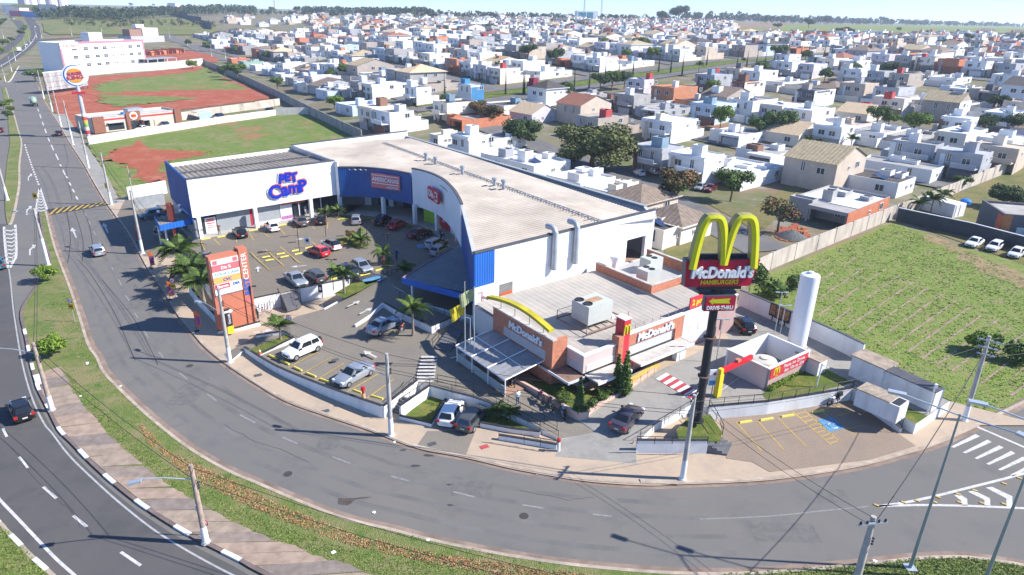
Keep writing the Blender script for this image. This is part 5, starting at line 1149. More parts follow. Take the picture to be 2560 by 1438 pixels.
tt = thing('round_tank','round pale plastic tank inside the white walled yard','tank',ky.location + Matrix.Rotation(R(36),3,'Z') @ Vector((2.8,2.2,0)));MB().lathe([(1.2,0),(1.3,.3),(1.3,1.2),(1.15,1.45),(.5,1.6),(.48,1.7),(.1,1.72)],n=24).obj('tank_body',M('tank_cream',(.58,.55,.46),.5,.06),tt,smooth=.5)
# height bar
hb = thing('height_bar','red overhead height bar on a yellow post at the drive-through','barrier',G(1792,990,1.3),R(38));MB().box(-.3,.3,-.25,.25,0,2.4).obj('yellow_post',m_yel,hb);MB().box(-.2,.2,-.2,.2,2.4,3.0).obj('post_head',m_yel,hb);MB().box(.2,5.0,-.15,.15,2.45,2.95).obj('red_bar',M('bar_red',(.62,.02,.03),.45,.05),hb);MB().box(2.4,2.9,-.2,.2,2.95,3.2).obj('bar_light',m_brick,hb)
mbd = thing('menu_notice','white and blue notice board on a post beside the yellow post','notice board',G(1778,990,1.3),R(10));MB().tube([(0,0,0),(0,0,1.4)],.06,6).obj('post',m_grey,mbd);MB().box(-.5,.5,-.05,.05,1.2,2.9).obj('panel',m_pure,mbd);MB().box(-.45,.45,-.06,-.052,1.25,1.75).obj('blue_print',M('notice_blue',(.08,.25,.5),.5,.3,5),mbd);MB().box(-.15,.15,-.06,-.052,2.3,2.6).obj('red_print',m_redsign,mbd)
for k,(x,y) in enumerate([(1930,800),(1945,808),(1960,815)]):
 b_ = thing('menu_board','%s of three dark illustrated menu boards against the lane wall' % ['first','second','third'][k],'menu board',G(x,y,1.3),R(-57),'menu boards');MB().box(-.55,.55,-.08,.08,.5,2.1).obj('casing',m_dark,b_);MB().box(-.45,.45,-.09,-.082,.75,2.0).obj('menu_print',M('menu_print',(.3,.16,.08),.4,.7,5),b_);MB().tube([(0,0,0),(0,0,.5)],.08,6).obj('post',m_dark,b_)
q = G(2040,968,1.3);pst_ = thing('white_lamp_frame','white angled post with a hinged white panel on the upper lawn','post',q);MB().tube([(0,0,0),(.1,0,2.7)],.07,6).obj('post',m_pure,pst_);MB().tube([(.1,0,2.6),(.7,-.3,2.3)],.05,6).obj('arm',m_pure,pst_)
q = G(2317,1035,1.22);pst_ = thing('white_light_post','white square post by the mesh door shed','post',q);MB().tube([(0,0,0),(0,0,2.8)],.07,6).obj('post',m_pure,pst_);MB().box(-.05,.2,-.1,.1,2.8,3.2).obj('lamp',m_pure,pst_)
# ================================================================ tenant sign tower
TP = G(592,812,.45);TA = rz(G(553,826,.45),G(634,803,.45))
tot = thing('tenant_sign_tower','tall terracotta sign tower with stacked shop name panels beside the street','sign',TP,TA)
m_terra = M('terracotta_panel',(.50,.17,.10),.75,.07,.5)
MB().box(-2.15,1.15,-.5,.5,0,9.0).obj('tower_body',m_terra,tot);MB().box(1.16,2.15,-.62,.55,.0,9.3).obj('tower_fin',m_terra,tot)
for i,(mt,tx,tc) in enumerate([(M('panel_pale_pink',(.70,.62,.62),.5,.1,2),'',m_pinkred),(m_pinkred,'Dia %',m_pure),(m_pure,'TODA CASA',M('letter_teal',(.2,.4,.55),.5,.05)),(M('panel_amber',(.70,.42,.13),.5,.05),'CVC',m_deepblue),(m_pure,'',m_pure),(m_pure,'',m_pure)]):
 z = 7.95 - i*.72;p_ = MB().box(-2.0,1.05,-.6,-.502,z,z + .66).obj('name_panel',mt,tot)
 if tx: text(tx,.48,.01,tc,p_,(-.45,-.62,z + .33),0,bold=.01)
 if i == 4: q_ = MB().box(-1.95,-.3,-.62,-.603,z + .06,z + .6).obj('red_plate',m_redsign,p_);text('Pharma',.42,.01,m_pure,q_,(-1.1,-.63,z + .33),0,bold=.02);text('DIA',.45,.01,m_bluelight,p_,(.45,-.62,z + .33),0,bold=.02)
 if i == 0:
  for x_ in (-1.6,.65): MB().box(x_ - .25,x_ + .25,-.61,-.602,z + .1,z + .56).obj('logo_patch',m_pinkred,p_)
me = text_mesh('CENTER',.85,.02,m_pure,space=1.05);o_ = ob('vertical_lettering',me,tot,(1.66,-.64,7.15),(R(90),R(-90),0));me = text_mesh('BEST',.95,.02,m_bluelight,bold=.03,space=1.05);ob('vertical_lettering',me,tot,(1.66,-.64,4.65),(R(90),R(-90),0))
MB().prism([(-.45,0),(0,-.45),(.45,0),(0,.45)],0,.04).obj('diamond_logo',m_pinkred,tot,(1.66,-.63,3.0),(R(90),0,0))
for z in (2.2,4.4): MB().box(-2.14,2.14,-.63,-.625,z,z + .03).obj('panel_joint',m_dark,tot)
es = thing('entry_pillar','narrow black pillar with white arrow and yellow base before the sign tower','sign',G(577,832,.4),TA);MB().box(-.32,.32,-.2,.2,0,3.0).obj('pillar',m_dark,es);MB().box(-.36,.36,-.22,.22,0,.9).obj('yellow_base',m_yel,es)
MB().sheet([(-.5,-.12,0),(.1,-.12,0),(.1,-.28,0),(.55,0,0),(.1,.28,0),(.1,.12,0),(-.5,.12,0)]).obj('white_arrow',m_pure,es,(.05,-.23,2.75),(R(90),0,0));o_ = ob('lettering',text_mesh('Entrada',.4,.01,m_pure),es,(0,-.22,1.85),(R(90),R(-90),0))
# coral mast with floodlights
cm = thing('coral_light_mast','coral red mast with floodlight arms beside the blue carport','mast',G(442,612,.6));m_coral = M('coral_paint',(.66,.13,.08),.5,.08)
MB().tube([(0,0,0),(-.12,.2,4.2)],.26,8).obj('mast',m_coral,cm);MB().box(-.55,.3,-.1,.5,4.0,6.2).obj('mast_box',m_coral,cm);MB().box(-.55,.1,-.2,.4,6.2,6.6).obj('mast_head',m_coral,cm)
for z in (5.6,6.4):
 MB().tube([(-2.0,.1,z - .25),(1.4,.3,z)],.05,5).obj('floodlight_arm',m_coral,cm)
 for x,zz in ((-2.0,z - .3),(1.4,z - .05)): MB().box(x - .16,x + .16,0,.3,zz - .15,zz + .15).obj('floodlight',m_pure,cm)
# ================================================================ vehicles
m_tyre = M('tyre',(.02,.02,.02),.85,.1);m_rim = M('wheel_rim',(.45,.46,.48),.35,.05,metal=.7);m_carglass = M('car_glass',(.015,.02,.025),.06,0,spec=.7)
m_head = M('headlamp',(.7,.72,.74),.15,0,spec=.7);m_tail = M('tail_lamp',(.42,.02,.02),.25,0);m_plate = M('number_plate',(.6,.6,.58),.5,0);m_bumper = M('dark_plastic',(.03,.03,.032),.6,.05)
PAINT = {k: M('paint_' + k,c,r_,0,metal=mt,coat=.6,spec=.5) for k,c,r_,mt in [('white',(.78,.78,.77),.35,0),('silver',(.42,.45,.48),.32,.5),('bluesilver',(.30,.36,.43),.32,.5),('black',(.012,.012,.014),.25,0),('grey',(.09,.095,.10),.3,.3),('violet',(.10,.085,.11),.28,.5),('red',(.46,.015,.025),.3,0),('darkred',(.14,.01,.018),.3,.2),('navy',(.02,.035,.075),.3,.2),('teal',(.05,.13,.18),.3,.3),('palegreen',(.28,.38,.27),.5,0)]}
def car_proto(kind):
 L,Wd,H,ft = {'hatch': (3.95,1.68,1.48,(.25,.43,.86,.985)),'sedan': (4.5,1.75,1.46,(.27,.43,.70,.86)),'suv': (4.2,1.78,1.66,(.25,.40,.90,.985)),'wagon': (4.25,1.66,1.47,(.27,.42,.93,.985))}[kind]
 hw = Wd/2;up = .12 if kind == 'suv' else 0
 X = lambda f: L/2 - f*L
 root = thing('parked_car','car','car')
 dk = 1.0 if kind == 'sedan' else .97
 st = [(0,.72,.60,.30),(.025,.86,.70,.22),(.10,.965,.80,.18),(.25,1,.92,.18),(.5,1,.94,.18),(.78,1,.96,.18),(.90,.985,dk - .02,.19),(.97,.93,dk - .06,.24),(1.0,.80,.78,.32)]
 mb = MB();rings = []
 for f,wf,zt,zb in st:
  wv = hw*wf;zt += up;zb += up*.6;half = [(wv*.84,zb,1),(wv*.985,zb + .1,1),(wv,(zb + zt)*.5,0),(wv*.985,zt - .14,0),(wv*.90,zt - .02,0),(wv*.5,zt + .025,0),(0,zt + .035,0)]
  full = [(y,z) for y,z,_ in half] + [(-y,z) for y,z,_ in reversed(half[:-1])];i0 = len(mb.v);mb.v += [(X(f),y,z) for y,z in full];rings.append((i0,len(full)))
 for (a,n),(b,_) in zip(rings,rings[1:]):
  for j in range(n): mb.f.append((a + j,b + j,b + (j + 1) % n,a + (j + 1) % n));mb.mi.append(1 if j in (0,n - 2,n - 1) else 0)
 for (a,n) in (rings[0],rings[-1]): mb.f.append(tuple(a + j for j in range(n)));mb.mi.append(0)
 mb.obj('body',[PAINT['white'],m_bumper],root,smooth=.7)
 b0,r0,r1,b1 = ft;zb,zr = .93 + up,H;wb,wr = hw*.93,hw*.74
 def ring_(x0,x1,wd,z,c=.12): return [(x0,0,z),(x0 - c*.3,wd*.75,z),(x0 - c,wd,z),((x0 + x1)/2,wd*1.01,z),(x1 + c,wd,z),(x1 + c*.3,wd*.75,z),(x1,0,z)]
 lo = ring_(X(b0),X(b1),wb,zb - .06);hi = ring_(X(r0),X(r1),wr,zr - .05);tp = ring_(X(r0) - .12,X(r1) + .12,wr*.8,zr + .0)
 def full(rg): return rg + [(x,-y,z) for x,y,z in reversed(rg[1:-1])]
 mb = MB();lo,hi,tp = full(lo),full(hi),full(tp);n = len(lo);mb.v = lo + hi + tp
 for j in range(n):
  k = (j + 1) % n;mb.f.append((j,n + j,n + k,k));mb.mi.append(0);mb.f.append((n + j,2*n + j,2*n + k,n + k));mb.mi.append(0)
 mb.f.append(tuple(2*n + j for j in range(n)));mb.mi.append(0);mb.f = [tuple(reversed(f)) for f in mb.f]
 mb.obj('cabin',[PAINT['white']],root,smooth=.6)
 def lerp(a,b,t): return tuple(p + (q - p)*t for p,q in zip(a,b))
 def pane(name,quad,off):
  a,b,c,d = [Vector(p) for p in quad];nn = (b - a).cross(d - a).normalized()*off;MB().face([a + nn,b + nn,c + nn,d + nn]).obj(name,m_carglass,root)
 zl,zh = zb + .02,zr - .10
 def wx(f0,f1,t): return X(f0) + (X(f1) - X(f0))*t
 pane('windscreen',[(wx(b0,r0,.15),-wb*.80,zl),(wx(b0,r0,.15),wb*.80,zl),(wx(b0,r0,.92),wr*.80,zh + .02),(wx(b0,r0,.92),-wr*.80,zh + .02)],.035)
 pane('rear_window',[(wx(b1,r1,.2),wb*.78,zl + .04),(wx(b1,r1,.2),-wb*.78,zl + .04),(wx(b1,r1,.9),-wr*.78,zh),(wx(b1,r1,.9),wr*.78,zh)],.035)
 for s in (1,-1):
  def sy(t): return s*(wb + (wr - wb)*t + .012)
  xm = (X(r0)*.45 + X(r1)*.55)
  for q in ([(wx(b0,r0,.42) - .12,sy(.2),zl + .03),(xm + .04,sy(.2),zl + .03),(xm + .04,sy(.86),zh + .01),(X(r0) - .16,sy(.86),zh + .01)],[(xm - .04,sy(.2),zl + .03),(wx(b1,r1,.45) + .16,sy(.2),zl + .03),(X(r1) + .14,sy(.86),zh + .01),(xm - .04,sy(.86),zh + .01)]):
   MB().face([Vector(p) + Vector((0,s*.012,0)) for p in (q if s < 0 else list(reversed(q)))]).obj('side_window',m_carglass,root)
  MB().box(X(b0) - .35,X(b0) - .2,min(s*wb,s*(hw + .16)),max(s*wb,s*(hw + .16)),zb + .02,zb + .15).obj('mirror',m_bumper,root)
  MB().box(X(.085),X(.012),min(s*hw*.5,s*hw*.87),max(s*hw*.5,s*hw*.87),.60 + up,.74 + up).obj('headlight',m_head,root)
  MB().box(X(.998) - .01,X(.955),min(s*hw*.62,s*hw*.94),max(s*hw*.62,s*hw*.94),.66 + up,.90 + up).obj('tail_light',m_tail,root)
 MB().box(X(1.0) - .02,X(.99),-.2,.2,.52 + up,.64 + up).obj('number_plate',m_plate,root)
 MB().box(X(.03),X(-.002) + .012,-hw*.5,hw*.5,.36 + up,.54 + up).obj('grille',m_bumper,root)
 for f in (.175,.815):
  for s in (1,-1):
   r_ = .31 + up*.3;t_ = MB().lathe([(r_*.6,-.1),(r_*.98,-.1),(r_,-.06),(r_,.06),(r_*.98,.1),(r_*.6,.1)],n=18).mesh('wheel',m_tyre,.6);wo = ob('wheel',t_,root,(X(f),s*(hw - .08),r_),(R(90),0,0));MB().lathe([(r_*.62,-.105 if s > 0 else .085),(r_*.62,-.09 if s > 0 else .105)],n=14).obj('rim',m_rim,wo)
 if kind == 'suv': MB().lathe([(.3,0),(.3,.2)],n=18).obj('spare_wheel',m_tyre,root,(X(1.0),.15,.95),(0,R(-90),0))
 return root
PROTO = {k: car_proto(k) for k in ('hatch','sedan','suv','wagon')};FIRST = set()
def car(kind,paint,c,f,z,label,scale=1.0,group='cars',name='parked_car',roofpaint=None):
 p = G(*c) if z is None else G(*c,z);q = G(*f) if z is None else G(*f,z)
 if kind not in FIRST: FIRST.add(kind);o = PROTO[kind];cs = kids(o);KIDS[o.name] = cs
 else:
  o = copy_tree(PROTO[kind])
 o.location = p;o.rotation_euler = (0,0,math.atan2(q.y - p.y,q.x - p.x));o.scale = (scale,)*3
 o['label'] = label;o['group'] = group
 for ch in o.children:
  nm = ch.name.split('.')[0]
  if nm in ('body','cabin'): ch.material_slots[0].link = 'OBJECT';ch.material_slots[0].material = PAINT[roofpaint if nm == 'cabin' and roofpaint else paint]
 return o
g_lot,g_rd = 'cars in the car parks','cars driving on the roads'
for a in [('hatch','black',(56,1036),(32,985),.01,'black hatchback driving away along the avenue',g_rd),('wagon','silver',(245,634),(226,606),.01,'silver estate car driving up the frontage street',g_rd),
 ('suv','white',(757,884),(715,902),.8,'white SUV parked in the front bays by the palm lawn',g_lot),('sedan','silver',(886,947),(846,969),1.03,'silver saloon in the front bays below the concrete pole',g_lot),('sedan','bluesilver',(960,824),(995,807),1.2,'silver saloon in the shade by the stepped white wall',g_lot),
 ('hatch','white',(1128,1044),(1146,1010),.12,'white hatchback parked beside the small grass plot',g_lot),('wagon','grey',(1182,1056),(1208,1026),.12,'dark grey estate car parked next to the white hatchback',g_lot),('sedan','violet',(1567,1057),(1603,1019),.6,'dark violet saloon driving up to the drive-through',g_rd),('hatch','black',(1858,822),(1838,797),1.3,'black hatchback waiting behind the restaurant in the drive-through',g_lot),
 ('sedan','white',(2434,614),(2408,626),.03,'first silver white saloon from the left against the slate wall',g_lot),('wagon','white',(2484,624),(2459,638),.03,'middle white car of the three against the slate wall',g_lot),('hatch','white',(2538,641),(2514,656),.03,'white hatchback at the picture edge against the slate wall',g_lot),
 ('hatch','black',(601,590),(588,575),1.8,'black hatchback in front of the long grey shutter',g_lot),('hatch','white',(681,574),(668,561),1.8,'white hatchback beside the person in orange at the mall',g_lot),('sedan','grey',(752,561),(739,549),1.8,'dark grey saloon before the shop with the white panel',g_lot),('hatch','black',(803,557),(803,545),1.8,'small black hatchback beside the first arcade palm',g_lot),('hatch','silver',(891,557),(892,545),1.8,'silver hatchback alone in front of the arcade garden bed',g_lot),('suv','black',(958,560),(972,551),1.8,'black SUV next to the red hatchback under the blue fascia',g_lot),('hatch','red',(993,570),(1012,560),1.8,'red hatchback beside the black SUV in the shade',g_lot),('sedan','darkred',(1050,591),(1075,583),1.8,'dark red saloon by the supermarket front',g_lot),('wagon','silver',(1091,617),(1112,608),1.8,'silver estate car by the blue disabled bay',g_lot),('hatch','silver',(1100,634),(1118,624),1.8,'silver hatchback half under the entrance canopy edge',g_lot),
 ('hatch','red',(797,637),(775,628),1.8,'bright red hatchback in the sun in the middle bays',g_lot),('hatch','white',(829,620),(812,611),1.8,'white hatchback with black roof next to the red hatchback',g_lot),('sedan','silver',(741,708),(760,722),1.8,'silver saloon facing the street above the grey stairs',g_lot),('wagon','grey',(788,699),(770,686),1.8,'dark grey estate parked beside the silver saloon above the stairs',g_lot),('sedan','navy',(866,688),(884,700),1.8,'dark blue saloon half hidden behind the tall lot palm',g_lot),('hatch','silver',(905,676),(922,686),1.8,'silver hatchback facing the street right of the tall lot palm',g_lot),
 ('suv','teal',(382,545),(362,548),.15,'dark teal SUV in the shaded side entry of the mall',g_lot),('suv','silver',(418,584),(440,575),.5,'silver SUV under the blue carport',g_lot),('sedan','navy',(512,655),(508,635),1.8,'dark blue car behind the top of the tenant sign tower',g_lot),
 ('hatch','black',(148,338),(138,322),.01,'black car on the street by the round burger sign',g_rd),('sedan','white',(356,326),(335,330),None,'white saloon beside the burger restaurant porch',g_lot),('hatch','navy',(410,316),(395,320),None,'dark blue car against the burger restaurant side',g_lot),('suv','black',(545,296),(532,298),None,'black SUV next to the blue frame in the burger car park',g_lot),('suv','black',(672,281),(660,284),None,'black SUV at the far end of the burger car park',g_lot),
 ('hatch','white',(1597,438),(1580,430),.02,'white hatchback at the kerb under the big tree',g_lot),('hatch','white',(1634,434),(1620,428),.02,'white hatchback in the driveway of the balcony house',g_lot),('hatch','silver',(1750,474),(1735,482),.02,'silver car in the carport with grass strips',g_lot),('sedan','darkred',(1775,477),(1760,486),.02,'dark red car in the carport with grass strips',g_lot),
 ('sedan','white',(67,114),(72,108),None,'white car on the far bend of the avenue',g_rd),('hatch','silver',(82,101),(84,94),None,'silver car beyond the white truck on the avenue',g_rd),('sedan','white',(88,69),(88,63),None,'small white car far up the avenue',g_rd),('hatch','white',(35,48),(35,44),None,'white car at the distant roundabout',g_rd),('sedan','black',(117,109),(115,104),None,'dark car at the hotel corner',g_rd),('suv','black',(132,127),(130,120),None,'black SUV parked by the hotel front',g_lot),('hatch','teal',(-2,668),(-6,640),.01,'teal car cut by the picture edge on the avenue',g_rd),('hatch','darkred',(1,330),(-1,318),.01,'dark red car at the picture edge on the avenue',g_rd)]:
 car(a[0],a[1],a[2],a[3],a[4],a[5],group=a[6],roofpaint='black' if 'black roof' in a[5] else None,name='car')
# trucks
def truck(label,p,q,kind):
 p,q = G(*p),G(*q);t = thing('truck',label,'truck',p,math.atan2(q.y - p.y,q.x - p.x),'trucks on the roads')
 mg = PAINT['palegreen'] if kind == 'mixer' else PAINT['white']
 MB().box(1.9,3.4,-1.1,1.1,.7,2.7).obj('cab',mg,t);MB().box(3.35,3.43,-.95,.95,1.7,2.5).obj('windscreen',m_carglass,t);MB().box(-3.6,3.3,-.5,.5,.6,.95).obj('chassis',m_bumper,t)
 for x in (2.6,-1.8,-2.9):
  for s in (-1,1): MB().lathe([(.5,-.15),(.5,.15)],n=14).obj('wheel',m_tyre,t,(x,s*.95,.5),(R(90),0,0))
 if kind == 'mixer': MB().lathe([(.35,-2.4),(.8,-1.9),(1.15,-.2),(1.1,.8),(.5,2.2)],n=16).obj('mixing_drum',PAINT['palegreen'],t,(-1.0,0,2.1),(0,R(78),0),smooth=.6)
 else: MB().box(-3.6,1.7,-1.15,1.15,1.0,3.3).obj('cargo_box',PAINT['white'],t)
truck('pale green concrete mixer truck driving past the earth lot',(86,264),(80,244),'mixer');truck('white box truck on the avenue bend',(50,130),(57,121),'box')
# motorcycles
def moto_proto():
 t = thing('motorcycle','m','motorcycle')
 for x in (-.62,.62): tor = MB().tube([(x + .3*math.cos(k*math.pi/8),0,.31 + .3*math.sin(k*math.pi/8)) for k in range(17)],.055,6,cap=False);tor.obj('wheel',m_tyre,t,smooth=1.0)
 MB().tube([(.62,0,.31),(.45,0,.75),(.36,0,1.0)],.04,6).obj('fork',m_rim,t);MB().tube([(.36,-.34,1.05),(.36,0,1.0),(.36,.34,1.05)],.025,5).obj('handlebar',m_bumper,t);MB().tube([(-.62,0,.31),(-.1,0,.4),(.35,0,.8)],.06,6).obj('frame',m_bumper,t)
 MB().lathe([(.02,-.28),(.13,-.18),(.16,.05),(.1,.26),(.02,.3)],n=10).obj('fuel_tank',PAINT['red'],t,(.12,0,.80),(0,R(80),0),smooth=1.0);MB().box(-.7,0,-.13,.13,.70,.80).obj('seat',m_bumper,t);MB().box(-.2,.2,-.16,.16,.3,.58).obj('engine',m_grey,t);MB().lathe([(.09,0),(.07,.1)],n=10).obj('headlamp',m_head,t,(.46,0,.9),(0,R(90),0));MB().tube([(-.1,.17,.32),(-.7,.2,.4)],.045,6).obj('exhaust',m_rim,t)
 return t
mp = moto_proto();first = True
for (x,y),(fx,fy),z,pt,lb in [((1002,831),(1015,822),1.2,'red','red motorcycle beside the shaded silver saloon'),((1268,955),(1262,945),1.15,'red','red motorcycle nearest the terrace canopy'),((1282,960),(1278,948),1.15,'black','black motorcycle second from the terrace canopy'),((1352,1003),(1346,991),1.1,'darkred','dark red motorcycle against the pink planter wall'),((1376,1018),(1371,1007),1.0,'black','black motorcycle in the middle along the pink planter wall'),((1406,1040),(1400,1029),.8,'bluesilver','pale motorcycle closest to the drive-through entrance'),((2083,1012),(2066,1018),.13,'white','white motorcycle with black box in the side parking'),((642,792),(636,782),.5,'black','black motorcycle beside the tenant sign tower'),((1105,596),(1112,590),1.8,'bluesilver','motorcycle under the supermarket wall'),((1052,600),(1060,597),1.8,'black','black motorcycle in front of the dark red saloon')]:
 o = mp if first else copy_tree(mp)
 if first: kids(mp)
 first = False;p,q = G(x,y,z),G(fx,fy,z);o.location = p;o.rotation_euler = (R(6),0,math.atan2(q.y - p.y,q.x - p.x));o['label'] = lb;o['group'] = 'parked motorcycles'
 for ch in o.children:
  if ch.name.startswith('fuel_tank'): ch.material_slots[0].link = 'OBJECT';ch.material_slots[0].material = PAINT[pt]
 if 'box' in lb: MB().box(-.95,-.45,-.25,.25,.85,1.3).obj('delivery_box',m_bumper,o)
def bicycle(x,y,z,ang,label,col):
 t = thing('bicycle',label,'bicycle',G(x,y,z),R(ang),'bicycles')
 for u in (-.5,.5): MB().tube([(u + .33*math.cos(k*math.pi/8),0,.33 + .33*math.sin(k*math.pi/8)) for k in range(17)],.025,5,cap=False).obj('wheel',m_tyre,t)
 MB().tube([(-.5,0,.33),(-.1,0,.3),(.35,0,.75),(-.2,0,.75),(-.5,0,.33)],.025,5).obj('frame',M('bike_' + col,{'red': (.5,.05,.06),'dark': (.05,.05,.06)}[col],.5,.05),t);MB().tube([(.5,0,.33),(.36,0,.95)],.025,5).obj('fork',m_rim,t);MB().tube([(.36,-.28,.98),(.36,.28,.98)],.02,4).obj('handlebar',m_bumper,t);MB().box(-.35,-.1,-.08,.08,.88,.94).obj('saddle',m_bumper,t);MB().tube([(-.1,0,.3),(-.22,0,.9)],.02,4).obj('seat_post',m_rim,t)
bicycle(965,690,1.8,15,'dark bicycle beside the lamp post in the car park drive','dark');bicycle(975,686,1.8,20,'red bicycle next to the dark one in the car park drive','red');bicycle(662,785,.6,40,'red bicycle lying by the bicycle racks','red')
for k,x in enumerate((648,662,676,690)):
 q = G(x,776 - k*3.2,.55);o = MB().tube([(-.28,0,0),(-.28,0,.8),(0,0,.95),(.28,0,.8),(.28,0,0)],.03,5).obj('bicycle_rack',m_rail,None,q,R(110));tag(o,'%s bicycle rack hoop from the sign tower along the white wall' % ['first','second','third','fourth'][k],'bicycle rack','bicycle racks')
# ================================================================ people
m_skin = M('skin',(.42,.25,.17),.6,.05);m_hair = M('hair',(.025,.018,.014),.7,.1)
def person(label,px,py,z,ang,shirt,trousers,pose='stand',h=1.72):
 v = {'pel': (0,0,.93),'bel': (0,0,1.08),'che': (.01,0,1.34),'nec': (0,0,1.47),'hd0': (.02,0,1.56),'hd1': (.02,0,1.68)}
 rad = {'pel': .15,'bel': .135,'che': .155,'nec': .06,'hd0': .09,'hd1': .095}
 for s,n_ in ((1,'l'),(-1,'r')):
  st = .05 if pose == 'walk' else 0
  v['hip' + n_] = (0,s*.09,.88);v['kne' + n_] = (.03 + s*st*2,s*.10,.48);v['ank' + n_] = (-.02 + s*st*3,s*.11,.09);v['toe' + n_] = (.15 + s*st*3,s*.12,.04)
  v['sho' + n_] = (0,s*.18,1.40)
  if pose == 'arms': v['elb' + n_] = (.05,s*.42,1.42);v['wri' + n_] = (.12,s*.34,1.62);v['han' + n_] = (.15,s*.27,1.68)
  elif pose == 'reach': v['elb' + n_] = (.2,s*.24,1.2);v['wri' + n_] = (.42,s*.2,1.22);v['han' + n_] = (.52,s*.18,1.22)
  else: v['elb' + n_] = (-.02,s*.25,1.13);v['wri' + n_] = (.08,s*.24,.90);v['han' + n_] = (.11,s*.23,.81)
  for k_,r_ in (('hip',.10),('kne',.07),('ank',.05),('toe',.045),('sho',.085),('elb',.05),('wri',.036),('han',.045)): rad[k_ + n_] = r_
 names = list(v);idx = {n_: i for i,n_ in enumerate(names)};ed = [('pel','bel'),('bel','che'),('che','nec'),('nec','hd0'),('hd0','hd1')]
 for n_ in 'lr': ed += [('pel','hip' + n_),('hip' + n_,'kne' + n_),('kne' + n_,'ank' + n_),('ank' + n_,'toe' + n_),('che','sho' + n_),('sho' + n_,'elb' + n_),('elb' + n_,'wri' + n_),('wri' + n_,'han' + n_)]
 me = bpy.data.meshes.new('body_frame');me.from_pydata([v[n_] for n_ in names],[(idx[a],idx[b]) for a,b in ed],[]);o = bpy.data.objects.new('tmp',me);COL.objects.link(o)
 md = o.modifiers.new('s','SKIN');sk = me.skin_vertices[0].data
 for n_ in names: sk[idx[n_]].radius = (rad[n_],rad[n_]);sk[idx[n_]].use_root = n_ == 'pel'
 o.modifiers.new('d','SUBSURF').levels = 1
 dg = bpy.context.evaluated_depsgraph_get();body = bpy.data.meshes.new_from_object(o.evaluated_get(dg));bpy.data.objects.remove(o)
 body.materials.clear()
 for m_ in (m_skin,M('shirt_%.2f_%.2f_%.2f' % shirt,shirt,.85,.1),M('trousers_%.2f_%.2f_%.2f' % trousers,trousers,.85,.1),m_hair,m_bumper): body.materials.append(m_)
 for p in body.polygons:
  c = p.center;p.use_smooth = True
  if c.z > 1.66 or (c.z > 1.55 and c.x < -.02 and abs(c.y) < .12): mi = 3 if abs(c.y) < .14 else 0
  elif c.z > 1.47: mi = 0
  elif c.z > .95 and math.hypot(c.x,abs(c.y) - .18) < .2 or (abs(c.y) < .2 and c.z > .95): mi = 1
  elif abs(c.y) > .2 or c.x > .25: mi = 0
  elif c.z < .09: mi = 4
  else: mi = 2
  p.material_index = mi
 body.name = 'body';r_ = thing('person',label,'person',G(px,py,z),R(ang));r_.scale = (h/1.77,)*3;ob('body',body,r_)
person('person in white shirt and blue jeans standing by the motorcycles',1294,1012,1.12,120,(.75,.75,.73),(.06,.1,.2));person('person in dark top with both arms raised before the grey shutter',549,586,1.95,-80,(.3,.12,.1),(.12,.12,.14),'arms');person('person in orange shirt leaning to the white hatchback',664,581,1.8,20,(.6,.2,.1),(.06,.15,.35),'reach');person('person in blue shirt walking in the shaded car park',992,650,1.8,-100,(.03,.07,.25),(.03,.05,.12),'walk');person('person in dark red shirt beside the bicycles',959,664,1.8,-60,(.2,.05,.06),(.04,.04,.05));person('person in pale clothes inside the pet shop doorway',763,536,1.95,-50,(.65,.68,.72),(.5,.55,.6),'walk');person('person in yellow and black under the supermarket wall',1101,586,1.9,-140,(.5,.4,.1),(.05,.05,.06))
# ================================================================ vegetation
def leafmats(name,cols): return [M('%s_%d' % (name,i),c,.75,.15,2.0,spec=.25) for i,c in enumerate(cols)]
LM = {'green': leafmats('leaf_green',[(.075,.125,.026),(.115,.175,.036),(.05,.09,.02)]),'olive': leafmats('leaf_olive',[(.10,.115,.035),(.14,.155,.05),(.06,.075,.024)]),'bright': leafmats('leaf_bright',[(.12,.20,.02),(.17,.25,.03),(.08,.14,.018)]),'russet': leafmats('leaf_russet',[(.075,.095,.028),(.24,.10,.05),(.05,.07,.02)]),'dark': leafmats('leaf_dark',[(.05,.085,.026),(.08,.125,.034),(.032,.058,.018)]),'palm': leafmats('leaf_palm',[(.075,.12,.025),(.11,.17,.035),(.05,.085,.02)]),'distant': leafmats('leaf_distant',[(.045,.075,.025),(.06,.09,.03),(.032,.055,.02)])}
m_bark = M('bark',(.16,.12,.09),.9,.25,3.0);m_palmbark = M('palm_bark',(.25,.20,.15),.9,.2,4.0)
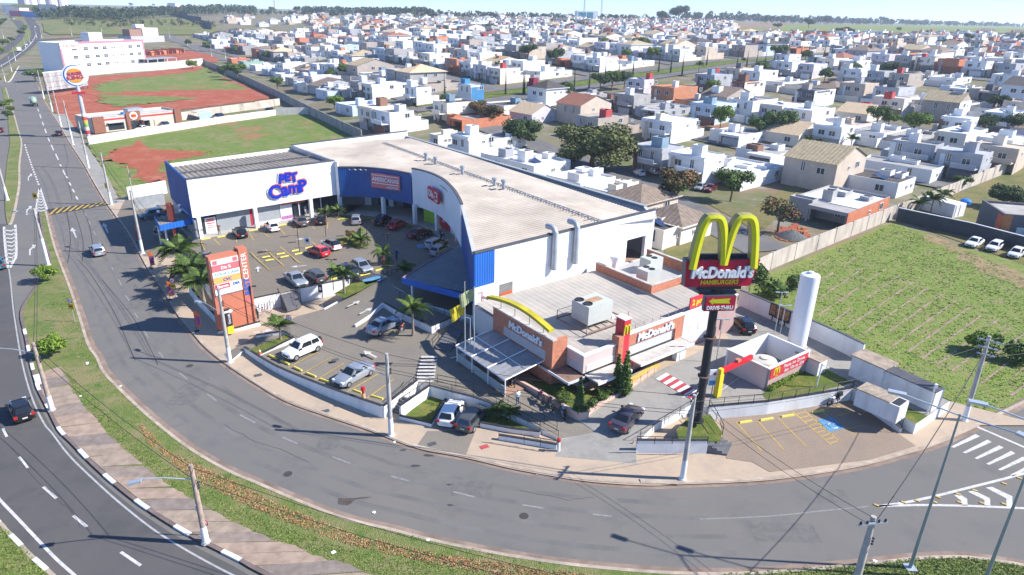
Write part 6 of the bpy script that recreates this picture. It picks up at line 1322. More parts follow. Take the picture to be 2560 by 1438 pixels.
def crown_mesh(seed,blobs,n,ls,mats,flat_=0.75,droop=0.0):
 r = random.Random(seed);mb = MB();tot = sum(b[3] ** 2 for b in blobs)
 for cx,cy,cz,br in blobs:
  k = max(3,int(n*br*br/tot));shade = r.random()
  for _ in range(k):
   u,t = r.uniform(-1,1),r.uniform(0,2*math.pi);s_ = math.sqrt(1 - u*u);d = Vector((s_*math.cos(t),s_*math.sin(t),u))
   rr = br*(r.random() ** .28)*r.uniform(.85,1.12);p = Vector((cx,cy,cz)) + Vector((d.x*rr,d.y*rr,d.z*rr*flat_))
   nrm = (d + Vector((r.gauss(0,.6),r.gauss(0,.6),r.gauss(.3,.6)))).normalized();a = nrm.orthogonal().normalized();b = nrm.cross(a);ang = r.uniform(0,6.28);a,b = a*math.cos(ang) + b*math.sin(ang),b*math.cos(ang) - a*math.sin(ang)
   s1,s2 = ls*r.uniform(.6,1.3),ls*r.uniform(.35,.8)
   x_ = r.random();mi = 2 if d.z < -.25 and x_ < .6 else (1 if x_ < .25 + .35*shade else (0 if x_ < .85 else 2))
   mb.face([p - a*s1,p - b*s2,p + a*s1,p + b*s2],mi)
 return mb.mesh('crown',mats)
def trunk_mesh(seed,h,r0,limbs,spread):
 r = random.Random(seed);mb = MB();mb.tube([(0,0,-.3),(r.uniform(-.1,.1),r.uniform(-.1,.1),h*.5),(r.uniform(-.15,.15),r.uniform(-.15,.15),h)],[r0*1.3,r0,r0*.7],7)
 for k in range(limbs):
  t = 2*math.pi*k/limbs + r.uniform(-.4,.4);mb.tube([(0,0,h*r.uniform(.6,.95)),(math.cos(t)*spread*.5,math.sin(t)*spread*.5,h*1.25),(math.cos(t)*spread,math.sin(t)*spread,h*1.55)],[r0*.6,r0*.4,r0*.15],5)
 return mb.mesh('trunk',m_bark,1.0)
def blobset(seed,n,R_,h0,h1,br):
 r = random.Random(seed);out = [(0,0,(h0 + h1)/2 + .1*(h1 - h0),br*1.25)]
 for k in range(n):
  t = 2*math.pi*k/n + r.uniform(-.4,.4);q = R_*r.uniform(.45,.85);out.append((math.cos(t)*q,math.sin(t)*q,r.uniform(h0,h1),br*r.uniform(.7,1.1)))
 return out
TREE = {}
def tree_kind(key,seed,mats,n,ls,R_=3.0,h0=3.2,h1=5.2,br=1.5,th=2.6,tr=.17,nb=9):
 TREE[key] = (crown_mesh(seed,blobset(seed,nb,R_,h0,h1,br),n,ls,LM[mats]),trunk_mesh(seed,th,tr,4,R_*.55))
tree_kind('big',1,'olive',11000,.24,4.4,1.9,5.6,2.0,2.2,.3,20);tree_kind('bigdark',2,'dark',7000,.24,3.0,1.9,5.2,1.7,1.8,.22,14);tree_kind('russet',3,'russet',3500,.2,2.2,2.6,4.6,1.2,2.0,.14);tree_kind('green',4,'green',2600,.24);tree_kind('bright',5,'bright',2200,.22,2.6,2.2,3.6,1.2,2.0,.12);tree_kind('dark',6,'dark',2600,.24);tree_kind('sparse',7,'russet',1300,.15,2.4,2.4,4.2,1.1,2.0,.12);tree_kind('round',8,'green',2400,.22,1.6,2.4,4.0,1.3,2.0,.12,6)
TREE['cypress'] = (crown_mesh(20,[(0,0,.8 + k*.75,.42 - .026*k) for k in range(13)],1300,.16,LM['dark'],1.3),MB().tube([(0,0,-.2),(0,0,2)],.09,6).mesh('trunk',m_bark));TREE['topiary'] = (crown_mesh(21,[(0,0,.5 + k*.4,.48 - .035*k) for k in range(11)],2400,.10,LM['green'],1.2),MB().tube([(0,0,-.2),(0,0,1)],.06,6).mesh('trunk',m_bark))
TREE['shrub'] = (crown_mesh(22,blobset(22,6,.45,.25,.55,.38),700,.09,LM['green']),MB().tube([(0,0,-.1),(0,0,.4)],.04,5).mesh('stem',m_bark));TREE['brightbush'] = (crown_mesh(23,blobset(23,8,1.0,.5,1.3,.6),2200,.12,LM['bright']),MB().tube([(0,0,-.1),(0,0,.7)],.06,5).mesh('stem',m_bark))
def tree(kind,px,py,s,label,z=None,sz=None,rot=None,group='trees',name='tree',cat='tree',world=None):
 p = world if world is not None else (G(px,py) if z is None else G(px,py,z))
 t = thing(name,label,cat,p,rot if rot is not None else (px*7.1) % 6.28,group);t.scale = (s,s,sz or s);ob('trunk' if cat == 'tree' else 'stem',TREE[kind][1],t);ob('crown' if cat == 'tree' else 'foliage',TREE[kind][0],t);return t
for k,x,y,s,sz,lb in [('big',1480,420,2.15,1.55,'huge spreading olive green tree behind the low white roofs'),('bigdark',1308,362,1.5,1.3,'dense dark tree behind the white house with the tower'),('russet',1194,300,1.5,1.2,'reddish flowering street tree nearest the cypress by the white wall'),('russet',1230,312,1.5,1.2,'reddish flowering tree beside the cream tiled roof'),('green',1116,272,.7,.75,'small green tree at the foot of the first cypress'),('russet',1687,520,1.7,1.5,'red and green tree on the corner of the cul-de-sac'),('green',1826,503,.95,.95,'small street tree before the white carport house'),('sparse',1944,582,1.6,1.4,'thin russet tree by the building site'),('dark',1500,228,1.0,1.0,'dark tree among the cypresses on the green verge'),('green',1530,226,1.1,1.1,'broad tree behind the park lamp on the verge'),('dark',1560,222,.9,1.0,'dark verge tree closest to the lilac house'),('green',1945,345,1.2,1.15,'leafy tree between the cream roof and the white terraces'),('bright',1800,322,1.0,1.4,'light green hedge tree beside the plain white gable'),('green',1895,345,.9,.9,'clipped green tree before the brown tiled house'),('bright',2282,332,1.25,1.2,'airy bright tree by the brick stack on the empty lot'),('green',2190,318,.9,.95,'small round tree at the street corner lot'),('bright',2220,315,.8,.8,'pale young tree on the grass corner lot'),('bright',2277,408,1.0,1.0,'bright green courtyard tree behind the white wall'),('bigdark',2520,335,.95,.95,'dark bushy tree on the verge at the town street'),('dark',2455,338,.8,.9,'dark small tree behind the brick walls'),('dark',2490,292,1.0,1.05,'dark tree by the white garages'),('dark',2215,205,1.2,1.2,'round dark tree between white houses far across the street'),('green',2130,198,1.0,1.0,'tree beside the grey block house'),('bigdark',2505,520,.72,.7,'round dark green tree behind the slate wall'),('green',2400,475,.5,.45,'low scrubby bush tree in the dry field'),('green',90,205,1.3,.8,'broad low tree beside the back of the billboard'),('round',860,195,1.2,1.2,'small tree in the pale street'),('round',828,206,1.1,1.1,'small round street tree by the white terrace'),('dark',1390,165,1.2,1.2,'tree in front of the grey hip roofed house'),('dark',1320,152,1.2,1.2,'dark garden tree between flat white houses'),('bigdark',1600,130,1.3,1.3,'big dark tree among the middle rows of houses'),('green',1945,155,1.5,1.5,'round headed street tree by the cypresses'),('round',1780,300,.9,.9,'small tree by the white gable end'),('bright',120,705,.45,.45,'sparse young tree on the grass median')]: tree(k,x,y,s*(1.25 if s < 1.4 else 1),lb,sz=sz*(1.2 if s < 1.4 else 1))
for k,(x,y,h) in enumerate([(1112,252,1.05),(1160,243,1.1),(1205,238,1.05),(1264,238,1.0),(1308,238,.98),(1311,236,1.0),(1435,232,1.02),(1472,230,1.0),(1512,205,1.0),(1546,200,.9),(1582,190,1.0),(1646,182,1.05),(1676,184,1.1),(1705,188,1.1),(1737,150,1.0),(1766,165,.95),(1839,188,1.15),(1864,184,1.1),(1888,180,1.1),(1909,182,1.1),(1931,180,1.1),(2000,150,1.0),(2021,138,1.0),(2058,151,1.1),(2076,152,1.1),(2131,134,1.0),(2147,136,1.0),(2163,137,1.0),(2180,138,1.0),(2238,127,1.0),(2262,138,1.05),(2276,138,1.05),(2290,134,1.0),(2305,128,1.0),(2342,122,1.0),(2376,118,1.0),(2395,114,1.0),(2420,108,.9),(2450,106,.9),(2490,108,.9)]):
 o_ = ['first','second','third','fourth','fifth','sixth','seventh','eighth','ninth','tenth']
 tree('cypress',x,y,h,'%s slim dark cypress from the left, %s group along the avenue' % (o_[k % 10],['near','middle','right-of-middle','distant'][k // 10]),group='cypresses lining the town avenue',name='cypress')
for x,y,s,z,lb in [(1560,985,1.0,1.35,'tall slim conifer beside the red pylon wall'),(1447,1030,.78,1.35,'slim conifer at the restaurant planting corner'),(1541,975,.85,1.35,'second slim conifer left of the tall one')]: tree('topiary',x,y,s*1.55,lb,z,sz=s,group='conifers in the planter',name='conifer')
for k,(x,y) in enumerate([(1395,985),(1415,1000),(1480,1015),(1505,1000),(1498,985),(1525,985),(1405,1008),(1462,1028)]): tree('shrub',x,y,.95,'%s planter shrub counted from the terrace side' % ['first','second','sixth','eighth','seventh','ninth','third','fifth'][k],1.38,group='shrubs in the planter',name='shrub',cat='shrub')
tree('brightbush',132,888,1.35,'yellow green leafy bush on the median by the leaning pole',.12,name='bush',cat='bush',group='bushes');tree('brightbush',2450,880,1.6,'dark green overgrown bush at the foot of the transformer pole field',.02,name='bush',cat='bush',group='bushes');tree('shrub',2540,905,2.8,'bush in the field at the picture edge behind the transformer pole',.02,name='bush',cat='bush',group='bushes');tree('shrub',1930,745,3.4,'green bush against the pale wall behind the arches',.02,name='bush',cat='bush',group='bushes');tree('shrub',1890,700,3.0,'leafy bush at the wall foot left of the arches board',.02,name='bush',cat='bush',group='bushes');tree('shrub',1985,720,2.4,'low bush in the field beyond the white tower',.02,name='bush',cat='bush',group='bushes')
tree('russet',875,600,.32,'orange leaved ornamental bush on the lot island',1.83,sz=.3,name='bush',cat='bush',group='bushes');tree('russet',893,604,.3,'second orange bush beside the island palm',1.83,sz=.28,name='bush',cat='bush',group='bushes')
hd = thing('low_hedge','bright green low hedge below the red lettered banner','hedge',G(1960,952,1.31));p,q = G(1925,976,1.31),G(1995,932,1.31);ob('foliage',crown_mesh(31,[tuple((p + (q - p)*t - hd.location) + Vector((0,0,.25)))[:3] + (.38,) for t in [i/14 for i in range(15)]],2600,.09,LM['bright']),hd)
# palms
def frond_mesh(seed,L,droop,mats):
 r = random.Random(seed);mb = MB();n = 12;sp = [Vector((L*(i/n)*(1 - .12*(i/n)),0,L*(.45*(i/n) - droop*(i/n) ** 2))) for i in range(n + 1)]
 mb.tube(sp,[.03*(1 - .8*i/n) for i in range(n + 1)],4,2)
 for i in range(1,n + 1):
  ll = L*.30*math.sin(math.pi*min(1,.18 + .82*i/n)) + .12
  for s_ in (1,-1):
   for sub in (0,.5):
    p = sp[i] if sub == 0 else (sp[i] + sp[i - 1])/2;d = Vector((.45,s_*.9,-.38 + r.uniform(-.2,.15))).normalized()*ll;wv = Vector((.055*L/2.2,0,.02));mb.face([p - wv,p + wv,p + d + wv*.15,p + d - wv*.3],r.choice((0,0,1,2)))
 return mb.mesh('frond',mats)
FR = [frond_mesh(40 + i,2.6,.55 + .25*(i % 4),LM['palm']) for i in range(6)]
def palm_trunk(h,r0): return MB().lathe([(r0*1.5,-.2),(r0*1.1,.4)] + [(r0*(1 if k % 2 else .9),.4 + (h - .4)*k/14) for k in range(1,15)],n=9).mesh('trunk',m_palmbark,.9)
PT = {h: palm_trunk(h,.16) for h in (1.2,2.2,3.4,5.0,8.0)}
def palm(px,py,h,s,label,z=None,n=13,fl=1.0):
 t = thing('palm_tree',label,'palm',G(px,py) if z is None else G(px,py,z),(px*3.3) % 6.28,'palm trees');t.scale = (s*.92,)*3;ob('trunk',PT[h],t)
 r = random.Random(px)
 for k in range(n):
  f = ob('frond',FR[k % 6],t,(0,0,h),(r.uniform(-.15,.15),-r.uniform(-.1,.55) if k % 3 else -.8,2*math.pi*k/n*1.62 + r.uniform(-.2,.2)));sc_ = fl*r.uniform(.85,1.15);f.scale = (sc_,)*3
for x,y,h,s,z,lb in [(862,742,3.4,1.0,1.3,'tall feathery palm at the lot exit by the white wall'),(702,848,2.2,.8,.78,'palm on the small lawn beside the white SUV'),(1033,832,3.4,.95,1.5,'tall palm standing over the shaded saloon'),(1012,690,1.2,.75,1.85,'small palm beside the entrance canopy tip'),(903,614,1.2,.9,1.83,'short palm on the lot island lawn'),(960,660,2.2,.8,1.83,'palm on the round green island in the shade'),(846,540,1.2,.8,1.83,'arcade palm nearest the blue fascia corner'),(815,546,1.2,.8,1.83,'arcade palm beside the small black hatchback'),(455,672,2.2,1.05,.9,'bushy palm highest in the sidewalk planter'),(488,720,2.2,1.0,.9,'bushy palm in the middle of the sidewalk planter'),(510,752,2.2,.95,.9,'bushy palm closest to the tenant sign tower'),(470,692,1.2,1.1,.9,'low palm between the two upper planter palms'),(2290,545,3.4,.95,.02,'palm nearest the slate wall corner'),(2325,535,3.4,.95,.02,'middle palm of the clump by the pale wall'),(2352,520,3.4,.9,.02,'palm of the clump closest to the white container'),(2315,520,2.2,.9,.02,'shorter palm inside the wall corner clump'),(925,228,3.4,1.1,None,'palm in front of the dark garage in the pale street'),(1243,200,8.0,.9,None,'tall bare stemmed palm behind the blue house'),(2015,372,3.4,.85,None,'dark palm before the cream tiled house'),(2045,375,2.2,.9,None,'low palm beside the dark one'),(2125,375,3.4,1.0,None,'spreading palm behind the big gabled house'),(1625,300,2.2,.9,None,'garden palm by the flat white terrace'),(1655,300,2.2,.9,None,'second garden palm by the flat white terrace'),(1745,190,5.0,1.1,None,'dark palm among the cypress row'),(1855,172,5.0,.9,None,'palm between cypresses by the cream house'),(1275,1048,1.2,.55,.3,'dry little palm in the bed behind the grey estate'),(1243,1040,1.2,.5,.3,'small dry palm nearest the grey estate'),(2170,232,3.4,1.1,None,'bushy palm beside the red boxed house'),(262,168,2.2,1.0,None,'small palm before the hotel wall'),(242,170,2.2,1.0,None,'small palm left of the other hotel palm')]: palm(x,y,h,s*(1.25 if 'sidewalk planter' in lb or 'closest to the tenant' in lb else 1),lb,z,24 if 'planter' in lb or 'tenant' in lb else 13)
# tufts of grass on the fields and the median: uncountable, one object each
def tufts(name,label,poly,n,size,mats,seed,z=.02,hgt=1.0,keep=None,cluster=0):
 r = random.Random(seed);w3 = [G(*p) for p in poly];xs = [p.x for p in w3];ys = [p.y for p in w3];mb = MB();pl = [(p.x,p.y) for p in w3];k = 0;tries = 0
 cen = [(r.uniform(min(xs),max(xs)),r.uniform(min(ys),max(ys))) for _ in range(cluster)] if cluster else None
 while k < n and tries < n*12:
  tries += 1
  if cen: c = r.choice(cen);x,y = c[0] + r.gauss(0,.55),c[1] + r.gauss(0,.55)
  else: x,y = r.uniform(min(xs),max(xs)),r.uniform(min(ys),max(ys))
  ins = False;j = len(pl) - 1
  for i in range(len(pl)):
   if (pl[i][1] > y) != (pl[j][1] > y) and x < (pl[j][0] - pl[i][0])*(y - pl[i][1])/(pl[j][1] - pl[i][1]) + pl[i][0]: ins = not ins
   j = i
  if not ins: continue
  k += 1;s_ = size*r.uniform(.5,1.4);mi = r.choice((0,0,1,2));zz = z + T(x,y)
  for _ in range(3):
   a = r.uniform(0,6.28);dx,dy = math.cos(a)*s_,math.sin(a)*s_;lx,ly = r.uniform(-.4,.4)*s_,r.uniform(-.4,.4)*s_
   mb.face([(x - dx*.5,y - dy*.5,zz),(x + dx*.5,y + dy*.5,zz),(x + dx*.4 + lx*2.2,y + dy*.4 + ly*2.2,zz + s_*hgt),(x - dx*.4 + lx*2.2,y - dy*.4 + ly*2.2,zz + s_*hgt)],mi)
 return tag(mb.obj(name,mats),label,'grass',kind='stuff')
LM['tuft'] = leafmats('tuft_green',[(.20,.29,.05),(.27,.36,.07),(.13,.20,.04)]);LM['rust'] = leafmats('tuft_rust',[(.40,.20,.09),(.36,.27,.14),(.28,.24,.11)]);LM['verge'] = leafmats('tuft_verge',[(.14,.20,.04),(.21,.23,.075),(.10,.16,.03)])
fieldpoly = [(1860,763),(1905,700),(2232,560),(2420,628),(2560,690),(2700,760),(2700,925),(2560,985),(2440,1040),(2375,1000)]
tufts('field_tufts','bright green tufts over the empty field by the restaurant',fieldpoly,11000,.17,LM['tuft'],51,cluster=3600,hgt=.25)
tufts('lot_tufts','green tufts over the vacant lot beside the mall',[(400,380),(560,330),(700,300),(790,300),(880,340),(735,362),(560,392)],3500,.28,LM['tuft'],52,hgt=.25,cluster=1400)
tufts('median_weeds','green weeds along the slab walkway on the median',[(165,930),(200,965),(290,1060),(420,1165),(560,1250),(700,1315),(900,1385),(1150,1425),(1300,1460),(1000,1460),(820,1405),(640,1338),(446,1232),(262,1080),(180,965)],7500,.09,LM['verge'],53,.12,.3)
tufts('rusty_weeds','band of rust red dry weeds in the middle of the median',[(340,1050),(420,1130),(560,1195),(700,1265),(900,1345),(1100,1390),(1400,1432),(1560,1450),(1300,1455),(1060,1408),(860,1362),(640,1278),(480,1200),(370,1110)],6500,.09,LM['rust'],54,.12,.5,cluster=2200)
tufts('verge_tufts','short grass tufts along the street side of the median',[(190,745),(230,870),(300,975),(420,1085),(640,1215),(860,1303),(1280,1396),(1600,1436),(1200,1396),(800,1300),(480,1150),(300,1010),(200,880),(120,760)],2200,.1,LM['verge'],55,.12,.3)
tufts('corner_tufts','mown grass tufts on the near right verge',[(1800,1440),(2145,1414),(2300,1398),(2420,1396),(2560,1418),(2650,1480),(1900,1480)],5000,.1,LM['verge'],56,.12,.4);tufts('corner_grass','mown grass on the lower corner by the avenue',[(-40,1285),(20,1328),(81,1392),(130,1450),(-80,1480)],1500,.1,LM['verge'],57,.12,.4)
# ================================================================ poles, lamps, cables, road signs
m_conc = M('pole_concrete',(.40,.38,.35),.85,.15,2.0);m_wood = M('pole_wood',(.36,.28,.23),.9,.2,3.0);m_whitebase = M('whitewash',(.75,.75,.74),.85,.06);m_lamp = M('lamp_metal',(.50,.55,.58),.4,.05,metal=.5);m_cable = M('cable_black',(.03,.03,.03),.6,0)
TOPS = {}
def pole(key,label,px,py,h,z=.1,wood=False,lamp=None,white=1.8,arms=0,r0=.19,armang=0.0,lean=(0,0),name='utility_pole'):
 b = G(px,py) if z is None else G(px,py,z);t = thing(name,label,'utility pole',b,0,'utility poles')
 top = Vector((lean[0],lean[1],h));MB().tube([(0,0,-.3),top*.5,top],[r0*1.15,r0,r0*.75],10).obj('shaft',m_wood if wood else m_conc,t,smooth=1.0)
 if white: MB().tube([(0,0,-.02),top*(white/h)],[r0*1.24,r0*1.16],10).obj('whitewashed_foot',m_whitebase,t,smooth=1.0);MB().lathe([(r0*1.9,-.05),(r0*1.5,.14)],n=12).obj('footing',m_whitebase if not wood else m_conc,t)
 for k in range(arms):
  zz = h - .35 - k*.7;ca,sa = math.cos(armang),math.sin(armang);MB().obox((0,0),2.0 - .3*k,.1,zz,zz + .12,armang).obj('crossarm',m_wood if wood else m_lamp,t)
  for u in (-.85,-.4,.4,.85): MB().lathe([(.05,0),(.09,.06),(.05,.2)],(u*ca,u*sa),7).obj('insulator',m_dark,t,(0,0,zz + .12))
 for u in (0,.22,.44): MB().lathe([(.06,0),(.09,.05),(.06,.12)],n=7).obj('insulator',m_dark,t,(r0 + .08,0,h - 1.5 - u))
 if lamp:
  a,L,zz = lamp;d = Vector((math.cos(a),math.sin(a),0));mb = MB().tube([Vector((0,0,zz)),d*(L*.6) + Vector((0,0,zz + L*.16)),d*L + Vector((0,0,zz + L*.2)),d*(L + .3) + Vector((0,0,zz + L*.16))],.04,6);mb.obj('lamp_arm',m_lamp,t)
  e = d*(L + .3) + Vector((0,0,zz + L*.16));MB().box(-.1,.75,-.17,.17,-.08,.09).obj('lamp_head',m_lamp,t,e,(0,R(8),a))
 TOPS[key] = b + top;return t
pole('p1','grey concrete pole with lamp arm in front of the tenant sign tower',575,905,8.5,lamp=(R(150),3.2,5.6));pole('p2','grey concrete pole on the sidewalk before the silver saloon',978,1088,8.2,lamp=(R(165),2.0,6.0));pole('p3','brown wooden pole with speed disc on the slab walkway',515,1355,6.6,.14,True,(R(195),2.9,5.4),1.4);pole('p4','brown wooden pole leaning over the avenue by the yellow bush',130,1025,7.0,.14,True,(R(185),3.0,5.9),1.5);pole('p5','grey concrete pole rising from the sidewalk below the pylon sign',1706,1198,8.0,arms=1,armang=R(60),white=1.9);pole('p6','heavy concrete pole with transformer crossarms at the field corner',2410,1052,8.8,.05,white=1.6,arms=3,r0=.2,armang=R(-35),lean=(.1,.4));pole('p7','grey concrete pole with long lamp arm at the mall side entry',357,634,9.8,lamp=(R(150),3.4,7.0),white=2.2)
pole('p8','white footed pole with lamp arm on the narrow median tip',121,663,8.4,.14,lamp=(R(165),3.0,7.2),white=4.0);pole('p9','concrete pole carrying a yellow warning sign by the speed hump',279,512,9.8,lamp=None,white=2.4);pole('p10','slim white footed pole by the grass vacant lot',222,420,10.5,lamp=None,white=3.0);pole('p11','white footed pole beside the round burger sign',183,362,11.5,lamp=None,white=4.0);pole('p12','pole on the corner before the burger restaurant',153,316,10.5,lamp=None,white=3.0);pole('p13','pole with lamp arm by the red earth lot',131,278,10.5,lamp=(R(150),4,8.5),white=3.0);pole('p14','pole with lamp arm at the billboard corner',110,246,10.5,lamp=(R(150),4,8.5),white=3.0);pole('p15','white footed pole on the upper median by the avenue',19,500,9.0,.14,white=2.5)
pole('p16','leaning concrete pole with tangled wires at the bottom edge',2127,1500,6.6,.1,arms=1,armang=R(10),white=0,lean=(.15,.3),r0=.22);pole('p17','thin pole with navy plates beside the white yard wall',340,526,8.2,white=0,r0=.09)
for k,(x,y,h,lb) in enumerate([(39,152,8,'first median pole on the avenue bend'),(65,123,8,'second median pole beyond the bend'),(14,205,8,'median pole where the medians meet'),(76,110,8,'third pole along the far avenue'),(92,95,8,'fourth pole along the far avenue'),(105,95,8,'pole at the hotel street corner'),(30,180,8,'pole between the first two median poles'),(10,98,8,'pole on the far side of the avenue bend'),(125,160,8,'pole before the hotel front'),(180,90,9,'pole behind the hotel, first from the left'),(255,80,9,'pole behind the hotel, second from the left'),(308,78,9,'pole behind the hotel, third from the left'),(215,92,8,'short pole behind the hotel roof box'),(425,95,9,'pole at the red building plot'),(470,115,9,'pole on the dirt street, near one'),(530,143,9,'pole on the dirt street corner'),(565,150,9,'pole by the low pale roofs')]): pole('f%d' % k,lb,x,y,h,None,white=2.5,r0=.16,lamp=(R(180),2.5,h - 1) if k % 2 else None)
def cable(label,pts,r=.02,sag=.5):
 mb = MB();allp = []
 for a,b in zip(pts,pts[1:]):
  n = 14
  for i in range(n + (b is pts[-1])): t = i/n;p = a + (b - a)*t;allp.append(Vector((p.x,p.y,p.z - sag*4*t*(1 - t))))
 o = allp[0].copy();mb.tube([p - o for p in allp],r,4);tag(mb.obj('overhead_cable',m_cable,None,o),label,'cable','overhead cables')
V = Vector
for k,dz in enumerate((-.1,-1.5,-1.8)): cable('%s overhead line joining the sidewalk poles along the frontage street' % ['top','middle','lowest'][k],[TOPS[a] + V((.1,0,dz)) for a in ('p10','p9','p7','p1','p2','p5')],.022)
for k,dz in enumerate((-.1,-.7)): cable('%s overhead line from the pylon side pole to the bottom edge pole' % ['upper','lower'][k],[TOPS['p5'] + V((0,0,dz)),TOPS['p16'] + V((0,0,dz))],.02)
cable('pale twisted line from the bottom edge pole to the transformer pole',[TOPS['p16'] + V((.2,0,-.4)),TOPS['p6'] + V((0,0,-1.6))],.035,.9)
for k,dz in enumerate((-.3,-1.0,-2.2)): cable('%s overhead line leaving the transformer pole past the field' % ['upper','middle','lower'][k],[TOPS['p6'] + V((.3,0,dz)),TOPS['p6'] + V((26,9,dz))],.022,.6)
for k,dz in enumerate((-.6,-1.6)): cable('%s overhead line between the pylon pole and the transformer pole' % ['upper','lower'][k],[TOPS['p5'] + V((.2,0,dz)),TOPS['p6'] + V((-.3,0,dz - .4))],.02,.9)
for k,dz in enumerate((-.2,-1.2)): cable('%s thin line running along the grass median' % ['upper','lower'][k],[TOPS['p8'] + V((0,0,dz)),TOPS['p4'] + V((0,0,dz)),TOPS['p3'] + V((0,0,dz)),TOPS['p3'] + V((26,-9,dz))],.022,.6)
# tall thin lamp posts bottom right
for x,y,h,lb in [(2275,1420,12.5,'tall thin steel lamp post on the near right verge'),(2462,1452,12.5,'tall thin steel lamp post at the lower right corner')]:
 b = G(x,y,.12);t = thing('lamp_post',lb,'lamp post',b,0,'tall lamp posts');MB().tube([(0,0,0),(0,0,h)],[.13,.06],10).obj('shaft',M('post_teal_grey',(.28,.33,.34),.5,.08,metal=.4),t,smooth=1.0);MB().box(-.35,.35,-.35,.35,0,.08).obj('base_plate',m_lamp,t)
 for a in (R(155),R(-60)): d = V((math.cos(a),math.sin(a),0));MB().tube([V((0,0,h - .1)),d*3.2 + V((0,0,h + .5))],.05,6).obj('lamp_arm',m_lamp,t);MB().box(-.15,.9,-.2,.2,-.06,.1).obj('lamp_head',m_lamp,t,d*3.2 + V((0,0,h + .5)),(0,0,a))
# black lamp posts in the car park
for x,y,z,h,lb in [(507,640,1.8,3.9,'black lamp post behind the tenant sign tower'),(749,632,1.8,4.2,'black lamp post in the middle bays by the wheel stops'),(815,592,1.8,4.2,'black lamp post at the lot island tip'),(919,614,1.8,4.2,'black lamp post on the island beside the palm'),(972,660,1.8,4.4,'black lamp post on the round green island'),(834,725,1.3,4.2,'black lamp post at the upper lot edge by the stairs'),(863,742,1.3,4.2,'black lamp post beside the tall exit palm'),(637,805,.5,4.6,'black lamp post against the tenant sign tower'),(1790,905,1.3,5.0,'thin lamp post in the drive-through lane'),(1937,830,1.3,5.0,'thin lamp post before the menu boards'),(1950,835,1.3,3.6,'short lamp post beside the menu boards')]:
 b = G(x,y,z);t = thing('car_park_lamp',lb,'lamp post',b,0,'car park lamps');MB().tube([(0,0,0),(0,0,h)],.05,6).obj('shaft',m_rail if x < 1700 else m_lamp,t);MB().tube([(-.5,0,h),(.5,0,h)],.03,5).obj('crossbar',m_rail if x < 1700 else m_lamp,t)
 for u in (-.5,.5): MB().box(u - .22,u + .22,-.12,.12,h - .03,h + .06).obj('lamp_head',m_rail if x < 1700 else m_lamp,t)
# flagpoles
for x,y,h,lb,fl in [(1163,912,9.3,'white flagpole with a yellow arched flag by the terrace',(.55,.44,.03)),(1186,918,9.0,'white flagpole with a striped flag nearer the restaurant',(.35,.38,.2)),(1176,905,5.0,'short grey lamp pole between the two flagpoles',None)]:
 b = G(x,y,1.25);t = thing('flagpole',lb,'flagpole',b,0,'flagpoles');MB().tube([(0,0,0),(0,0,h)],[.07,.04],8).obj('pole',m_lamp,t)
 if fl:
  mb = MB();zz = h - .3 if x > 1170 else h - 2.4
  for i in range(9):
   u = i/8;mb.v += [(-1.5*u,.25*math.sin(u*5),zz - .55*u),(-1.2*u - .1,.25*math.sin(u*5 + .6),zz - 1.25 - .8*u)]
   if i: a = 2*(i - 1);mb.f.append((a,a + 1,a + 3,a + 2));mb.mi.append(0)
  mb.obj('flag',M('flag_%.2f' % fl[0],fl,.8,.25,3),t)
 else: MB().tube([(0,0,h),(-.5,0,h + .15),(-.9,0,h)],.03,5).obj('lamp_arm',m_lamp,t)
# feather flags
for k,(x,y) in enumerate([(343,605),(378,672),(425,750),(492,828)]):
 b = G(x,y,.12);t = thing('feather_flag','%s orange and purple advertising feather flag down the sidewalk' % ['first','second','third','fourth'][k],'flag',b,R(20),'feather flags');MB().tube([(0,0,0),(0,0,2.4),(-.2,0,2.6)],.025,5).obj('rod',m_rail,t)
 MB().face([(0,0,.5),(.55,.05,.5),(.6,.05,1.9),(.3,0,2.5),(-.1,0,2.6),(0,0,2.3)]).obj('banner',M('banner_orange',(.7,.16,.04),.7,.1),t);MB().face([(.12,-.01,.8),(.5,.03,.8),(.5,.03,1.8),(.12,-.01,1.9)]).obj('banner_print',M('banner_purple',(.25,.07,.3),.7,.4,4),t);MB().lathe([(.28,0),(.26,.07)],n=10).obj('weight',m_dark,t)
# road signs
def disc_sign(label,px,py,z,h,txt,plate=True,parent=None):
 t = thing('road_sign',label,'road sign',G(px,py,z),R(-8),'road signs');MB().tube([(0,0,0),(0,0,h)],.035,6).obj('post',m_grey,t);MB().lathe([(.34,0),(.34,.02)],n=20).obj('red_ring',m_redsign,t,(0,-.04,h - .1),(R(90),0,0));f_ = MB().lathe([(.26,0),(.26,.012)],n=20).obj('white_disc',m_pure,t,(0,-.065,h - .1),(R(90),0,0));text(txt,.3,.004,m_dark,t,(0,-.085,h - .1),0)
 if plate: MB().box(-.36,.36,-.05,-.03,h - 1.25,h - .55).obj('yellow_plate',M('warning_yellow',(.75,.42,.03),.5,.05),t);MB().box(-.22,.22,-.056,-.051,h - .95,h - .78).obj('plate_symbol',m_dark,t)
disc_sign('speed disc over a yellow plate on the grass median',188,805,.12,2.9,'40');disc_sign('speed disc on the sidewalk by the planter palms',440,752,.12,2.9,'40');disc_sign('no turning disc on the palm lawn at the front bays',728,845,.8,2.6,'E',False)
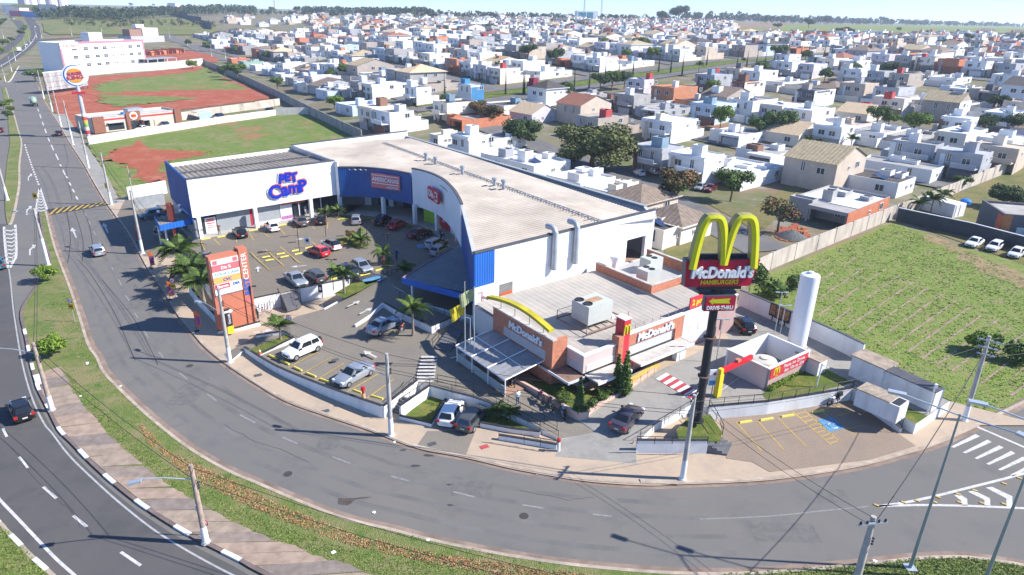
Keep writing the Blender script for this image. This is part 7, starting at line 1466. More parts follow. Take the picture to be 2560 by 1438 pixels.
def small_sign(label,px,py,z,h,colr,wd=.5,name='warning_sign',h2=.5):
 t = thing(name,label,'road sign',G(px,py,z) if z is not None else G(px,py),R(-10),'road signs');MB().tube([(0,0,0),(0,0,h)],.035,6).obj('post',m_grey,t);MB().box(-wd,wd,-.05,-.02,h - h2,h + h2).obj('plate',M('warning_yellow',(.75,.42,.03),.5,.05) if colr == 'y' else (m_pure if colr == 'w' else m_dark),t);MB().box(-wd*.5,wd*.5,-.056,-.051,h - h2*.4,h + h2*.4).obj('symbol',m_dark if colr != 'd' else m_pure,t)
small_sign('square yellow hump sign on the chevron tip',98,530,.1,3.0,'y');small_sign('square yellow hump sign on the pole by the hump',277,506,.3,3.2,'y');small_sign('yellow sign at the far median end',6,212,.1,2.5,'y');small_sign('yellow sign on the billboard side of the street',92,212,.1,2.8,'y');small_sign('black parking sign on a post at the exit drive',806,776,.95,2.9,'d',.28);small_sign('white information board on a frame between the middle bays',770,620,1.8,1.2,'w',.45)
small_sign('white plate on the brown wooden pole',511,1338,.14,2.4,'w',.28,'pole_plate',.25);disc_sign('speed disc fixed low on the brown wooden pole',519,1352,.14,1.75,'60',False)
hy = thing('hydrant_post','red and yellow hydrant post at the end of the front bays','hydrant',G(909,995,1.1));MB().lathe([(.18,0),(.18,.5)],n=10).obj('yellow_base',M('post_peach',(.7,.4,.2),.7,.1),hy);MB().lathe([(.13,.5),(.15,.85),(.24,.95),(.2,1.2),(.05,1.25)],n=10).obj('red_cap',PAINT['red'],hy)
hy = thing('entrance_hydrant','red capped white post at the end of the ramp rail','hydrant',G(1396,1128,.1));MB().lathe([(.15,0),(.12,1.0)],n=10).obj('white_post',m_pure,hy);MB().lathe([(.17,1.0),(.17,1.25),(.05,1.3)],n=10).obj('red_cap',PAINT['red'],hy)
cn = thing('traffic_cone','orange traffic cone on the corner of the palm lawn kerb','cone',G(650,884,.8));MB().lathe([(.2,0),(.2,.03),(.14,.04),(.03,.65)],n=12).obj('cone_body',m_orange,cn);MB().lathe([(.105,.25),(.075,.42)],n=12).obj('white_band',m_pure,cn)
cn = thing('entrance_cone','orange traffic cone against the white wall of the pylon platform','cone',G(1582,1118,.12));MB().lathe([(.2,0),(.2,.03),(.14,.04),(.03,.65)],n=12).obj('cone_body',m_orange,cn);MB().lathe([(.105,.25),(.075,.42)],n=12).obj('white_band',m_pure,cn)
for k,(x,y) in enumerate([(218,907),(870/4 + 1,910),(302,965),(310,1006),(203,990),(834,1381),(935,1282),(987,1105),(372,1150),(600,1240),(1070,1351),(2188,1403),(95,560),(625,1300)]):
 q = G(x,y,.13 if 150 < y < 1000 and x < 320 or y > 1300 else .02);o = MB().prism([(rnd.uniform(.08,.2)*math.cos(i*1.05),rnd.uniform(.08,.2)*math.sin(i*1.05)) for i in range(6)],0,.03).obj('paper_litter',m_pure,None,q);tag(o,'scrap of white litter on the ground','litter','scraps of white litter')
# ================================================================ burger restaurant, hotel, billboard
bp,bq_ = G(236,334),G(455,309);BA = math.atan2(bq_.y - bp.y,bq_.x - bp.x);BL = (bq_ - bp).length
bk = thing('burger_restaurant','beige and brown burger restaurant with red roof band by the earth lot','restaurant',bp,BA)
m_bkbeige = M('burger_beige',(.55,.49,.40),.85,.06);m_bkbrown = M('burger_brown',(.26,.11,.07),.8,.12,2);m_bkred = M('burger_red',(.50,.035,.05),.6,.06);m_bkgrey = M('burger_roof',(.50,.48,.46),.7,.1)
MB().parapet(0,BL,0,11,0,4.3,.25,.6,0,1).obj('wall',[m_bkbeige,m_bkgrey],bk);MB().box(-.06,BL + .06,-.08,-.003,3.3,3.75).obj('red_band',m_bkred,bk);MB().box(-.06,BL + .06,-.1,.3,4.303,4.5).obj('parapet_cap',m_bkgrey,bk)
for x0,x1,h in ((0,3.2,4.6),(BL*.36,BL*.52,5.3),(BL*.92,BL,4.9)): MB().box(x0,x1,-.5,-.11,0,h).obj('brown_pier',m_bkbrown,bk)
for x0,x1 in ((4.2,BL*.33),(BL*.54,BL*.62)): MB().box(x0,x1,-.06,-.004,.4,2.4).obj('window',m_glass,bk);MB().box(x0 - .2,x1 + .2,-1.0,-.12,2.5,2.65).obj('awning',m_bkgrey,bk)
MB().box(BL*.40,BL*.48,-.56,-.502,0,2.5).obj('doorway',m_glass,bk)
sg = ob('round_wall_sign',MB().lathe([(1.15,0),(1.15,.12)],n=24).mesh('round_wall_sign',m_pure),bk,(BL*.44,-.51,4.0),(R(90),0,0));MB().lathe([(.75,.125),(.75,.14)],n=20).obj('orange_disc',M('bun_orange',(.75,.33,.05),.5,.05),sg);MB().box(-.85,.85,-.3,.3,.145,.16).obj('red_name',m_bkred,sg)
MB().box(BL*.45,BL*.62,3,6,3.7,5.6).obj('roof_plant',m_grey,bk);MB().box(BL*.38,BL*.44,2,4,3.7,4.8).obj('roof_tank',M('tank_blue',(.1,.3,.6),.5,.05),bk)
for x in (BL*.33,BL*.5,BL*.62): MB().tube([(x,-2.8,0),(x,-2.8,2.6)],.1,6).obj('porch_post',m_bkbrown,bk)
MB().box(BL*.5,BL*.63,-3,-.52,2.6,2.75).obj('porch_roof',m_bkgrey,bk)
ig = thing('blue_frame_kiosk','blue and white gridded frame kiosk in the burger car park','kiosk',G(500,300),BA);MB().box(0,4.5,0,.3,0,2.2).obj('frame_panel',M('kiosk_blue',(.35,.55,.75),.5,.1,2),ig);MB().box(-.5,5,.31,4,2.2,2.4).obj('kiosk_roof',m_bkgrey,ig)
for i in range(6): MB().box(i*.85,i*.85 + .08,-.04,-.003,0,2.2).obj('frame_bar',m_pure,ig)
# the round pole sign
sb = G(222,345);SH = 16.9
bs_ = thing('round_burger_sign','round white burger sign with orange buns on a tall grey pole','sign',sb,R(26))
MB().lathe([(.55,0),(.5,SH - 2.6)],n=16).obj('pole',M('sign_pole',(.45,.45,.5),.5,.08),bs_,smooth=1.0)
disc = ob('sign_disc',MB().lathe([(3.0,-.35),(3.1,0),(3.0,.35)],n=40).mesh('sign_disc',m_pure,.6),bs_,(0,0,SH),(R(90),0,0))
m_bun = M('bun_orange',(.75,.33,.05),.5,.05)
for s in (1,-1):
 pts = [(1.65*math.cos(t)*1.0,s*(.85 + 1.0*math.sin(t))) for t in [math.pi*i/12 for i in range(13)]];MB().prism(pts,.36,.42).obj('bun',m_bun,disc)
for i,(tx,z,wd) in enumerate((('BURGER',.38,3.7),('KING',-.62,3.9))):
 me = text_mesh(tx,1.25 if i else 1.0,.02,m_bkred,bold=.05);ww = max(v.co.x for v in me.vertices)*2
 for v in me.vertices: v.co.x *= wd/ww
 ob('lettering',me,disc,(0,z + .1,.46),(0,0,R(6)))
cr = MB()
for i in range(25): t = math.radians(60 + i*11);wv = .32*math.sin(math.pi*i/24) + .03;cr.v += [(2.75*math.cos(t),2.75*math.sin(t),.4),((2.75 - wv)*math.cos(t),(2.75 - wv)*math.sin(t),.4)]
for i in range(24): cr.f.append((2*i,2*i + 1,2*i + 3,2*i + 2));cr.mi.append(0)
cr.obj('blue_swoosh',M('swoosh_blue',(.03,.12,.45),.5,.05),disc)
for i,c in enumerate([(.6,.05,.06),(.75,.6,.5),(.2,.4,.1),(.7,.4,.1),(.6,.08,.06),(.75,.72,.68)]): MB().lathe([(.62,1.2 + i*.95),(.62,2.1 + i*.95)],n=14).obj('wrap_band',M('wrap_%d' % i,c,.6,.4,3),bs_)
MB().box(-1.6,1.6,-.7,-.55,SH - 4.9,SH - 4.2).obj('red_plate',m_bkred,bs_)
# billboard seen from behind
p0,p1 = G(119,236),G(222,222);bA = math.atan2(p1.y - p0.y,p1.x - p0.x);bL = (p1 - p0).length
bb = thing('billboard','large billboard seen from behind with weathered pale upright sheets','billboard',p0,bA)
nb_ = 16
for i in range(nb_): MB().box(bL*i/nb_ + .03,bL*(i + 1)/nb_ - .03,-.08,.0,1.4,8.4 + .0).obj('board_sheet',M('sheet_%d' % (i % 3),[(.36,.36,.36),(.28,.28,.28),(.42,.41,.40)][i % 3],.8,.18,.8,stain=(1.0,.5,(.25,.2,.17))),bb)
MB().box(-.1,bL + .1,-.12,.3,8.4,8.75).obj('top_rail',m_pure,bb)
for i in range(9): MB().tube([(bL*i/8,.3,0),(bL*i/8,.3,8.3)],.12,5).obj('support_post',m_dark,bb)
for z in (2.5,4.6,6.8): MB().box(0,bL,-.16,-.1,z,z + .1).obj('batten',MATS['rusty_steel'],bb)
# hotel
h0,h1 = G(163,182),G(368,165);hA = math.atan2(h1.y - h0.y,h1.x - h0.x);hL = (h1 - h0).length
hot = thing('hotel','white three-storey hotel block with pink edge trim behind the billboard','building',h0,hA)
hh = 15.5;MB().parapet(0,hL,0,15,-1,hh,.4,1.0,0,1).obj('wall',[m_white,m_bkgrey],hot);m_hp = M('hotel_pink',(.50,.20,.26),.7,.06)
MB().box(-.1,hL + .1,-.15,-.003,hh - 1.0,hh + .1).obj('pink_trim',m_hp,hot);MB().box(-.12,1.0,-.15,-.004,0,hh - 1.003).obj('pink_trim',m_hp,hot);MB().box(hL - .9,hL + .12,-.15,-.004,0,hh - 1.003).obj('pink_trim',m_hp,hot)
wm = MB().box(-1.4,1.4,-.06,.0,-.75,.75).mesh('window',m_glass);wm2 = MB().box(-.5,.5,-.06,0,-.35,.35).mesh('small_window',m_glass);wf = MB();wf.box(-1.45,1.45,-.1,-.061,-.06,.06);wf.box(-.04,.04,-.1,-.061,-.75,.75);wf = wf.mesh('mullion',m_pure)
for z in (3.3,7.6,11.9):
 for fx in (.15,.28,.40,.50,.82,.93): q = ob('window',wm,hot,(hL*fx,-.01,z));ob('mullion',wf,q)
 for fx in (.59,.62,.69,.72): ob('window',wm2,hot,(hL*fx,-.01,z))
MB().box(0,hL*.2,-.4,-.16,hh - 3.6,hh + .1).obj('sign_board',M('hotel_sign',(.72,.66,.63),.6,.25,1.5),hot);text('Hotel',2.2,.05,M('hotel_letter',(.3,.16,.14),.6,.1),hot,(hL*.1,-.5,hh - 1.8),0,width=hL*.14,shear=.2)
MB().box(hL*.42,hL*.58,5,11,hh - 1,hh + 4.5).obj('roof_house',M('roof_house',(.5,.52,.56),.7,.06),hot)
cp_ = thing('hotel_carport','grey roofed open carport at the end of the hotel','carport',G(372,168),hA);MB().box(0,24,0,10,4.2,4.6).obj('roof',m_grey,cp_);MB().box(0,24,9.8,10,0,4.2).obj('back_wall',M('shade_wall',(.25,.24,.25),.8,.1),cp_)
for x in (.3,8,16,23.6): MB().box(x - .15,x + .15,.1,.4,0,4.2).obj('post',m_pure,cp_)
def simple_house(px,py,ang,dx,dy,h,mat,label,roofmat=None,z=None,name='house',parts=()):
 t = thing(name,label,'house',G(px,py) if z is None else G(px,py,z),R(ang),'houses at the edge of town');MB().parapet(0,dx,0,dy,-1,h,.3,.5,0,1).obj('wall',[mat,roofmat or m_bkgrey],t)
 for nm,b,m_ in parts: MB().box(*b).obj(nm,m_,t)
 return t
m_blockgrey = M('bare_block',(.42,.42,.43),.9,.1);m_hollow = M('hollow_brick',(.50,.185,.10),.9,.12,1.2,stain=(.8,.4,(.55,.3,.2)))
simple_house(330,108,hA*57.3 - 6,34,16,5.5,m_blockgrey,'grey block compound with a brown upper storey behind the hotel',parts=[('upper_storey',(2,14,3,12,5.5,11),M('brown_storey',(.3,.17,.13),.8,.1)),('white_storey',(14.1,30,2,12,5.5,12),m_cream),('roof_box',(10,18,4,9,12,15),m_pure)])
rw = thing('brick_plot_walls','bare orange brick walls of an unfinished plot above the hotel','ruin',G(380,140),hA);r = random.Random(4)
for i in range(9): MB().box(i*4,i*4 + .3,0,14,0,r.uniform(2,4)).obj('brick_wall',m_hollow,rw);MB().box(i*4 + .3,i*4 + 4,r.uniform(0,12),r.uniform(12.1,12.4),0,r.uniform(1.5,3.2)).obj('brick_wall',m_hollow,rw)
rows_patch('red_plot',[(156,370,545),(146,360,545),(136,355,520),(128,352,480)],m_red,.15,10)
tall_wall('dark sloping boundary wall running down the pasture',[(530,75),(505,60),(470,47),(420,34)],5,.5,M('dark_wall',(.10,.11,.13),.9,.1),z=None)
# avenue beyond: simple ribbons over the land
def land_road(name,px,wd,mat,dz=.25,dash=None):
 p = [G(*q) for q in smoothline(px,5)];mb = MB()
 for i,c in enumerate(p):
  d = p[min(i + 1,len(p) - 1)] - p[max(i - 1,0)];d.z = 0;d.normalize();n_ = Vector((-d.y,d.x,0))*wd/2;mb.v += [tuple(c - n_ + Vector((0,0,dz))),tuple(c + n_ + Vector((0,0,dz)))]
  if i: a = 2*(i - 1);mb.f.append((a,a + 2,a + 3,a + 1));mb.mi.append(0)
 return struct(name,mb,mat)
land_road('avenue_far_lane',[(-20,172),(20,150),(52,127),(76,108),(87,90),(88,72),(78,55),(68,42),(62,30)],9,m_avenue,.06);land_road('avenue_near_lane',[(-30,140),(20,122),(48,102),(60,85),(58,70),(45,55),(32,40)],9,m_avenue,.06);land_road('crossing_road',[(90,104),(131,98),(220,93),(330,88),(480,82),(560,78)],8,m_avenue,.1);land_road('dirt_street',[(560,152),(520,135),(470,112),(425,92),(405,82)],9,m_street,.12)
land_road('avenue_edge_line',[(-30,182),(12,160),(45,137),(70,117),(84,100),(91,84)],.5,m_white_paint,.1);land_road('far_median_lawn',[(30,132),(52,112),(66,98),(70,84),(66,72)],5,m_grass,.12);land_road('roundabout_lawn',[(40,52),(46,46),(52,42)],12,m_dry,.2)
for k,(x,y,s) in enumerate([(8,118,1.0),(20,112,.9),(55,92,1.0),(60,82,.9),(5,135,1.0),(12,62,1.2),(3,70,1.3),(65,72,.9),(30,108,.8),(10,275,.5),(25,262,.5),(22,300,.5),(30,285,.45)]): tree(['green','bright','dark'][k % 3],x,y,s,'%s tree along the avenue verge, %s colour' % (['first','second','third','fourth','fifth','sixth','seventh','eighth','ninth','tenth','eleventh','twelfth','thirteenth'][k],['mid green','bright green','dark green'][k % 3]),group='avenue trees')
ab = thing('purple_billboard','small purple and white billboard at the foot of the wood','billboard',G(106,44));MB().box(0,32,0,.5,1,9).obj('panel',M('billboard_purple',(.25,.08,.33),.6,.5,.15,col2=(.6,.4,.5)),ab);MB().box(-2,22,.6,1,8,17).obj('rear_panel',m_grey,ab)
for k,(x0,x1,y,hg,c) in enumerate([(66,80,16,40,(.6,.55,.55)),(80,98,16,46,(.68,.64,.62)),(100,118,15,40,(.7,.68,.66)),(128,148,14,30,(.7,.67,.65)),(152,172,12,26,(.62,.6,.6))]):
 a,b = G(x0,y + 12),G(x1,y + 12);t = thing('tower_block','pale apartment tower at the top left horizon, %s from the left' % ['first','second','third','fourth','fifth'][k],'building',a,math.atan2(b.y - a.y,b.x - a.x),'distant tower blocks');L = (b - a).length;MB().box(0,L,0,18,-3,hg).obj('wall',M('tower_%d' % k,c,.8,.04),t);MB().box(-.3,L*.3,-.5,-.1,-3,hg + 1).obj('grey_strip',M('tower_grey',(.3,.3,.36),.8,.05),t)
for k,(x,y,c,hg,L) in enumerate([(34,32,(.7,.6,.2),12,60),(25,40,(.6,.15,.2),7,25),(55,42,(.1,.3,.6),7,30),(8,30,(.7,.7,.7),10,40),(420,24,(.75,.72,.7),14,22),(16,36,(.75,.74,.74),9,26)]): simple_house(x,y,-15,L,15,hg,M('store_%d' % k,c,.8,.06),'%s shed among the shops at the end of the avenue' % ['long yellow','small red','blue roofed','big white','tall white','low white'][k])
# ================================================================ the town of flat-roofed houses
HC = {'white': (.72,.72,.71),'cream': (.72,.66,.56),'beige': (.55,.46,.37),'grey': (.40,.41,.43),'darkgrey': (.14,.14,.15),'lilac': (.60,.56,.60),'paleblue': (.50,.58,.66),'brick': (.52,.19,.10),'brown': (.24,.13,.09),'red': (.45,.07,.07),'blue': (.06,.22,.42),'bluegrey': (.22,.31,.37),'maroon': (.25,.03,.07),'taupe': (.42,.36,.31),'yellow': (.6,.45,.12),'green': (.3,.42,.36),'terracotta': (.50,.22,.12),'concrete': (.36,.345,.33)}
HM = {k: M('house_' + k,c,.85,.05 if k in ('white','cream') else .1,.35,stain=(.5,.28,tuple(x*.65 for x in c))) for k,c in HC.items()}
HM['brick'] = m_hollow
RM = {'cement': M('roof_cement',(.36,.34,.31),.9,.22,.3),'white': M('roof_white',(.68,.70,.72),.7,.06),'dark': M('roof_darktile',(.085,.075,.07),.85,.2,1.5),'tan': M('roof_tantile',(.40,.32,.20),.85,.2,1.2),'red': M('roof_redtile',(.30,.13,.085),.85,.2,1.2),'cream': M('roof_creamtile',(.58,.44,.28),.85,.15,1.2),'brown': M('roof_browntile',(.22,.17,.13),.85,.2,1.2)}
m_void = M('garage_shade',(.10,.095,.09),.9,.2,1.0)
def win_mesh(wd,hg,ax):
 mb = MB()
 def bx_(u0,u1,z0,z1,t0,t1,mi):
  if ax == 'x': mb.box(-t1,-t0,u0,u1,z0,z1,mi)
  else: mb.box(u0,u1,-t1,-t0,z0,z1,mi)
 bx_(-wd/2,wd/2,0,hg,.0,.04,1)
 for u in (-wd/2,0,wd/2): bx_(u - .05,u + .05,0,hg,.041,.08,0)
 bx_(-wd/2 - .05,wd/2 + .05,-.06,0,.0,.1,0);bx_(-wd/2 - .05,wd/2 + .05,hg,hg + .06,.0,.08,0)
 return mb.mesh('window',[m_pure,m_glass])
WN = {('x',0): win_mesh(1.8,1.3,'x'),('x',1): win_mesh(1.0,2.0,'x'),('x',2): win_mesh(.8,.6,'x'),('y',0): win_mesh(1.6,1.2,'y'),('y',2): win_mesh(.9,.6,'y')}
DOOR = MB().box(-.05,0,-.5,.5,0,2.2).mesh('door',M('door_wood',(.25,.14,.08),.6,.15,2))
def tile_roof(mb,x0,x1,y0,y1,z,rise,kind,n=None):
 """ribbed tiles; ridge along y"""
 xm = (x0 + x1)/2;n = n or max(6,int((y1 - y0)/.45));hip = min((x1 - x0)/2,(y1 - y0)/2) if kind == 'hip' else 0
 for sgn,xe in ((1,x0),(-1,x1)):
  base = len(mb.v)
  for i in range(n + 1):
   y = y0 + (y1 - y0)*i/n;h = .06 if i % 2 else 0;f = 1.0
   if kind == 'hip': f = min(1,(y - y0)/hip,(y1 - y)/hip) if hip else 1
   mb.v += [(xe,y,z + h),(xe + (xm - xe)*f,y,z + rise*f + h)]
   if i: a = base + 2*(i - 1);mb.f.append((a,a + 1,a + 3,a + 2) if sgn < 0 else (a,a + 2,a + 3,a + 1));mb.mi.append(0)
 if kind == 'hip':
  for ye,d in ((y0,1),(y1,-1)):
   base = len(mb.v);m_ = max(6,int((x1 - x0)/.45))
   for i in range(m_ + 1):
    x = x0 + (x1 - x0)*i/m_;h = .06 if i % 2 else 0;f = 1 - abs(x - xm)/(xm - x0);mb.v += [(x,ye,z + h),(x,ye + d*hip*f,z + rise*f + h)]
    if i: a = base + 2*(i - 1);mb.f.append((a,a + 2,a + 3,a + 1) if d > 0 else (a,a + 1,a + 3,a + 2));mb.mi.append(0)
 return mb
def house(p,ang,La,Lb,st,wall,label,accent='white',roof='flat',tower='white',rf='cement',front=True,rng=None,tfx=.5,tfy=.4,group='houses of the flat-roofed town',detail=True,side=None):
 """p: near corner on the ground; local X runs away along the lit flank (Lb), local Y along the street front (La)"""
 r = rng or random.Random(int(p.x*13 + p.y*7));t = thing('house',label,'house',p,ang,group);h1 = 3.3;wm_ = [HM[wall],RM[rf]];H = h1 if st == 1 else 6.5
 mb = MB();gy1 = La*.52;gd = 4.2 if front and Lb > 8 else 0
 if roof == 'flat':
  if st == 1:
   mb.parapet(gd,Lb,0,La,-.6,h1,.16,.45)
   if gd: mb.box(0,gd - .005,.05,La*.62,h1 - .75,h1 - .1);mb.box(0,gd - .005,.05,.25,-.6,h1 - .755);mb.box(0,.25,La*.62 - .3,La*.62,-.6,h1 - .755);mb.parapet(gd*.45,gd - .004,La*.62 + .02,La - .02,-.6,h1 + .4,.14,.4)
  else:
   d0 = gd*.5
   mb.parapet(gd,Lb,0,La,-.6,h1,.16,.4)
   ux0,ux1 = d0,Lb*r.uniform(.62,.85);uy0,uy1 = -.04,La*r.uniform(.72,1.0)
   mb.parapet(ux0,ux1,uy0,uy1,h1 + .004 if not gd else h1 - .25,H,.16,.55)
   mb.box(ux0 - .35,ux1 + .03,uy0 - .03,uy1 + .03,H - .9,H - .25) if r.random() < .5 else None
   if gd: mb.box(d0 + .01,gd - .005,.03,.22,-.6,h1 - .26);mb.box(d0 + .01,d0 + .25,La*.55,La*.58,-.6,h1 - .26)
   if gd and r.random() < .7: mb.box(-.6,d0 - .01,.3,La*.5,h1 - .35,h1 - .1);mb.box(-.6,-.45,.3,La*.5,h1 - .095,h1 + .85)
 else:
  mb.box(0,Lb,0,La,-.6,H)
  rise = min(Lb,La)*.24
  if roof == 'gable':
   for y in (0,La): mb.face([(0,y,H),(Lb,y,H),(Lb/2,y,H + rise)] if y == 0 else [(Lb,y,H),(0,y,H),(Lb/2,y,H + rise)])
  ov = .6;ro = MB();tile_roof(ro,-ov,Lb + ov,-ov*(1 if roof == 'hip' else .5),La + ov*(1 if roof == 'hip' else .5),H - ov*rise/(Lb/2) + .05,rise*(1 + 2*ov/Lb),roof,None if detail else 10);ro.obj('roof',RM[rf],t)
  if roof == 'hip': mb.box(-ov,Lb + ov,-ov,La + ov,H - .28,H - .1)
 if roof == 'flat':
  for k in range(2 if detail else 1):
   x0,y0 = Lb*r.uniform(.5,.8),La*r.uniform(.1,.6);mb.parapet(x0,x0 + r.uniform(1.5,4),y0,y0 + r.uniform(1.2,La*.3),h1 - .45,h1 + r.uniform(.25,1.1),.12,.3)
 wo = mb.obj('wall',wm_,t)
 if side: MB().box(.1 if roof == 'flat' else 0,Lb,-.05,-.045 + .0,-.5,H - .02).obj('side_wall_face',HM[side],t)
 if tower:
  tw = r.uniform(2.0,2.9);x0,y0 = Lb*tfx,La*tfy;th_ = H + r.uniform(1.5,2.3) + (0 if roof == 'flat' else .6);MB().parapet(x0,x0 + tw,y0,y0 + tw*r.uniform(.8,1.25),H - .6,th_,.14,.35).obj('water_tank_box',[HM[tower],RM['cement']],t)
 zz = 4.3 if st == 2 else 1.0;fx0 = (gd*.5 if st == 2 else gd) if roof == 'flat' else 0
 if wall not in ('brick',) and detail is not None:
  ob('window',WN[('x',0 if r.random() < .6 else 1)],t,(fx0 - .012,La*.28,zz - (.55 if st == 2 else 0)))
  if st == 2: ob('window',WN[('x',0 if r.random() < .5 else 1)],t,(fx0 - .012,La*.62,zz - .5))
  for k in range(2 if detail else 1): ob('window',WN[('y',2 if r.random() < .7 else 0)],t,(Lb*(.42 + .28*k + (.1 if roof == 'flat' else 0)),-.05,zz + .3 if st == 2 else 1.4))
  if detail:
   if gd and r.random() < .5: MB().box(.3,.36,.4,La*.5,0,2.2).obj('garage_gate',HM[r.choice(('brown','grey','white','darkgrey'))],t)
   if roof == 'flat' and r.random() < .3: MB().face([(Lb*.3,La*.3,H - .3),(Lb*.3 + 2.2,La*.3,H - .3),(Lb*.3 + 2.2,La*.3 + 2.4,H + .35),(Lb*.3,La*.3 + 2.4,H + .35)]).obj('solar_panel',M('solar_blue',(.03,.05,.12),.2,.1),t)
   if gd: ob('door',DOOR,t,(gd - .005,La*.78 if st == 1 else La*.7,0))
 if accent and accent != wall and detail and roof == 'flat': MB().box(fx0 - .12,fx0 - .015,La*.70,La*.80,.0,H - .6).obj('accent_panel',HM[accent],t)
 return t
def corner(px,py,h):
 d = ray(px,py);d = d/math.hypot(d.x,d.y);lo,hi = 5.0,4000.0
 for _ in range(50):
  m = (lo + hi)/2
  if CAM_H + d.z*m > T(d.x*m,d.y*m) + h: lo = m
  else: hi = m
 return Vector((d.x*m,d.y*m,T(d.x*m,d.y*m)))
MAN = []
def mh(px,py,h,La,Lb,st,wall,label,ang=42,**k):
 p = corner(px,py,h);house(p,R(ang),La,Lb,st,wall,label,group='nearer houses',**k);c = p + Matrix.Rotation(R(ang),3,'Z') @ Vector((Lb/2,La/2,0));MAN.append((c.x,c.y,(La + Lb)/3.2))
mh(958,283,6.5,13,16,2,'white','white two-storey house with stepped grey fins just behind the mall',tower='white',tfx=.45,tfy=.2,accent='grey');mh(915,272,6.5,10,15,2,'cream','cream two-storey house with brown tank box left of the stepped white one',tower='brown',tfx=.5)
mh(1172,343,6.5,9,9,2,'white','white block house with a square tower right behind the mall roof',tower='white',front=False,tfx=.3,tfy=.3);mh(1228,333,5.0,7,13,1,'white','long plain white annex beside the white towered house',tower=None,front=False,rf='cement');mh(1094,314,6.0,4,5,1,'cream','slim cream block beside the red earth strip behind the mall',tower=None,front=False)
mh(1262,372,5.6,9,11,1,'white','low white house with a grey square tank box behind the mall',tower='grey',tfx=.1,tfy=.1,front=False,rf='white');mh(1335,410,3.8,11,12,1,'white','low white roofs with a sloping white sheet beside the big tree',tower='white',front=False,rf='white',tfx=.2,tfy=.5);mh(1452,448,4.2,10,11,1,'white','low white house with plain tank box in front of the big tree',tower='white',tfx=.05,tfy=.1,front=False,rf='white');mh(1545,478,4.0,9,10,1,'cream','low pale house with open white tank box next to the dark tiled roofs',tower='cream',tfx=.05,tfy=.1,front=False,rf='white')
mh(1600,505,3.8,9,12,1,'beige','beige house under a dark ribbed hip roof behind the mall end',roof='hip',rf='brown',tower=None,front=False);mh(1705,566,3.3,9,9,1,'cream','low cream corner house with dark tiles by the cul-de-sac',roof='hip',rf='brown',tower=None,front=False);mh(1660,575,3.4,7,8,1,'cream','low cream extension with small window beside the loggia',tower=None,front=False,rf='dark')
mh(1643,376,6.5,10,15,2,'grey','grey and white balcony house with striped blue-grey tank box',tower='bluegrey',tfx=.25,tfy=.15,accent='brown');mh(1749,398,6.5,11,16,2,'white','white two-storey house with roller blinds opposite the cul-de-sac',tower='white',tfx=.2,tfy=.15,accent='beige');mh(1857,437,3.7,13,19,1,'white','long single-storey white house with open carport by the cul-de-sac',tower='white',tfx=.35,tfy=.6,rf='white')
mh(2094,414,6.2,12,15,2,'beige','big beige house with tan tiled gable roof near the pale wall',roof='gable',rf='tan',tower='cream',tfx=.55,tfy=.05);mh(2335,412,4.6,17,8,1,'white','tall plain white yard wall house in front of the courtyard tree',tower=None,front=False);mh(2248,455,3.6,13,10,1,'white','flat white service house with dark roof inside the pale wall',tower=None,front=False,rf='dark');mh(2123,520,4.2,12,19,1,'concrete','unfinished grey house with bare brick flank at the building site',tower='concrete',tfx=.35,tfy=.5,side='brick',rf='white')
mh(2452,390,6.5,11,12,2,'grey','grey two-storey house with glass balcony by the pale wall',tower='grey',tfx=.3,tfy=.2);mh(2330,375,5.6,13,10,2,'grey','grey and white flat house behind the courtyard tree',tower='white',accent='white');mh(2540,385,5.6,11,12,2,'beige','beige house with cream tank box at the picture edge',tower='cream',rf='cement')
mh(1670,307,6.5,12,19,2,'white','white house with a big plain lit flank and beige front',tower='cream',tfx=.15,tfy=.4,accent='beige');mh(1783,264,6.5,11,17,2,'paleblue','pale blue-grey house with a dark square tank box',tower='bluegrey',tfx=.25,tfy=.3);mh(1452,268,6.0,11,15,2,'beige','beige two-storey house with red tiled gable and green balcony',roof='gable',rf='red',tower='white',tfx=.6,tfy=.4);mh(1366,224,6.2,10,11,2,'white','white two-storey house with dark hip roof and maroon tank box',roof='hip',rf='dark',tower='maroon',tfx=.1,tfy=.8);mh(1330,285,3.4,11,12,1,'lilac','lilac walled low house with cream tiles behind the reddish trees',roof='gable',rf='cream',tower=None)
mh(1603,202,6.2,11,12,2,'lilac','lilac and white house with a tall red block',tower='red',tfx=.55,tfy=.1);mh(1862,206,6.5,9,16,2,'brown','brown fronted house with cream flank by the cypresses',tower='brown',side='cream',tfx=.4);mh(1178,198,8.5,9,6,2,'white','narrow white house with bright blue end and blue tank box',tower='blue',side='blue',tfx=.1,tfy=.5);mh(1028,216,7.0,9,12,2,'white','tall white modern house with pale fins behind the street lamp',tower='white',accent='beige',tfx=.2);mh(880,262,3.8,12,15,1,'paleblue','low pale blue house nearest the stained boundary wall',tower='paleblue',tfx=.3,tfy=.3,front=False,rf='white');mh(2037,228,6.5,10,17,2,'darkgrey','dark grey fronted house with striped tank box and white flank',tower='taupe',side='white',tfx=.2);mh(2098,320,6.5,9,16,2,'white','white two-storey house with bare lit flank by the corner lot',tower='white',tfx=.25,tfy=.15)
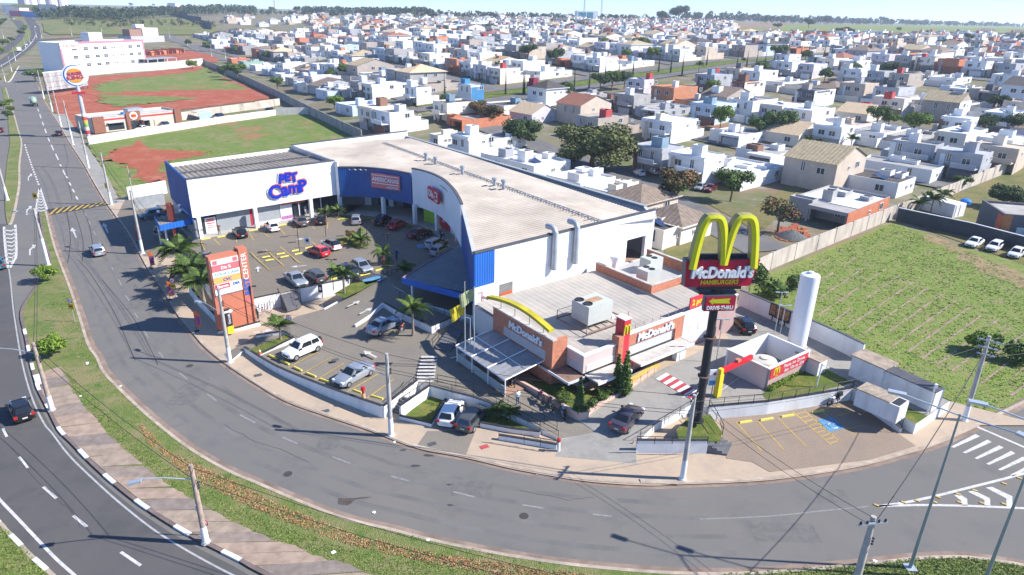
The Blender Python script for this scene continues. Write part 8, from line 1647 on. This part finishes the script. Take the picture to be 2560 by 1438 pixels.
mh(2172,275,4.6,10,14,1,'cream','cream house with orange tiled gable and white chimney wall',roof='gable',rf='cream',tower='red',tfx=.7);mh(2256,250,6.2,10,13,2,'cream','cream house with a red square tank box',tower='red',tfx=.1,tfy=.4);mh(2402,252,7.0,11,12,2,'taupe','tall taupe house with olive tiled gable and white flank',roof='gable',rf='tan',tower='grey',tfx=.4,tfy=.1,side='white');mh(2420,305,5.8,10,15,2,'white','white house with dark brown frame by the brick walls',tower='white',accent='brown');mh(1850,332,4.2,11,16,1,'white','flat white house with tall white tank box beyond the plain gable',tower='white',tfx=.3);mh(1930,380,4.4,11,15,1,'white','white house with a brick red tank box behind the carport house',tower='brown',tfx=.2,tfy=.5,accent='terracotta');mh(2000,330,4.2,12,15,1,'cream','cream house with orange tiled gable behind the dark palm',roof='gable',rf='cream',tower='brown',tfx=.7)
bw = thing('brick_shell_walls','bare orange brick room walls without roof by the white framed house','ruin',corner(2395,342,2.0),R(40));r = random.Random(9)
for i in range(5):
 MB().box(i*3,i*3 + .2,0,9,0,r.uniform(1.8,2.8)).obj('brick_wall',m_hollow,bw);MB().box(i*3 + .21,i*3 + 3,3 + i % 2*3,3.2 + i % 2*3,0,r.uniform(1.6,2.6)).obj('brick_wall',m_hollow,bw)
MB().box(0,12.2,-.2,-.01,0,1.9).obj('brick_wall',m_hollow,bw);MB().box(0,12.2,9.01,9.2,0,1.5).obj('brick_wall',m_hollow,bw)
for k,(x,y) in enumerate([(1985,585),(2000,580),(2008,590)]):
 mb = MB();rr = random.Random(k)
 for i in range(7): mb.box(i % 3*.5,i % 3*.5 + .45,i // 3*.3,i // 3*.3 + .28,0,rr.uniform(.3,.8))
 t = thing('brick_stack','%s small stack of orange bricks on the building site' % ['left','middle','right'][k],'bricks',G(x,y,.05),R(20),'brick stacks');mb.obj('bricks',m_hollow,t)
sp_ = thing('sand_heap','heap of dark gravel with a tarpaulin on the building site','heap',G(1978,592,.04));MB().lathe([(2.6,0),(2.0,.4),(1.0,.9),(.2,1.2)],n=14).obj('gravel',M('gravel_dark',(.12,.13,.13),.95,.3,3,bump=.6),sp_,smooth=2)
# white container, blue tank, black house on the right
bx_ = box_thing('storage_container','white storage container behind the slate wall','container',2380,545,.02,3.4,7,2.6,25,m_white,[('door_bar',(.4,.5,-.05,-.002,.2,2.4),m_grey),('door_bar',(1.6,1.7,-.05,-.002,.2,2.4),m_grey)]);tw_ = thing('blue_water_tank','round blue plastic tank beside the white container','tank',G(2412,512,1.2));MB().lathe([(.7,0),(.95,.2),(1.0,.9),(.6,1.2),(.2,1.25)],n=16).obj('tank_body',M('tank_bright_blue',(.02,.2,.6),.5,.05),tw_,smooth=.7)
kb = thing('black_house','black and orange modern house at the right picture edge','house',G(2492,598,.02),R(-14));MB().parapet(0,14,0,10,0,4.6,.4,.4).obj('wall',[HM['darkgrey'],RM['cement']],kb);MB().box(-.06,.0,0,2.2,0,4.2).obj('orange_panel',m_orange,kb);MB().box(0,1.4,-.08,-.002,0,4.4).obj('orange_panel',M('orange_timber',(.55,.22,.08),.7,.15),kb);MB().box(2.5,4.5,-.06,-.002,0,2.4).obj('white_door',m_pure,kb);MB().parapet(5,14,-5,-.1,0,3.2,.3,.3).obj('low_wing',[HM['darkgrey'],RM['cement']],kb)
# --- street grid and procedural rows of lots
EA,EB = Vector((math.cos(R(130)),math.sin(R(130)),0)),Vector((math.cos(R(40)),math.sin(R(40)),0))
def AB(a,b): q = EA*a + EB*b;return Vector((q.x,q.y,T(q.x,q.y)))
def seen(p,m=60):
 v = Vector((p.x,p.y,p.z)) - Vector((0,0,CAM_H));dd = v.dot(FWD)
 if dd < 5: return None
 x,y = PW/2 + F_PX*v.dot(RIGHT)/dd,PH/2 - F_PX*v.dot(UP)/dd
 return (x,y,dd) if -m < x < PW + m else None
def ab_road(name,pts,wd,mat,dz=.14):
 mb = MB();p = [AB(*q) for q in pts];out = []
 for u,v in zip(pts,pts[1:]):
  n = max(1,int(math.hypot(v[0] - u[0],v[1] - u[1])/7))
  for i in range(n): out.append(AB(u[0] + (v[0] - u[0])*i/n,u[1] + (v[1] - u[1])*i/n))
 out.append(p[-1])
 for i,c in enumerate(out):
  d = out[min(i + 1,len(out) - 1)] - out[max(i - 1,0)];d.z = 0;d.normalize();n_ = Vector((-d.y,d.x,0))*wd/2
  for s_ in (-1,1): q = c + n_*s_;mb.v.append((q.x,q.y,T(q.x,q.y) + dz))
  if i: a = 2*(i - 1);mb.f.append((a,a + 2,a + 3,a + 1));mb.mi.append(0)
 return struct(name,mb,mat)
m_town = M('town_asphalt',(.15,.145,.14),.9,.15,.2)
S_B = [114 + 61*k for k in range(15)]
ab_road('town_street',[(52,98),(80,110),(106,121),(150,129),(193,133),(205,135)],9,m_town,.06 + .05)
for k,b in enumerate(S_B[1:]): ab_road('town_street',[(48,b),(205,b)],8,m_town);ab_road('town_street',[(222,b),(760,b)],8,m_town)
ab_road('town_street',[(222,135),(330,140),(470,150)],8,m_town);ab_road('cypress_avenue',[(205,125),(205,960)],7,m_town);ab_road('cypress_avenue',[(222,125),(222,960)],7,m_town);ab_road('avenue_lawn',[(213.5,130),(213.5,960)],9,m_lawn,.12);ab_road('town_cross_street',[(420,120),(420,960)],9,m_town);ab_road('town_cross_street',[(600,150),(600,960)],9,m_town)
rg = random.Random(2024);lots = []
for k,b in enumerate(S_B):
 for sd_i,(b0,fr_) in enumerate(((b + 7.5,True),(b - 28.5,False))):
  if k == 0 and not fr_: continue
  a = 50.0
  while a < 750:
   La = rg.uniform(9.2,11.2);a1 = a + La
   if a1 > 196 and a < 230: a = 231;continue
   if a1 > 413 and a < 427: a = 428;continue
   if a1 > 593 and a < 607: a = 608;continue
   lots.append((a,b0,La,fr_,k));a = a1 + rg.uniform(.2,1.0)
cand = []
for (a,b0,La,fr_,k) in lots:
 p = AB(a,b0);c = AB(a + La/2,b0 + 10)
 s_ = seen(c)
 if not s_ or s_[1] < 30: continue
 if a > 300 and b0 < 125 + (a - 230)*.14: continue
 if p.y < 195 and p.x > 0 and b0 < 160: continue
 if any(math.hypot(c.x - m_[0],c.y - m_[1]) < m_[2] + 6.5 for m_ in MAN): continue
 if s_[0] > 1830 and s_[1] < 93: continue
 if 940 > a > 60 and k == 0 and a < 165: continue
 cand.append((s_[2],a,b0,La,fr_,k,p,s_))
cand.sort(key=lambda q: q[0])
walls = ['white']*9 + ['cream']*4 + ['grey']*5 + ['beige','beige','beige','brick','terracotta','lilac','paleblue','taupe','taupe','concrete','concrete']
tows = ['white']*7 + ['grey','cream','beige','brown','red','bluegrey','darkgrey','terracotta',None]
ords = ['first','second','third','fourth','fifth','sixth','seventh','eighth','ninth','tenth','eleventh','twelfth','thirteenth','fourteenth','fifteenth','sixteenth','seventeenth','eighteenth','nineteenth','twentieth']
def ordw(n):
 if n < 20: return ords[n]
 return {2: 'twenty',3: 'thirty',4: 'forty',5: 'fifty',6: 'sixty'}[(n + 1) // 10] + ('' if (n + 1) % 10 == 0 else '-' + ords[(n + 1) % 10 - 1])
cnt = {};plans = []
for q in cand:
 d_,a,b0,La,fr_,k,p,s_ = q;rr = random.Random(int(a*31 + b0*17))
 if rr.random() < (.05 if d_ < 420 else .04): plans.append((q,None));continue
 st = 2 if rr.random() < .55 else 1;wl = rr.choice(walls);rf_ = 'flat' if rr.random() < .89 else rr.choice(('gable','hip'));plans.append((q,(st,wl,rr.choice(tows) if wl != 'brick' else None,rf_,rr.choice(('cement','cement','white','cement','dark','cement','dark')) if rf_ == 'flat' else rr.choice(('tan','brown','cream','dark','brown','tan','red')),rr)))
NIND = 252
rowkey = {}
for i,(q,pl) in enumerate(plans):
 if pl: rowkey.setdefault((q[5],q[4],q[1] < 210),[]).append((q[1],i))
rank = {}
for kk,l_ in rowkey.items():
 for j,(_,i) in enumerate(sorted(l_)): rank[i] = j
far = MB();fmats = [HM[k] for k in HM] + [RM[k] for k in RM] + [m_glass];mkey = {k: i for i,k in enumerate(list(HM) + ['r_' + x for x in RM] + ['glass'])}
def add_far(p,ang,La,Lb,pl):
 st,wl,tw,rf_,rfm,rr = pl;ca,sa = math.cos(ang),math.sin(ang);b = MB();mw_,mr_ = mkey[wl],mkey['r_' + rfm];H = 3.3 if st == 1 else 6.5
 if rf_ == 'flat':
  b.parapet(3 if st == 2 else 0,Lb,0,La,-1,3.3,.2,.4,mw_,mr_)
  if st == 2: b.parapet(1.5,Lb*rr.uniform(.55,.85),-.05,La*rr.uniform(.75,1),2.6,6.5,.2,.5,mw_,mr_)
 else:
  b.box(0,Lb,0,La,-1,H,mw_);i0 = len(b.f);tile_roof(b,-.5,Lb + .5,-.4,La + .4,H,La*.22,rf_,4);b.mi[i0:] = [mr_]*(len(b.f) - i0)
  if rf_ == 'gable': b.face([(0,0,H),(Lb,0,H),(Lb/2,0,H + La*.2)],mw_)
 if tw: x0,y0 = Lb*rr.uniform(.15,.5),La*rr.uniform(.05,.5);b.box(x0,x0 + 2.4,y0,y0 + 2.4,H - .5,H + rr.uniform(1.4,2.2),mkey[tw])
 if wl != 'brick':
  for y in (La*.25,La*.65): b.box(-.05 + (1.5 if st == 2 and rf_ == 'flat' else 0),0 + (1.49 if st == 2 and rf_ == 'flat' else 0),y - .7,y + .7,H - 2.4,H - 1.2,mkey['glass'])
  b.box(Lb*.5,Lb*.5 + .9,-.09,-.06,H - 2,H - 1.2,mkey['glass'])
 i0 = len(far.v);far.v += [(p.x + x*ca - y*sa,p.y + x*sa + y*ca,p.z + z) for x,y,z in b.v];far.f += [tuple(i0 + j for j in f) for f in b.f];far.mi += b.mi
ROWN = ['first street','second street','third street','fourth street','fifth street','sixth street','seventh street','eighth street','ninth street','tenth street','eleventh street','twelfth street','thirteenth street','fourteenth street','fifteenth street']
nind = 0;nfar = 0
for i,(q,pl) in enumerate(plans):
 d_,a,b0,La,fr_,k,p,s_ = q;an = R(40)
 if pl is None: continue
 st,wl,tw,rf_,rfm,rr = pl;Lb = rr.uniform(16.5,21)
 if nind < NIND and s_[1] > 34:
  nind += 1;dn = 'brick shell' if wl == 'brick' else {'flat': 'flat-roofed','gable': 'gabled','hip': 'hip-roofed'}[rf_]
  lb = '%s %s %s house, %s on the %s side of the %s %s cypresses' % (wl,'two-storey' if st == 2 else 'low',dn,ordw(rank[i]),'far' if fr_ else 'near',ROWN[k],'before' if a < 210 else 'beyond')
  ww = lb.split()
  last_house = house(p,an,La,Lb,st,wl,lb,accent=rr.choice(('white','beige','brown','grey')) if st == 2 else None,roof=rf_,tower=tw,rf=rfm,front=fr_,rng=rr,tfx=rr.uniform(.1,.5),tfy=rr.uniform(.05,.55),detail=d_ < 330)
  x0,x1 = (Lb,24.3) if fr_ else (-3.8,0);yw = MB().box(x0 + .02,x1,-.02,.13,-.8,2.1);yw.box(x1 - .15 if fr_ else x0,x1 + .0 if fr_ else x0 + .15,.14,La,-.8,2.1);ywo = yw.obj('yard_wall',HM['white' if rr.random() < .6 else rr.choice(('cream','concrete','taupe'))],last_house)
 else: add_far(p,an,La,Lb,pl);nfar += 1
# the oldest part of town far left, behind the boundary wall
for i in range(150):
 x,y = rg.uniform(560,1500),rg.uniform(44,68)
 p = G(x,y)
 add_far(p,R(40) + rg.choice((0,R(90)))*0,rg.uniform(9,12),rg.uniform(10,16),(rg.choice((1,2)),rg.choice(walls),rg.choice(tows),'flat' if rg.random() < .7 else 'hip','cement',rg))
tag(far.obj('distant_houses',fmats),'mass of small white and terracotta houses far back in the town','houses',kind='stuff')
# low houses along the stained boundary wall at the left
for k,(x,y,La,Lb,wl,tw,lb) in enumerate([(820,250,11,14,'paleblue','paleblue','blue-walled low house second from the near end of the stained wall'),(770,232,11,14,'cream','concrete','cream low house third along the stained wall'),(735,215,10,14,'concrete','white','pale grey low house fourth along the stained wall'),(705,203,10,13,'white','white','white low house fifth along the stained wall'),(672,190,10,13,'paleblue','grey','pale blue low house sixth along the stained wall'),(640,178,10,13,'white',None,'white low house seventh along the stained wall'),(610,168,10,13,'green',None,'turquoise roofed low house eighth along the stained wall'),(580,160,10,12,'brick',None,'brick shell at the far end of the stained wall')]): house(G(x,y),R(40),La,Lb,1,wl,lb,tower=tw,front=False,rf='white' if k % 2 else 'cement',group='houses along the stained wall')
# ---- town trees
tl = {}
for k in range(80):
 a,b = rg.uniform(60,700),rg.choice(S_B) + rg.choice((-5.5,5.5));p = AB(a,b);s_ = seen(p,0)
 if not s_ or s_[1] < 45 or p.y < 200: continue
 tl.setdefault((S_B.index(min(S_B,key=lambda z: abs(z - b))),b > min(S_B,key=lambda z: abs(z - b))),[]).append((a,k,p,s_))
for (si,fs),l_ in tl.items():
 for j,(a,k,p,s_) in enumerate(sorted(l_)):
  nm = '%s kerb tree, %s along the %s side of the %s of the town' % (['dark','green','round green','light green'][k % 4],ordw(j),'far' if fs else 'near',ROWN[si]);tree(['dark','green','round','bright'][k % 4],int(s_[0]),0,rg.uniform(.9,1.5),nm,world=p,group='street trees in the town')
# ---- woods and tree lines on the horizon: each reads as one mass
def wood(name,label,row,n,ls,mats,seed,hmin,hmax,rows=3,dy=3.0):
 r = random.Random(seed);mb = MB()
 for i in range(n):
  t = r.random();x = row[0][0] + (row[-1][0] - row[0][0])*t
  y = None
  for (x0,y0),(x1,y1) in zip(row,row[1:]):
   if x0 <= x <= x1: y = y0 + (y1 - y0)*(x - x0)/(x1 - x0)
  p = G(x,(y or row[-1][1]) - r.uniform(0,dy));h = r.uniform(hmin,hmax);br = h*r.uniform(.28,.42);me = []
  for j in range(26):
   u,tt = r.uniform(-.6,1),r.uniform(0,6.28);s_ = math.sqrt(1 - u*u);c = p + Vector((br*s_*math.cos(tt),br*s_*math.sin(tt),h*.55 + br*1.1*u));nv = Vector((r.gauss(0,1),r.gauss(0,1),r.gauss(.6,1))).normalized();A_ = nv.orthogonal().normalized()*ls*h*r.uniform(.6,1.3);B_ = nv.cross(A_).normalized()*ls*h*r.uniform(.5,1);mb.face([c - A_,c - B_,c + A_,c + B_],r.choice((0,0,1,2)))
  mb.tube([p,p + Vector((0,0,h*.5))],.25,3,2,False)
 return tag(mb.obj(name,mats),label,'trees',kind='stuff')
wood('left_wood','dense dark wood behind the pasture on the left',[(95,52),(170,50),(300,56),(430,44),(640,36)],420,.16,LM['distant'],61,9,15,dy=14);wood('pasture_scrub','grey green scrub scattered over the pasture',[(160,66),(300,72),(420,66),(560,70)],90,.2,LM['olive'],62,3.5,6,dy=12);wood('plantation','straight dark plantation row on the skyline',[(760,36),(900,38),(1080,44)],170,.16,LM['distant'],63,12,16,dy=2);wood('mid_treeline','blue green tree line beyond the middle of the town',[(600,40),(800,44),(1080,47),(1300,50),(1600,54),(1800,56)],260,.18,LM['distant'],64,7,12,dy=5);wood('right_treeline','blue green tree line beyond the green field',[(1890,59),(2100,62),(2300,66),(2560,70),(2700,72)],220,.17,LM['distant'],65,9,17,dy=1.6);wood('far_hills_wood','faint wooded ridge on the right skyline',[(1700,54.5),(2000,58.5),(2300,63),(2560,68),(2750,71)],260,.2,LM['distant'],66,12,22,dy=1.0)
for k,(x,y,s) in enumerate([(1695,60,4.6),(1655,60,3.2),(2065,62,3.2),(2205,63,3.8),(2020,72,2.2),(745,36,2.6),(1195,42,2.2),(680,34,2.2),(328,18,2.8),(385,18,3.0)]): tree('dark',x,y,s,'%s big rounded tree standing out on the skyline from the near row' % ['tall central','smaller companion','first field edge','tallest field edge','lone green field','plantation end','middle town','left town','wood edge first','wood edge second'][k],group='skyline trees')
# landmarks on the skyline
gb = thing('glass_office_block','white office block with teal glass front on the skyline','building',G(1442,54),R(8));MB().box(0,34,0,18,-2,16).obj('wall',m_white,gb);MB().box(2,14,-.3,-.05,0,14).obj('glass_front',M('teal_glass',(.05,.25,.32),.2,.2,.3),gb);MB().box(16,26,-.3,-.05,0,14).obj('glass_front',MATS['teal_glass'],gb)
for x,y,h,lb,c in [(1459,52,52,'grey radio mast behind the glass office block',m_grey),(688,30,30,'red and white lattice mast on the left skyline',m_bkred),(2321,62,62,'thin lattice mast on the right skyline',m_grey),(1502,50,90,'very thin guyed mast on the skyline',m_grey)]:
 t = thing('radio_mast',lb,'mast',G(x,y));mb = MB();w0 = 1.5
 for u,v in ((-1,-1),(1,-1),(0,1)): mb.tube([(u*w0,v*w0,-1),(u*.4,v*.4,h)],.25,3)
 for i in range(14):
  z = h*i/14;f = w0*(1 - z/h) + .4*z/h;z2 = h*(i + 1)/14;mb.tube([(-f,-f,z),(f,-f,z2)],.16,3);mb.tube([(f,-f,z),(0,f,z2)],.16,3);mb.tube([(0,f,z),(-f,-f,z2)],.16,3)
 mb.obj('lattice',c,t)
# ---- the air
mb = MB().box(-3200,3200,-60,4200,-3,170)
hz_ = mb.obj('haze',[]);tag(hz_,'thin bluish summer haze over the land','haze',kind='stuff')
hm = bpy.data.materials.new('haze');hm.use_nodes = True;hn = hm.node_tree;hn.nodes.remove(hn.nodes['Principled BSDF']);pv = hn.nodes.new('ShaderNodeVolumePrincipled');pv.inputs['Color'].default_value = (.72,.82,1,1);pv.inputs['Density'].default_value = .00016;pv.inputs['Anisotropy'].default_value = .2;hn.links.new(pv.outputs[0],hn.nodes['Material Output'].inputs['Volume']);hz_.data.materials.clear();hz_.data.materials.append(hm)
print('INDIVIDUAL HOUSES',nind,'FAR',nfar)
